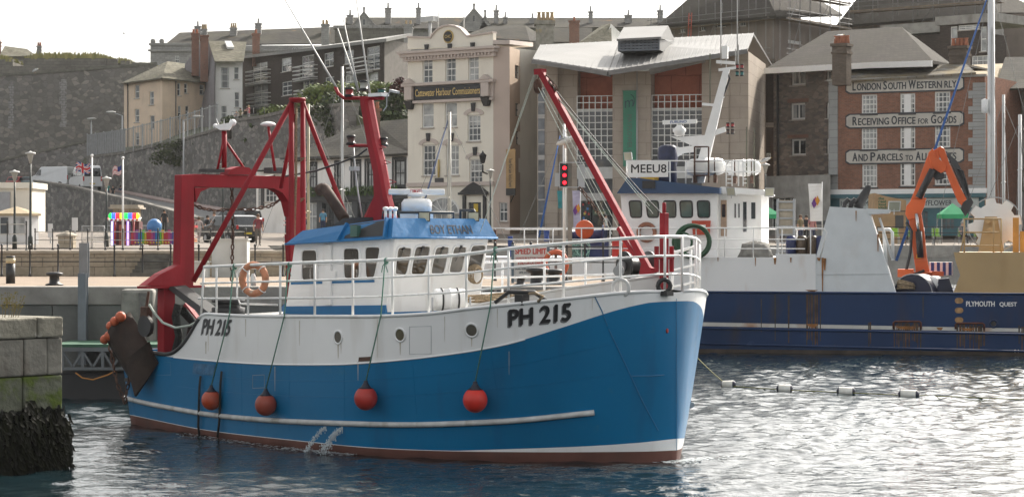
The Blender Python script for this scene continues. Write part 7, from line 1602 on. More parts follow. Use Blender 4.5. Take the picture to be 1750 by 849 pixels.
# quayside pieces
def piece(name,label,cat,px,D,z,group=None,a=0):x=(px-CX)*D/FP;return thing(name,label,cat,Fr(x,D,z,a),group)
t=piece('bollard_light','short black bollard light with a cream head on the quay','bollard',18,70,2.92);b=B();b.lathe([(.14,0),(.14,.6)],(0,0,0),14);b.build('post',iron,t);b=B();b.lathe([(.145,.603),(.145,.76)],(0,0,0),14);b.build('lamp',mat('cream_lens',(.55,.47,.30),.4),t);b=B();b.lathe([(.15,.763),(.13,.82)],(0,0,0),14);b.build('cap',iron,t)
def bollard(px,D,label,s=1.0):t=piece('mooring_bollard',label,'bollard',px,D,2.92,'black mooring bollards');b=B();b.lathe([(.26*s,0),(.26*s,.04),(.15*s,.07),(.14*s,.26*s),(.24*s,.3*s),(.24*s,.36*s),(.1,.38*s)],(0,0,0),14);b.build('body',iron,t)
bollard(93,67,'squat black mooring bollard on the quay edge near the steel pile');bollard(918,67,'black mooring bollard below the speed limit board',1.35);bollard(947,68,'black mooring bollard right of the speed limit board',1.2);bollard(890,66,'low black mooring bollard on the pierhead edge, leftmost there',.8)
def hpile(px0,px1,pt,D,zb,label):
 x0,x1=G0(px0,D,0)[0],G0(px1,D,0)[0];zt=W(0,pt,D)[2];t=thing('steel_pile',label,'pile',Fr(x0,D,zb,0),'grey steel guide piles');w=x1-x0;b=B();b.box(0,w,0,.04,0,zt-zb);b.box(0,w,.3,.34,0,zt-zb);b.box(w/2-.02,w/2+.02,.043,.297,0,zt-zb);b.build('beam',mat('pile_grey',(.17,.19,.21),.55,.2,var=.2,streak=((.10,.08,.06),.5,3)),t)
hpile(133,147,467,64.2,.8,'grey steel H pile standing in front of the quay wall');hpile(135,150,415,81,2.92,'grey steel pile on the quay before the black railing')
b=B();x,y,z=G0(150,64.6,2.94);b.prism([(0,.1,0),(.18,.1,0),(0,.1,.25)],(0,.04,0));
t=piece('speed_limit_sign','white speed limit board with red heading on blue grey posts at the pierhead','sign',907,70.5,2.93);k=70.5/FP;ZZ=lambda py:CH+(HY-py)*k-2.93;XX=lambda px:(px-907)*k
b=B();b.box(XX(878),XX(936),-.03,0,ZZ(482),ZZ(420));bd=b.build('board',mat('board_white',(.56,.57,.56),.6,var=.05,streak=((.35,.35,.33),.4,5)),t)
for px in(876,937):b=B();b.box(XX(px)-.04,XX(px)+.04,-.05,.05,-.003,ZZ(417));b.build('post',mat('post_bluegrey',(.10,.15,.19),.6),t)
sr,sb_=mat('sign_red',(.42,.08,.07),.6),mat('sign_dark',(.05,.08,.10),.6)
for s,a,c,t0,t1,m,bo in(('SPEED LIMIT',880,934,424,434.5,sr,.05),('4 KNOTS IN SUTTON CHANNEL',881,934,439,443,sr,.04),('8 KNOTS IN CATTEWATER',885,930,446.5,452,sr,.04),('SAILING VESSELS PROCEED UNDER POWER',880,934,457,461,sb_,.03),('UNTIL SOUTH OF FISHERS NOSE',887,927,463.5,467.5,sb_,.03)):flat_text(s,XX(a),XX(c),ZZ(t1),ZZ(t0),-.034,m,bd,bo)
t=piece('lifebuoy_post','orange lifebuoy on a post beside the speed limit board','lifebuoy',950,70,2.93);b=B();b.box(-.04,.04,.1,.18,0,1.15);b.build('post',mat('old_timber',(.16,.15,.14)),t);b=B();b.ring((0,0,.58),.36,.075,ax=(.55,1,0),n=24);b.build('ring',mat('ring_orange',(.50,.11,.05),.6,var=.2,vs=5),t)
b=B()
for i in range(4):a=pi/4+i*pi/2;b.tube([(.3*cos(a)+.05,-.06,.58+.36*sin(a)),(.42*cos(a),-.08,.58+.5*sin(a))],.02,5)
b.build('grab_line',rope_w,t)
t=piece('traffic_signal','three lit red lights in a black box on a tall weathered pile','traffic signal',974,76,2.92);k=76/FP;ZZ=lambda py:CH+(HY-py)*k-2.92;XX=lambda px:(px-974)*k
b=B();b.box(-.07,.07,-.07,.07,0,ZZ(254));b.build('pile',mat('pale_timber',(.25,.22,.19),.85,var=.25,vs=3,streak=((.12,.1,.09),.6,6)),t);b=B();b.box(XX(957),XX(970),-.25,-.08,ZZ(320),ZZ(280));hb_=b.build('signal_box',black,t)
lit=mat('signal_lit',(.9,.01,.02),.3,emit=3.0)
for py in(287.5,300,312.5):b=B();b.lathe([(.062,0),(.05,.02)],(XX(964.5),-.253,ZZ(py)),14,ax=(0,-1,0));b.build('red_lamp',lit,hb_);b=B();b.lathe([(.085,0),(.085,.1),(.075,.1),(.075,0)],(XX(964.5),-.253,ZZ(py)),14,ax=(0,-1,0));b.build('hood',black,hb_)
b=B();b.box(XX(948),XX(956),-.2,-.17,ZZ(319),ZZ(296));b.box(XX(988),XX(999),-.2,-.12,ZZ(320),ZZ(281));
for py in(279,321):b.box(XX(956),XX(1000),-.28,-.255,ZZ(py),ZZ(py)+.03)
b.box(XX(955),XX(956.5),-.28,-.255,ZZ(321),ZZ(279));b.build('frame',galv,t);b=B();b.tube([(XX(965),.1,0),(XX(965),.1,ZZ(222))],.05,8);b.build('pole',white,t)
# cabinets and kiosks on the quay behind the trawler
def cabinet(label,a,c,t0,t1,D,m):k=D/FP;t=piece('cabinet',label,'cabinet',(a+c)/2,D,2.92,'white cabinets behind the trawler');w=(c-a)*k/2;h=CH+(HY-t0)*k-2.92;b=B();b.box(-w,w,0,.9,0,h);b.build('case',m,t);b=B();b.box(-w-.05,w+.05,-.05,.95,h+.003,h+.05);b.build('lid',m,t);b=B();b.box(-w*.8,-.02,-.02,-.003,.15,h-.15);b.box(.02,w*.8,-.02,-.003,.15,h-.15);b.build('door',m,t)
cabm=mat('cabinet_white',(.55,.56,.54),.6,var=.08,streak=((.4,.38,.35),.4,3))
cabinet('larger white steel cabinet behind the trawler rail',362,422,410,470,82,cabm);cabinet('small white steel cabinet right of the red gantry foot',319,353,449,472,81,cabm)
# ticket hut, arch building, plinths
def gz(D):return lerp(rows_g,D)
rows_g=[(84,3.70),(115,3.74),(125,3.9),(150,4.05),(168,4.7),(212,4.9)]
D=136;t=piece('ticket_hut','octagonal white ticket hut with a tan conical roof at the left','hut',28,D,gz(D));k=D/FP;R=38*k;h=CH+(HY-366)*k-gz(D);hw=mat('hut_white',(.60,.60,.60),.6,var=.06);b=B();b.lathe([(R,0),(R,h)],(0,0,0),8);o=b.build('wall',hw,t)
for p in o.data.polygons:p.use_smooth=False
b=B();b.lathe([(R*1.12,h-.1),(R*1.12,h+.03),(.05,h+13*k)],(0,0,0),8);o=b.build('roof',mat('hut_roof',(.36,.29,.19),.9,var=.15,vs=3),t)
for p in o.data.polygons:p.use_smooth=False
for a,m,nm in((-1.95,glass,'window'),(-1.18,glass_l,'notice_panel'),(-2.7,mat('hut_door',(.25,.13,.06),.6),'door')):
 n=Vector((cos(a),sin(a),0));u=Vector((-n.y,n.x,0));c=n*R*.935+Vector((0,0,h*.62));e=R*.2;v=Vector((0,0,h*.26));b=B();b.prism([c-u*e-v,c+u*e-v,c+u*e+v,c-u*e+v],n*.03);b.build(nm,m,t)
D=196;k=D/FP;t=piece('arch_building','cream single storey building with a dark arched opening below the parked cars','building',20,D,3.9);b=B();w0,w1=-40*k,33*k;h=CH+(HY-322)*k-3.9;b.wall(w0,w1,0,h,0,[(10*k,24*k,0,h*.48)],.4);b.box(w0,w1,.41,6,0,h-.01);b.build('wall',render_c,t);b=B();b.box(w0-.2,w1+.2,-.3,6,h+.003,h+.5);b.build('parapet',render_c,t);b=B();b.box(w0,-2*k,-.3,-.01,0,h-.3);b.build('grey_shutter',mat('shutter_grey',(.30,.31,.33),.6),t);n=12;b=B();r=7*k;b.prism([(17*k+r*cos(pi*q/n),-.02,h*.48+r*sin(pi*q/n))for q in range(n+1)],(0,.015,0));b.build('arch',glass_d,t)
D=160;k=D/FP;t=piece('stone_plinth','weathered cream stone plinth with a moulded cap behind the funfair booth','plinth',213,D,4.2);h=CH+(HY-357)*k-4.2;b=B();b.box(-20*k,20*k,0,2,0,h);b.build('shaft',tan_stone,t);b=B();b.box(-27*k,27*k,-.3,2.3,h+.003,h+.12);b.box(-24*k,24*k,-.15,2.15,h+.123,h+.28);b.build('cap',mat('tan_coping',(.40,.35,.28)),t)
D=118;k=D/FP;t=piece('gate_pier','tan stone gate pier with a broad pointed cap at the terrace edge','pier',112,D,3.75);h=CH+(HY-404)*k-3.75;b=B();b.box(-13*k,13*k,0,.8,0,h);b.build('shaft',tan_stone,t);b=B();b.lathe([(19*k,h+.003),(19*k,h+.06),(2*k,h+.28)],(0,.4,0),4);b.build('cap',mat('tan_coping',(.40,.35,.28)),t)
for i,(px,py,w,hgt,lab)in enumerate(((128,372,10,22,'white tourist notice board left of the gate pier'),(86,382,8,24,'tall white notice board beside the ticket hut'))):
 D=140;k=D/FP;t=piece('notice_board',lab,'notice board',px,D,gz(D));z=CH+(HY-py)*k-gz(D);b=B();b.box(-w*k/2,w*k/2,-.03,0,z-hgt*k,z);b.build('panel',hw,t);b=B();b.box(-.04,.04,.003,.08,0,z-.1);b.build('leg',galv,t)
# funfair rides
D=129;k=D/FP;t=piece('funfair_booth','fairground booth with glowing posts, coloured bulbs and a scalloped awning','booth',213,D,gz(D));ZZ=lambda py:CH+(HY-py)*k-gz(D)
fr_=mat('fair_red',(.40,.03,.03),.5,var=.1);b=B();b.box(-22*k,22*k,.5,1.8,0,ZZ(378));bt_=b.build('body',mat('fair_dark',(.10,.03,.03),.6,var=.3),t);b=B();b.box(-12*k,9*k,.45,.497,ZZ(425),ZZ(384));b.build('poster_panel',mat('fair_poster',(.35,.12,.07),.5,var=.6,vs=2),bt_)
for px,c,e in((190,(.45,.40,1.0),1.2),(217,(.42,.30,1.0),1.2),(195,(.45,.03,.03),0),(208,(.38,.03,.03),0),(223,(.05,.05,.05),0),(227,(.55,.15,.15),0)):b=B();b.tube([((px-213)*k,.3,0),((px-213)*k,.3,ZZ(378))],.06,6);b.build('post',mat('fair_post_%d'%px,c,.4,emit=e),t)
b=B();n=16
for q in range(n):x0=(-31+58*q/n)*k;x1=(-31+58*(q+1)/n)*k;b.prism([(x0,-.1,ZZ(376)),((x0+x1)/2,-.12,ZZ(378.5)),(x1,-.1,ZZ(376)),(x1,.5,ZZ(372)),(x0,.5,ZZ(372))],(0,.01,.03),q%2)
b.build('awning',[fr_,white],t)
bc=[mat('bulb_'+n_,c,.3,emit=.9)for n_,c in(('green',(.02,.65,.08)),('blue',(.04,.12,.9)),('red',(.85,.03,.03)),('yellow',(.9,.6,.03)))]
for q in range(14):b=B();b.ball(((-24+46*q/13)*k,0,ZZ(369)),.15,8,sc=(.8,.8,1.15));b.build('bulb',bc[(q//2+q%2)%4],t)
t=piece('globe_ride','children ride with a big painted globe on a colourful slatted base','ride',260,D-2,gz(D));b=B();b.ball((0,.8,ZZ(387)),13*k,24);b.build('globe',mat('globe_paint',(.05,.18,.42),.4,var=.25,spots=((.16,.34,.07),1.3,.53)),t);b=B();b.lathe([(10*k,0),(11*k,ZZ(405)),(4*k,ZZ(399))],(0,.8,0),14);b.build('base',mat('ride_yellow',(.55,.38,.05),.5),t)
slc=[mat('slat_%d'%i,c,.5)for i,c in enumerate(((.5,.04,.06),(.6,.40,.03),(.10,.42,.06),(.04,.16,.45),(.25,.05,.28),(.45,.05,.2)))]
for q in range(22):x=(-33+76*q/21)*k;b=B();b.box(x-.075,x+.075,0,.05,.05,ZZ(398-2.5*(q%3)));b.build('slat',slc[(q*5+q//4)%6],t)
b=B();b.box(-30*k,30*k,.055,.1,.12,.2);b.box(-30*k,30*k,.055,.1,.48,.54)
for q in range(12):b.ball(((-28+56*q/11)*k,-.02,.15),.06,6)
b.build('base_rail',mat('ride_yellow',(.55,.38,.05)),t)
t=piece('train_ride','red and orange children train ride behind the gantry leg','ride',318,D,gz(D));b=B();b.box(-16*k,14*k,0,1.2,.2,ZZ(408));b.build('body',mat('ride_orange',(.50,.14,.03),.5,var=.3,vs=3),t);b=B();b.box(-17*k,15*k,-.1,1.3,ZZ(389),ZZ(385));b.build('roof',fr_,t);b=B()
for x in(-15,-4,12):b.box(x*k-.05,x*k+.05,.0,.1,ZZ(408),ZZ(389))
b.build('pillar',slc[1],t)
def barrier(a,c,t0,D,lab,i):t=piece('crowd_barrier',lab,'barrier',a,D,gz(D),'grey wire fence panels by the rides');k=D/FP;L=(c-a)*k;h=CH+(HY-t0)*k-gz(D);b=B();b.tube([(0,0,0),(0,0,h),(L,0,h),(L,0,0)],.03,6);b.tube([(0,0,.12),(L,0,.12)],.025,6);q=b.build('frame',galv,t);b=B();[b.tube([(L*j/22,0,.12),(L*j/22,0,h)],.006,4)for j in range(1,22)];b.build('mesh_infill',galv,q)
barrier(140,178,386,138,'grey wire fence panel left of the funfair booth',0);barrier(180,275,385.5,137,'long grey wire fence panel in front of the funfair booth',1)
# fence on the retaining wall
for i,(p,q,lab)in enumerate((((148,271,274.6),(212,263,264.6),'grey corrugated fence left of the beige house above the road wall'),((212,263,264.6),(319,239,249.6),'grey mesh fence under the beige house'),((319,239,249.6),(373,223,239.6),'grey mesh fence below the white house'))):
 p,q=Vector(W(*p)),Vector(W(*q));f=Fr(p.x,p.y,p.z+.3,atan2(q.y-p.y,q.x-p.x));t=thing('metal_fence',lab,'fence',f);L=(q-p).xy.length;dz=q.z-p.z;h=2.5;b=B();n=int(L/(.35 if i==0 else .45))
 for j in range(n):x=L*(j+.5)/n;w=.16 if i==0 else .045;b.box(x-w,x+w,-.03*(j%2),.02-.03*(j%2),dz*(j+.5)/n,dz*(j+.5)/n+h)
 b.build('panel',mat('fence_grey',(.22,.225,.23),.5,.3,var=.15),t);b=B()
 for j in range(int(L/2.6)+1):x=2.6*j;z=dz*x/L;b.box(x-.06,x+.06,.03,.15,z-.3,z+h+.1)
 b.hexa([(0,.03,h-.15),(L,.03,h-.15+dz),(L,.09,h-.15+dz),(0,.09,h-.15),(0,.03,h-.07),(L,.03,h-.07+dz),(L,.09,h-.07+dz),(0,.09,h-.07)]);b.build('frame',galv,t)
ironrail('terrace_fence','dark railing where people stand on top of the retaining wall',W(396,211,236),W(452,202,229.5),1.2,1.3,(.95,.5),m=iron,ball=False)
# vehicles
tyre=mat('tyre',(.015,.015,.016),.8);cgl=glassmat('car_glass',(.02,.025,.03));tail=mat('tail_red',(.45,.02,.02),.3);chr_=mat('head_lamp',(.55,.56,.58),.2)
def vehicle(name,label,cat,pos,ang,L,w,top,wins,col,zc,group,plate=None,rear=None):
 """top: outline (x, z) from rear bottom over the roof to the front; wins: side glass outlines"""
 t=thing(name,label,cat,Fr(pos[0],pos[1],pos[2],ang),group);b=B();pts=[(x*L,z)for x,z in top];n=len(pts);lay=[]
 for y,k in((-w/2,1),(w/2,1)):lay.append([(x,y*(1-.14*max(0,(z-zc))/.9),z)for x,z in pts])
 A=[b.V(p)for p in lay[0]];C=[b.V(p)for p in lay[1]];b.idx(A);b.idx(C[::-1])
 for k in range(n):b.idx([A[k],A[(k+1)%n],C[(k+1)%n],C[k]],0,False)
 bo=b.build('body',col,t,bevel=.07)
 for wv in wins:
  for s in(-1,1):b=B();b.face([(x*L,s*(w/2*(1-.14*max(0,z-zc)/.9)+.012),z)for x,z in wv]);b.build('side_window',cgl,bo,fix=False)
 for x in(.19,.80):
  for s in(-1,1):b=B();b.lathe([(.20,0),(.33,.02),(.33,.2),(.2,.22)],(x*L,s*(w/2-.17)-(.11 if s>0 else-.11)*0+(-.02 if s>0 else-.2),.33),16,ax=(0,1,0));wh=b.build('wheel',tyre,t);b=B();b.lathe([(.19,0),(.17,.03)],(x*L,s*(w/2+.005),.33),12,ax=(0,s,0));b.build('rim',galv,wh)
 if rear:
  z0,z1,za,zb=rear;rt_=[(z,x*L)for x,z in top[:5]];b=B();zs_=sorted({z0,z1}|{z for z,x in rt_ if z0<z<z1})
  for u,v in zip(zs_,zs_[1:]):xu,xv=lerp(rt_,u)-.03,lerp(rt_,v)-.03;b.face([(xu,-w*.40,u),(xu,w*.40,u),(xv,w*.38,v),(xv,-w*.38,v)])
  b.build('rear_window',cgl,bo,fix=False)
  for s in(-1,1):b=B();b.box(-.04,.02,s*w*.43-.07,s*w*.43+.07,za,zb);b.build('tail_light',tail,bo)
  b=B();b.box(-.045,-.01,-.26,.26,za-.32,za-.2);b.build('number_plate',mat('plate_yellow',(.55,.42,.03),.5),bo)
  xf=max(p[0]for p in pts)
  for s in(-1,1):b=B();b.box(xf-.06,xf+.02,s*w*.38-.12,s*w*.38+.12,.62,.78);b.build('headlight',chr_,bo)
 return t
CAR=[(.0,.35),(.0,.95),(.03,1.0),(.09,1.45),(.2,1.5),(.52,1.48),(.68,1.02),(.95,.85),(1.0,.6),(1.0,.3)];CW=[[(.07,1.0),(.12,1.38),(.32,1.41),(.32,.98)],[(.34,.98),(.34,1.41),(.51,1.39),(.62,1.0)]]
SUV=[(0,.4),(0,1.05),(.03,1.1),(.07,1.68),(.15,1.74),(.58,1.70),(.70,1.18),(.96,1.02),(1,.7),(1,.38)];SW=[[(.06,1.14),(.09,1.58),(.28,1.62),(.28,1.14)],[(.30,1.14),(.30,1.62),(.55,1.6),(.64,1.16)]]
VAN=[(0,.4),(0,1.9),(.02,2.35),(.05,2.45),(.72,2.42),(.85,1.5),(.98,1.2),(1,.7),(1,.35)];VW=[[(.70,1.4),(.70,2.1),(.76,2.1),(.84,1.42)]]
MW=[[(.05,1.5),(.05,2.15),(.42,2.15),(.42,1.5)],[(.45,1.5),(.45,2.15),(.66,2.15),(.66,1.5)],[(.70,1.45),(.70,2.1),(.76,2.1),(.84,1.45)]]
cw=mat('car_white',(.62,.63,.64),.3,var=.03,clear=.5);cblk=mat('car_black',(.02,.022,.025),.25,clear=.6);csil=mat('car_silver',(.40,.41,.42),.3,.4);cred=mat('car_red',(.28,.03,.03),.3,clear=.5);cteal=mat('car_teal',(.10,.16,.17),.3,clear=.5)
def onroad(px,D,py):return W(px,py,D)
gv='vehicles parked along the road';PK=W
vehicle('minibus','white high roofed minibus parked at the road crest seen from behind','minibus',onroad(158,262,326),radians(114),5.6,2.05,VAN,MW,cw,1.2,gv,rear=(1.4,2.2,.95,1.4)).scale=(1.15,)*3
vehicle('van','plain white panel van parked ahead of the minibus','van',onroad(122,277,320),radians(158),5.2,1.95,VAN,VW,cw,1.2,gv,rear=(1.5,1.55,.9,1.4))
for px,D,c,lab in((20,279,cred,'red and white rally striped car at the far left of the parked row'),(44,279,cteal,'dark teal parked car between the red car and a silver car'),(62,279,csil,'silver parked car half hidden by the tall lamp post'),(82,279,cw,'white parked car just left of the white panel van')):vehicle('car',lab,'car',onroad(px,D,323),radians(68 if px<70 else 150),4.1,1.75,CAR,CW,c,.95,gv,rear=(1.0,1.38,.75,.95))
vehicle('estate_car','black estate car parked on the esplanade behind the red brace','car',G0(424,148,4.05),radians(128),4.6,1.85,SUV,SW,cblk,1.1,'cars on the esplanade',rear=(1.12,1.6,.85,1.1));vehicle('estate_car','second dark car parked beyond the black estate car','car',G0(436,166,4.68),radians(140),4.5,1.8,SUV,SW,mat('car_charcoal',(.05,.055,.06),.3,clear=.5),1.1,'cars on the esplanade',rear=(1.12,1.6,.85,1.1))
# ================================================================ people, yachts, cafe, near pier, pontoon, gulls
def skin_figure(pose):
 J=dict(pelvis=(0,0,.93),belly=(0,0,1.1),chest=(0,0,1.32),neck=(0,0,1.47),head=(0,-.02,1.60),top=(0,-.01,1.70),hl=(.09,0,.90),kl=(.10,-.02,.5),al=(.10,.02,.08),tl=(.11,-.13,.04),hr=(-.09,0,.90),kr=(-.10,-.02,.5),ar=(-.10,.02,.08),tr=(-.11,-.13,.04),sl=(.19,0,1.40),el=(.24,.02,1.12),wl=(.25,-.06,.88),fl=(.24,-.10,.78),sr=(-.19,0,1.40),er=(-.24,.02,1.12),wr=(-.25,-.06,.88),fr=(-.24,-.10,.78))
 if pose=='walk':J.update(kl=(.10,-.22,.52),al=(.10,-.22,.1),tl=(.10,-.36,.06),kr=(-.10,.08,.5),ar=(-.10,.34,.16),tr=(-.10,.25,.04),el=(.24,.14,1.14),wl=(.23,.1,.9),fl=(.22,.06,.82),er=(-.24,-.1,1.14),wr=(-.22,-.26,.98),fr=(-.2,-.33,.94))
 if pose=='sit':
  for k in J:J[k]=(J[k][0],J[k][1],J[k][2]-.46)
  J.update(kl=(.12,-.44,.47),al=(.12,-.42,.08),tl=(.12,-.57,.04),kr=(-.12,-.44,.47),ar=(-.12,-.42,.08),tr=(-.12,-.57,.04),el=(.25,-.12,.70),wl=(.16,-.36,.72),fl=(.12,-.44,.73),er=(-.25,-.12,.70),wr=(-.16,-.36,.72),fr=(-.12,-.44,.73))
 if pose=='lean':J.update(el=(.27,-.2,1.2),wl=(.16,-.42,1.18),fl=(.1,-.48,1.19),er=(-.27,-.2,1.2),wr=(-.16,-.42,1.18),fr=(-.1,-.48,1.19))
 Rd=dict(pelvis=.15,belly=.135,chest=.155,neck=.06,head=.10,top=.075,h=.095,k=.065,a=.045,t=.04,s=.065,e=.048,w=.036,f=.04)
 N=list(J);E_=[('pelvis','belly'),('belly','chest'),('chest','neck'),('neck','head'),('head','top')]
 for s in 'lr':E_+=[('pelvis','h'+s),('h'+s,'k'+s),('k'+s,'a'+s),('a'+s,'t'+s),('chest','s'+s),('s'+s,'e'+s),('e'+s,'w'+s),('w'+s,'f'+s)]
 me=bpy.data.meshes.new('body');me.from_pydata([J[n]for n in N],[(N.index(a),N.index(c))for a,c in E_],[]);o=bpy.data.objects.new('body',me);COL.objects.link(o)
 o.modifiers.new('skin','SKIN');me.skin_vertices or None
 for i,n in enumerate(N):
  r=Rd.get(n,Rd.get(n[0]));sv_=me.skin_vertices[0].data[i];sv_.radius=(r,r*(.75 if n in('pelvis','belly','chest')else 1));sv_.use_root=n=='pelvis'
 o.modifiers.new('sub','SUBSURF').levels=1;dg=bpy.context.evaluated_depsgraph_get();dg.update();m2=bpy.data.meshes.new_from_object(o.evaluated_get(dg));bpy.data.objects.remove(o)
 return m2,J
FIG={}
skinm=mat('skin',(.50,.30,.21),.6,var=.05);hairm={k:mat('hair_'+k,c,.8)for k,c in(('dark',(.03,.022,.016)),('brown',(.10,.06,.035)),('grey',(.30,.29,.27)),('fair',(.30,.21,.11)))}
def person(label,px,D,z,pose,face,top,legs,hair='dark',h=1.7,bag=None):
 if pose not in FIG:FIG[pose]=skin_figure(pose)
 src,J=FIG[pose];me=src.copy();t=thing('person',label,'person',Fr((px-CX)*D/FP,D,z,radians(face)),'people along the quayside')
 tm=mat('cloth_%02d_%02d_%02d'%tuple(int(c*99)for c in top),top,.85,var=.12,vs=6);lm_=mat('cloth_%02d_%02d_%02d'%tuple(int(c*99)for c in legs),legs,.85,var=.12,vs=6)
 for m in(tm,lm_,skinm,iron):me.materials.append(m)
 zp,zn=J['pelvis'][2],J['neck'][2]
 for p in me.polygons:
  c=p.center;p.use_smooth=True;leg=c.z<zp+.02 and not(abs(c.x)>.17 and c.z>zp-.25)if pose!='sit' else c.z<zp+.06 or c.y<-.16 and c.z<.62
  arm=abs(c.x)>.2 or(c.y<-.2 and c.z>zp)
  p.material_index=2 if c.z>zn-.01 or(arm and not leg and c.z<J['el'][2]+.03)else 3 if c.z<.07 else 1 if leg else 0
 o=bpy.data.objects.new('body',me);COL.objects.link(o);o.parent=t;hd=J['head'];b=B();b.ball((hd[0],hd[1]+.025,hd[2]+.035),.112,12,sc=(.95,1.05,1.0));b.build('hair',hairm[hair],t)
 b=B();b.ball((hd[0],hd[1]-.10,hd[2]-.01),.016,6);b.ball((hd[0]-.035,hd[1]-.09,hd[2]+.02),.011,5);b.ball((hd[0]+.035,hd[1]-.09,hd[2]+.02),.011,5);b.box(hd[0]-.02,hd[0]+.02,hd[1]-.098,hd[1]-.085,hd[2]-.052,hd[2]-.046);b.build('face',mat('face_dark',(.28,.14,.10),.6),t)
 if bag:b=B();b.ball((0,.17,1.22),.17,10,sc=(.95,.6,1.25));b.build('backpack',mat('bag_grey',(.08,.09,.11),.8),t)
 k=h/1.7;t.scale=(k,k,k);return t
zr_=lambda px,D:lerp([(181,9.0),(230,8.2),(293,6.8),(380,5.6),(470,4.9),(560,4.7)],px)
W1,NV,BK,GR=(.58,.58,.57),(.03,.04,.09),(.022,.022,.025),(.25,.25,.26)
person('person in a teal shirt beside the minibus on the road',184,258,8.75,'stand',10,(.05,.30,.27),NV);person('person in dark clothes right of the teal shirt by the minibus',193,257,8.55,'stand',-20,BK,BK,'brown',1.62);person('person in navy standing against the road wall behind the small flag',206,263,8.6,'stand',160,NV,BK)
person('person in grey leaning on the railing above the retaining wall',404,237,15.6,'lean',20,GR,NV,'grey');person('person in olive at the railing above the retaining wall',411,236.5,15.8,'lean',0,(.13,.13,.07),BK);person('person in a red top pointing at the railing above the wall',425,235,16.0,'lean',-40,(.40,.07,.09),GR,'fair')
person('person in black beside the stone plinth behind the globe ride',281,172,4.72,'stand',30,BK,BK);person('grey haired person in white with a backpack behind the gantry leg',321,172,4.72,'stand',200,W1,NV,'grey',1.72,True)
person('person in a pale dress walking behind the train ride',340,150,4.05,'walk',170,(.50,.42,.40),(.45,.38,.36),'brown',1.62);person('person in black beside the pale dress on the esplanade',355,153,4.1,'stand',60,BK,BK);person('person in grey between the pale dress and the white shirt',366,160,4.4,'stand',-30,GR,NV,'brown');person('person in a white shirt near the black estate car',378,168,4.7,'walk',140,W1,NV,'fair');person('person in dark jacket with blue shorts by the estate car',391,165,4.65,'stand',180,BK,(.03,.08,.25))
person('person in black walking up the road pavement',450,200,4.95,'walk',100,BK,(.05,.05,.06),'dark',1.6);person('person in a maroon top behind the esplanade railing',441,127,3.9,'stand',20,(.22,.05,.06),(.15,.13,.11),'brown');person('person in a dark top walking past the pub front',522,165,4.65,'walk',80,BK,NV);person('person in light blue outside the pub',552,168,4.7,'stand',0,(.10,.28,.42),NV)
person('person in a white shirt at the exhibition centre entrance',1035,154,4.2,'stand',60,W1,NV);person('person in black in front of the exhibition centre doors',1060,156,4.3,'stand',-60,BK,BK,'brown')
person('person in khaki seen over the ship rail by the gangway',1368,140,4.0,'stand',40,(.2,.17,.1),NV,'brown');person('person in black seen over the ship rail left of the white flag',1378,142,4.0,'stand',-10,BK,BK);person('person in a pink shirt behind the foot of the white flag',1388,139,4.0,'stand',20,(.45,.22,.22),NV,'grey')
# cafe: kiosk, gazebos, flags, seated people
Z0=4.0
def unit(name,label,cat,px,D,group=None):k=D/FP;return piece(name,label,cat,px,D,Z0,group),k,(lambda py:CH+(HY-py)*k-Z0)
t,k,ZZ=unit('food_kiosk','wooden food kiosk with a slanting top and green lettering','kiosk',1522,136);wd_=mat('kiosk_wood',(.33,.22,.12),.7,var=.2,vs=2,streak=((.22,.14,.08),.6,5))
b=B();b.prism([(-29*k,0,0),(26*k,0,0),(27*k,0,ZZ(342)),(-6*k,0,ZZ(336)),(-27*k,0,ZZ(330))],(0,2.4,0));b.build('body',wd_,t);b=B();b.box(-29*k,26*k,-.03,-.003,ZZ(362),ZZ(360));b.box(8*k,22*k,-.04,-.003,.9,ZZ(368));b.build('hatch',dark,t)
for i,s in enumerate(('the','real','food','kitchen')):z=ZZ(338.5+5.2*i);flat_text(s,-21*k,(-21+len(s)*3.3)*k,z-.1,z+.06,-.012,mat('kiosk_green',(.02,.10,.05),.6),t,.06)
def gazebo(px,D,w,t0,t1,label):
 t,k,ZZ=unit('gazebo',label,'gazebo',px,D,'green gazebos by the cafe');r=w*k/2;zt,ze=ZZ(t0),ZZ(t1);b=B();c=(0,r,zt);q=[(-r,0,ze),(r,0,ze),(r,2*r,ze),(-r,2*r,ze)]
 for i in range(4):b.face([q[i],q[(i+1)%4],c]);p,n=q[i],q[(i+1)%4];b.face([p,n,(n[0],n[1],ze-.25),(p[0],p[1],ze-.25)])
 b.build('canopy',mat('gazebo_green',(.03,.33,.14),.7,var=.1),t)
 for x,y in((-r,0),(r,0),(r,2*r),(-r,2*r)):b=B();b.tube([(x*.97,y+(.03 if not y else-.03),0),(x*.97,y+(.03 if not y else-.03),ze-.1)],.03,6);b.build('leg',galv,t)
gazebo(1303,136,60,344,366,'green gazebo beside the ship deckhouse');gazebo(1632,137,46,347,366,'green gazebo behind the orange crane')
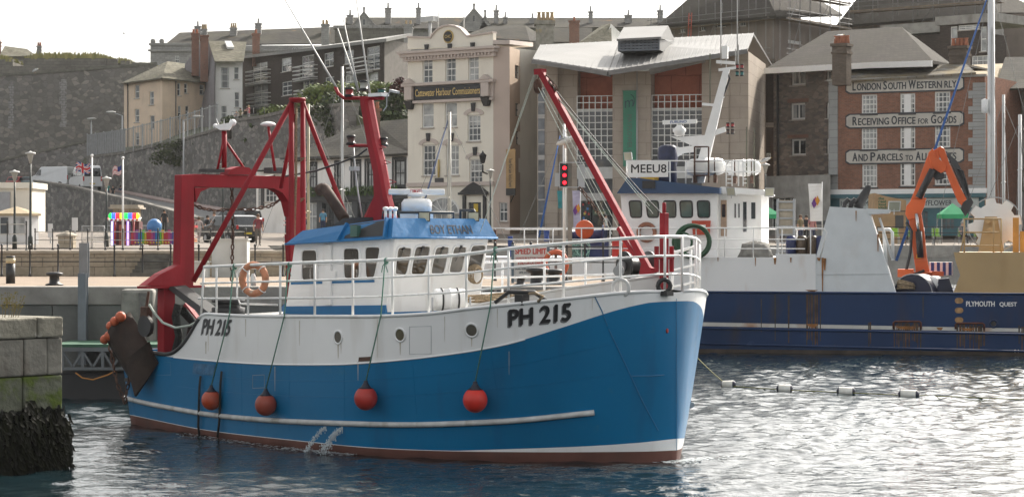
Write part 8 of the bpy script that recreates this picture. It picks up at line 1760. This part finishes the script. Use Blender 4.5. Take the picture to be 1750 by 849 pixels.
def feather(px0,px1,t0,t1,D,m,label,face=True):
 t,k,ZZ=unit('feather_flag',label,'flag',(px0+px1)/2,D);w=(px1-px0)*k;b=B();b.tube([(w/2,0,0),(w/2,0,ZZ(t0)+.1)],.03,6);b.build('pole',white,t);b=B();n=10
 for i in range(n):
  a,c=i/n,(i+1)/n;F2=lambda u,s:(w/2-w*s*(1-.18*u if u<.85 else .85),.06*sin(u*5+s*3),ZZ(t0)-(ZZ(t0)-ZZ(t1))*u)
  b.face([F2(a,0),F2(c,0),F2(c,1),F2(a,1)])
 q=b.build('cloth',m,t,fix=False)
 if face:
  z=ZZ(t0+(t1-t0)*.48)
  for i,(c,dx,dz)in enumerate((((.40,.03,.12),0,0),((.55,.25,.03),.12,.06),((.12,.03,.22),-.08,-.1))):b=B();b.prism([(dx-.14,-.11-i*.004,z+dz),(dx,-.11-i*.004,z+dz-.3),(dx+.14,-.11-i*.004,z+dz),(dx,-.11-i*.004,z+dz+.3)],(0,.002,0));b.build('emblem',mat('emblem_%d'%i,c,.7),q)
feather(1381,1405,314,378,135,white,'white feather flag with a small purple and orange star beside the ship');feather(978,992,326,392,146,mat('lilac_cloth',(.40,.38,.52),.8),'lilac feather flag in front of the exhibition centre');feather(952,965,326,356,148,mat('teal_cloth',(.03,.22,.24),.8),'short teal banner left of the lilac flag',False)
lime_=mat('chair_lime',(.25,.48,.04),.5)
for i,(px,D)in enumerate(((1530,130),(1560,131),(1572,129),(1600,131),(1645,130),(1672,131),(1700,130))):
 t,k,ZZ=unit('cafe_chair',('lime cafe chair in front of the wooden kiosk','lime cafe chair under the person in black','lime cafe chair under the person in white','lime cafe chair right of the person in white','lime cafe chair under the person in grey with a pale hat','lime cafe chair right of the person in grey','rightmost lime cafe chair, behind the reel')[i],'chair',px,D,'lime green cafe chairs');b=B();b.box(-.22,.22,-.22,.22,.42,.46);b.build('seat',lime_,t);b=B();b.box(-.22,.22,.2,.24,.5,.88);b.build('backrest',lime_,t)
 for x in(-.19,.19):
  for y in(-.19,.21):b=B();b.box(x-.018,x+.018,y-.018,y+.018,0,.42 if y<0 else .9);b.build('leg',galv,t)
person('person in black sitting left of the orange crane',1560,131,Z0,'sit',30,BK,NV);person('person in a white shirt sitting behind the orange crane',1572,129,Z0,'sit',-20,W1,NV,'brown');person('person in grey sitting under the green gazebo',1645,130,Z0,'sit',10,GR,BK,'grey')
ironrail('cafe_railing','thin dark railing along the far quay by the cafe tables',G0(1500,126,3.94),G0(1790,126,3.94),1.0,1.6,(.98,.66,.33),ball=False)
# yachts beyond the ship
alloy=mat('mast_alloy',(.50,.50,.49),.35,.3,var=.05)
def yacht(label,px,pt,D,r,m,sp=(),furl=None,L=8.0,xtra=None,hullc=(.55,.55,.55)):
 x,y,z=W(px,pt,D);t=thing('sailing_yacht',label,'yacht',Fr(x,y,0,radians(8)),'yachts moored beyond the ship');b=B()
 for i in range(12):
  u0,u1=i/12,(i+1)/12;w=lambda u:1.25*max(.02,sin(pi*min(1,u*.62+.38)))**.8;X_=lambda u:-L*.45+L*u
  for s in(-1,1):b.face([(X_(u0),s*w(u0)*.7,-.2),(X_(u1),s*w(u1)*.7,-.2),(X_(u1),s*w(u1),.95+.2*u1),(X_(u0),s*w(u0),.95+.2*u0)],0,True)
  b.face([(X_(u0),-w(u0),.95+.2*u0),(X_(u1),-w(u1),.95+.2*u1),(X_(u1),w(u1),.95+.2*u1),(X_(u0),w(u0),.95+.2*u0)])
 b.build('hull',mat('yacht_hull_%d'%int(hullc[2]*99),hullc,.35),t);b=B();b.hexa([(-1.5,-.7,1.0),(1.6,-.6,1.05),(1.6,.6,1.05),(-1.5,.7,1.0),(-1.4,-.6,1.4),(1.1,-.5,1.45),(1.1,.5,1.45),(-1.4,.6,1.4)]);b.build('cabin',white,t)
 b=B();b.tube([(0,0,.9),(0,0,z)],[r,r*.8],10);ma=b.build('mast',m,t);b=B();b.tube([(0,0,1.9),(-3.2,0,1.95)],.08,8);b.build('boom',m,t)
 b=B()
 for pz,w in sp:zz=W(px,pz,D)[2];b.tube([(-w*.2,-w,zz),(0,0,zz+.05),(w*.2,w,zz)],.03,6)
 if sp:b.build('spreader',m,ma)
 b=B()
 for e in((-3.6,0,1.1),(.1,-1.2,1.0),(.1,1.2,1.0),(-.4,-1.1,1.0),(4.2,0,1.15)):b.tube([(0,0,z*.97),e],.012,4)
 b.build('stay',wire,t)
 if furl:p,q=t and Fr(x,y,0,radians(8)).loc(W(*furl[0])),Fr(x,y,0,radians(8)).loc(W(*furl[1]));b=B();b.tube([p,Vector(p).lerp(Vector(q),.5),q],[furl[2]*.6,furl[2],furl[2]*1.2],7);b.build('furled_sail',furl[3],t)
 if xtra:zz=W(px,xtra[0],D)[2];b=B();b.lathe([(.05,-.35),(.17,-.3),(.17,.3),(.05,.35)],(-xtra[1],-.1,zz),10);b.build('radar_reflector',white,ma)
bl_=mat('sail_blue',(.03,.10,.30),.8,var=.2,vs=6);bl2=mat('sail_slate',(.12,.15,.24),.8,var=.2,vs=6)
yacht('yacht with a tall thick white mast and a blue furled sail at the right',1694,-40,112,.2,mat('mast_white',(.62,.62,.61),.35,var=.04),((232,.9),),((1688,-5,112),(1532,445,110),.06,bl_),10,(182,.35))
yacht('yacht with a slim mast at the far right edge',1743,196,108,.1,MATS['mast_white'],((290,.6),));yacht('yacht with a short weathered mast right of the thick white mast',1715,162,116,.09,alloy,((312,.7),),L=7)
yacht('yacht whose pale wooden mast stands left of the red mast',527,178,120,.085,mat('mast_spruce',(.45,.38,.24),.5,var=.1),((362,.8),),L=7);yacht('yacht with a grey alloy mast seen between tripod and red mast',585,114,118,.085,alloy,((325,1.0),(128,.2)),L=7.5)
yacht('yacht with a cream mast and slate blue furled sail before the harbour office',768,192,112,.1,mat('mast_cream',(.52,.49,.42),.4),((339,.5),),((766,205,112),(712,390,110),.045,bl2),7);yacht('yacht with a blue furled sail left of the traffic signal',964,212,113,.08,MATS['mast_white'],(),((957,232,113),(921,405,111),.045,bl_),7)
# near pier at the left edge
np_=facade(-60,41.5,107,43.3,0.0);t=thing('near_pier','weathered stone pier end at the lower left with green algae and black weed','pier',np_);zt=np_.XZ(50,541)[1];rr=random.Random(21)
s1=mat('pier_stone',(.215,.20,.16),.95,var=.3,vs=2.2,bump=.9,bs=7,streak=((.12,.105,.085),.7,2.0),spots=((.36,.35,.31),3.5,.6));s2=mat('pier_block',(.185,.175,.15),.95,var=.35,vs=1.8,bump=.9,bs=6,streak=((.10,.07,.05),.8,2.4),spots=((.28,.27,.23),3,.62));s3=mat('algae_stone',(.10,.105,.075),.95,var=.4,vs=2.5,bump=.9,bs=7,spots=((.075,.105,.012),1.4,.46));s4=mat('weed_black',(.007,.007,.005),.9,var=.6,vs=5,bump=1.0,bs=9,spots=((.05,.075,.01),1.6,.66))
w=np_.w
def course(za,zb,splits,m,name,pro):
 for a,c in zip(splits,splits[1:]):b=B();b.box(a+.008,c-.008,-pro+rr.uniform(-.015,.015),3.5,za+.006,zb-.006);b.build(name,m,t,bevel=.035)
x62=np_.XZ(62,560)[0];zz=[np_.XZ(80,p)[1]for p in(541,577,641,702)]
course(zz[1],zz[0],[0,x62-1.3,x62,w],s1,'coping_block',.04);course(zz[2],zz[1],[0,np_.XZ(41,600)[0],np_.XZ(81,600)[0],w+.02],s2,'stone_block',0);course(zz[3],zz[2],[0,x62-.3,w+.02],s3,'algae_block',-.01)
nx,nz=60,40;b=B();g=[[b.V((-.02+(w+.06)*i/nx+(.10*j/nz if i==nx else 0),-.03-.07*(j/nz)+.05*sin(i*1.7+rr.random())*rr.random()+rr.uniform(-.03,.03),zz[3]+.12*rr.random()*(j==0)+(-.5-zz[3])*j/nz))for j in range(nz+1)]for i in range(nx+1)]
for i in range(nx):
 for j in range(nz):b.idx([g[i][j],g[i+1][j],g[i+1][j+1],g[i][j+1]],0,True)
b.box(0,w,.1,3.5,-1.5,zz[3]);b.build('weedy_base',s4,t,fix=False)
b=B()
for k in range(900):x=rr.uniform(0,w+.1);z=rr.uniform(.05,zz[3]+.05+.22*sin(x*3.1)*sin(x*7.7));L=rr.uniform(.06,.2);y=-.07-.04*(1-z)+rr.uniform(-.06,.02);a=rr.uniform(-.05,.05);b.face([(x-.03,y,z),(x+.035,y-.01,z),(x+a+.03,y-.05,z-L),(x+a-.012,y-.05,z-L)])
b.build('seaweed',leafmat('weed_leaf',(.002,.0022,.0018),(.009,.010,.004),.05),t,kind='stuff',fix=False)
t=thing('dry_weed','dry yellowish weed growing from the top of the near pier','plant',Fr(*np_.wor((np_.XZ(40,541)[0],.5,zt)),0));b=B();c=B()
for k in range(13):
 x=rr.uniform(-.22,.25);h=rr.uniform(.2,.42);tip=Vector((x*1.5+rr.uniform(-.06,.06),rr.uniform(-.1,.1),h));b.tube([(x,0,-.02),Vector((x,0,0)).lerp(tip,.5)+Vector((.01,0,.02)),tip],[.006,.005,.003],4)
 for q in range(16):p=Vector((x,0,0)).lerp(tip,rr.uniform(.3,1.02))+Vector((rr.uniform(-.04,.04),rr.uniform(-.04,.04),rr.uniform(-.01,.03)));s=rr.uniform(.008,.018);c.face([p,p+Vector((s,0,s)),p+Vector((0,0,s*2)),p+Vector((-s,.003,s))])
b.build('stem',mat('dry_stem',(.20,.15,.07),.9),t);c.build('seed_heads',leafmat('dry_leaf',(.12,.12,.03),(.33,.26,.09)),t,fix=False,kind='stuff')
# pontoon below the quay wall
f=flat(61.8,0,150);t=thing('pontoon','low pontoon with a green deck and grey truss side below the quay wall','pontoon',f);k=61.8/FP;ZZ=lambda py:CH+(HY-py)*k;x0,x1=-60*k,180*k
b=B();b.box(x0,x1,0,2.6,ZZ(593),ZZ(588));b.build('deck',mat('deck_green',(.05,.12,.075),.8,var=.2),t);b=B();b.box(x0,x1,-.05,.0,ZZ(600),ZZ(593.5));b.box(x0,x1,-.05,.02,ZZ(632),ZZ(627));n=7
for i in range(n):a=x0+(x1-x0)*i/n;c=x0+(x1-x0)*(i+1)/n;m_=(a+c)/2;b.bar((a,0,ZZ(627)),(m_,0,ZZ(600)),.06);b.bar((m_,0,ZZ(600)),(c,0,ZZ(627)),.06);b.box(m_-.04,m_+.04,-.04,.02,ZZ(627),ZZ(600))
b.build('truss',mat('truss_grey',(.14,.15,.155),.55,.3,var=.2),t);b=B();b.box(x0,x1,.3,2.5,-.4,ZZ(637));b.build('float_tank',black,t,bevel=.08);b=B();b.tube([(-20*k,-.08,ZZ(636)),(-8*k,-.1,ZZ(645)),(10*k,-.1,ZZ(648)),(35*k,-.08,ZZ(640)),(48*k,-.06,ZZ(633))],.02,5);b.build('rope',mat('rope_orange',(.45,.20,.05),.8),t)
# gulls
def gull(label,px,py,D,fly=False,s=1.0):
 x,y,z=W(px,py,D);t=thing('gull',label,'gull',Fr(x,y,z,radians(20 if fly else 30*((px%3)-1))),'gulls');b=B();wt=mat('gull_white',(.65,.65,.64),.7);gy=mat('gull_grey',(.30,.31,.33),.7);prof=[(.01,-.26),(.05,-.2),(.09,-.05),(.085,.08),(.05,.16),(.055,.22),(.03,.27),(.005,.29)];b.lathe(prof,(0,0,.18 if not fly else 0),10,ax=(1,0,.35 if not fly else 0));o=b.build('body',wt,t)
 if fly:
  for q in(-1,1):b=B();b.prism([(.08,0,.02),(-.08,0,.02),(-.12,q*.3,.2),(-.22,q*.62,.16),(-.02,q*.33,.22)],(0,0,.012));b.build('wing',gy,t)
 else:b=B();b.lathe([(.01,-.2),(.06,-.1),(.07,.05),(.01,.12)],(-.03,0,.22),8,ax=(1,0,.35),sc=(1.35,.8));b.build('wing',gy,t);b=B();b.tube([(.0,.03,.1),(.0,.03,0)],.01,4);b.tube([(0,-.03,.1),(0,-.03,0)],.01,4);b.build('leg',mat('gull_leg',(.5,.3,.2),.6),t)
 b=B();b.lathe([(.018,0),(.004,.07)],(.28,0,.28 if not fly else 0),6,ax=(1,0,0));b.build('beak',mat('beak_yellow',(.6,.4,.05),.5),t);t.scale=(s,s,s)
gull('white gull flying in the pale sky over the fortress',212,58,300,True,.75);gull('gull perched on the pole of the traffic signal',966,253.5,75.9,s=1.35);gull('gull perched on the lamp post beside the ship',1308,280,134,s=1.2);gull('gull standing on the tall brick chimney left of the railway office signs',1433,70,158.5,s=1.5);gull('gull standing on the fortress wall cap',60,125.5,300,s=2)
# ================================================================ the soft harbour air
hz=bpy.data.materials.new('haze');hz.use_nodes=True;hn=hz.node_tree.nodes;hn.remove(hn['Principled BSDF']);pv=hn.new('ShaderNodeVolumePrincipled');pv.inputs['Color'].default_value=(.93,.93,.92,1);pv.inputs['Density'].default_value=.0001;pv.inputs['Anisotropy'].default_value=0
hz.node_tree.links.new(pv.outputs[0],hn['Material Output'].inputs['Volume'])
b=B();b.box(-1500,1500,-400,1500,-4,46);b.build('haze',hz,kind='stuff')
# pieces of one kind on a thing are parts of their own
SPLIT='platform junction_box window_wiper crossarm cradle ram_rod platform hydraulic_ram eaves_beam gate_rail whip_aerial dark_aerial gps_mushroom tube_light finial rung roof_bar downpipe flagpole instrument_box keystone visor_rib gantry_post quoin_strip motor outrigger number_plate hose net_roll rust_frame fender_frame warning_plate exhaust_pipe weld_seam wind_vane lashing boom_heel'.split()
def loose_split(o):
 me=o.data;n=len(me.vertices);par=list(range(n))
 def find(a):
  while par[a]!=a:par[a]=par[par[a]];a=par[a]
  return a
 for p in me.polygons:
  r=find(p.vertices[0])
  for v in p.vertices[1:]:par[find(v)]=r
 groups={}
 for p in me.polygons:groups.setdefault(find(p.vertices[0]),[]).append(p)
 if len(groups)<2:return
 base=o.name.split('.')[0]
 for ps in groups.values():
  b=B();mp={}
  for p in ps:
   ids=[]
   for v in p.vertices:
    if v not in mp:mp[v]=b.V(me.vertices[v].co)
    ids.append(mp[v])
   b.idx(ids,p.material_index,p.use_smooth)
  q=b.build(base,list(me.materials),o.parent,fix=False)
  for md in o.modifiers:
   if md.type=='BEVEL':w=q.modifiers.new('bevel','BEVEL');w.width=md.width;w.segments=md.segments;w.limit_method='ANGLE'
  if not q.parent:q.location,q.rotation_euler=o.location,o.rotation_euler
 bpy.data.objects.remove(o)
for o in[o for o in COL.objects if o.name.split('.')[0]in SPLIT and not o.children]:loose_split(o)
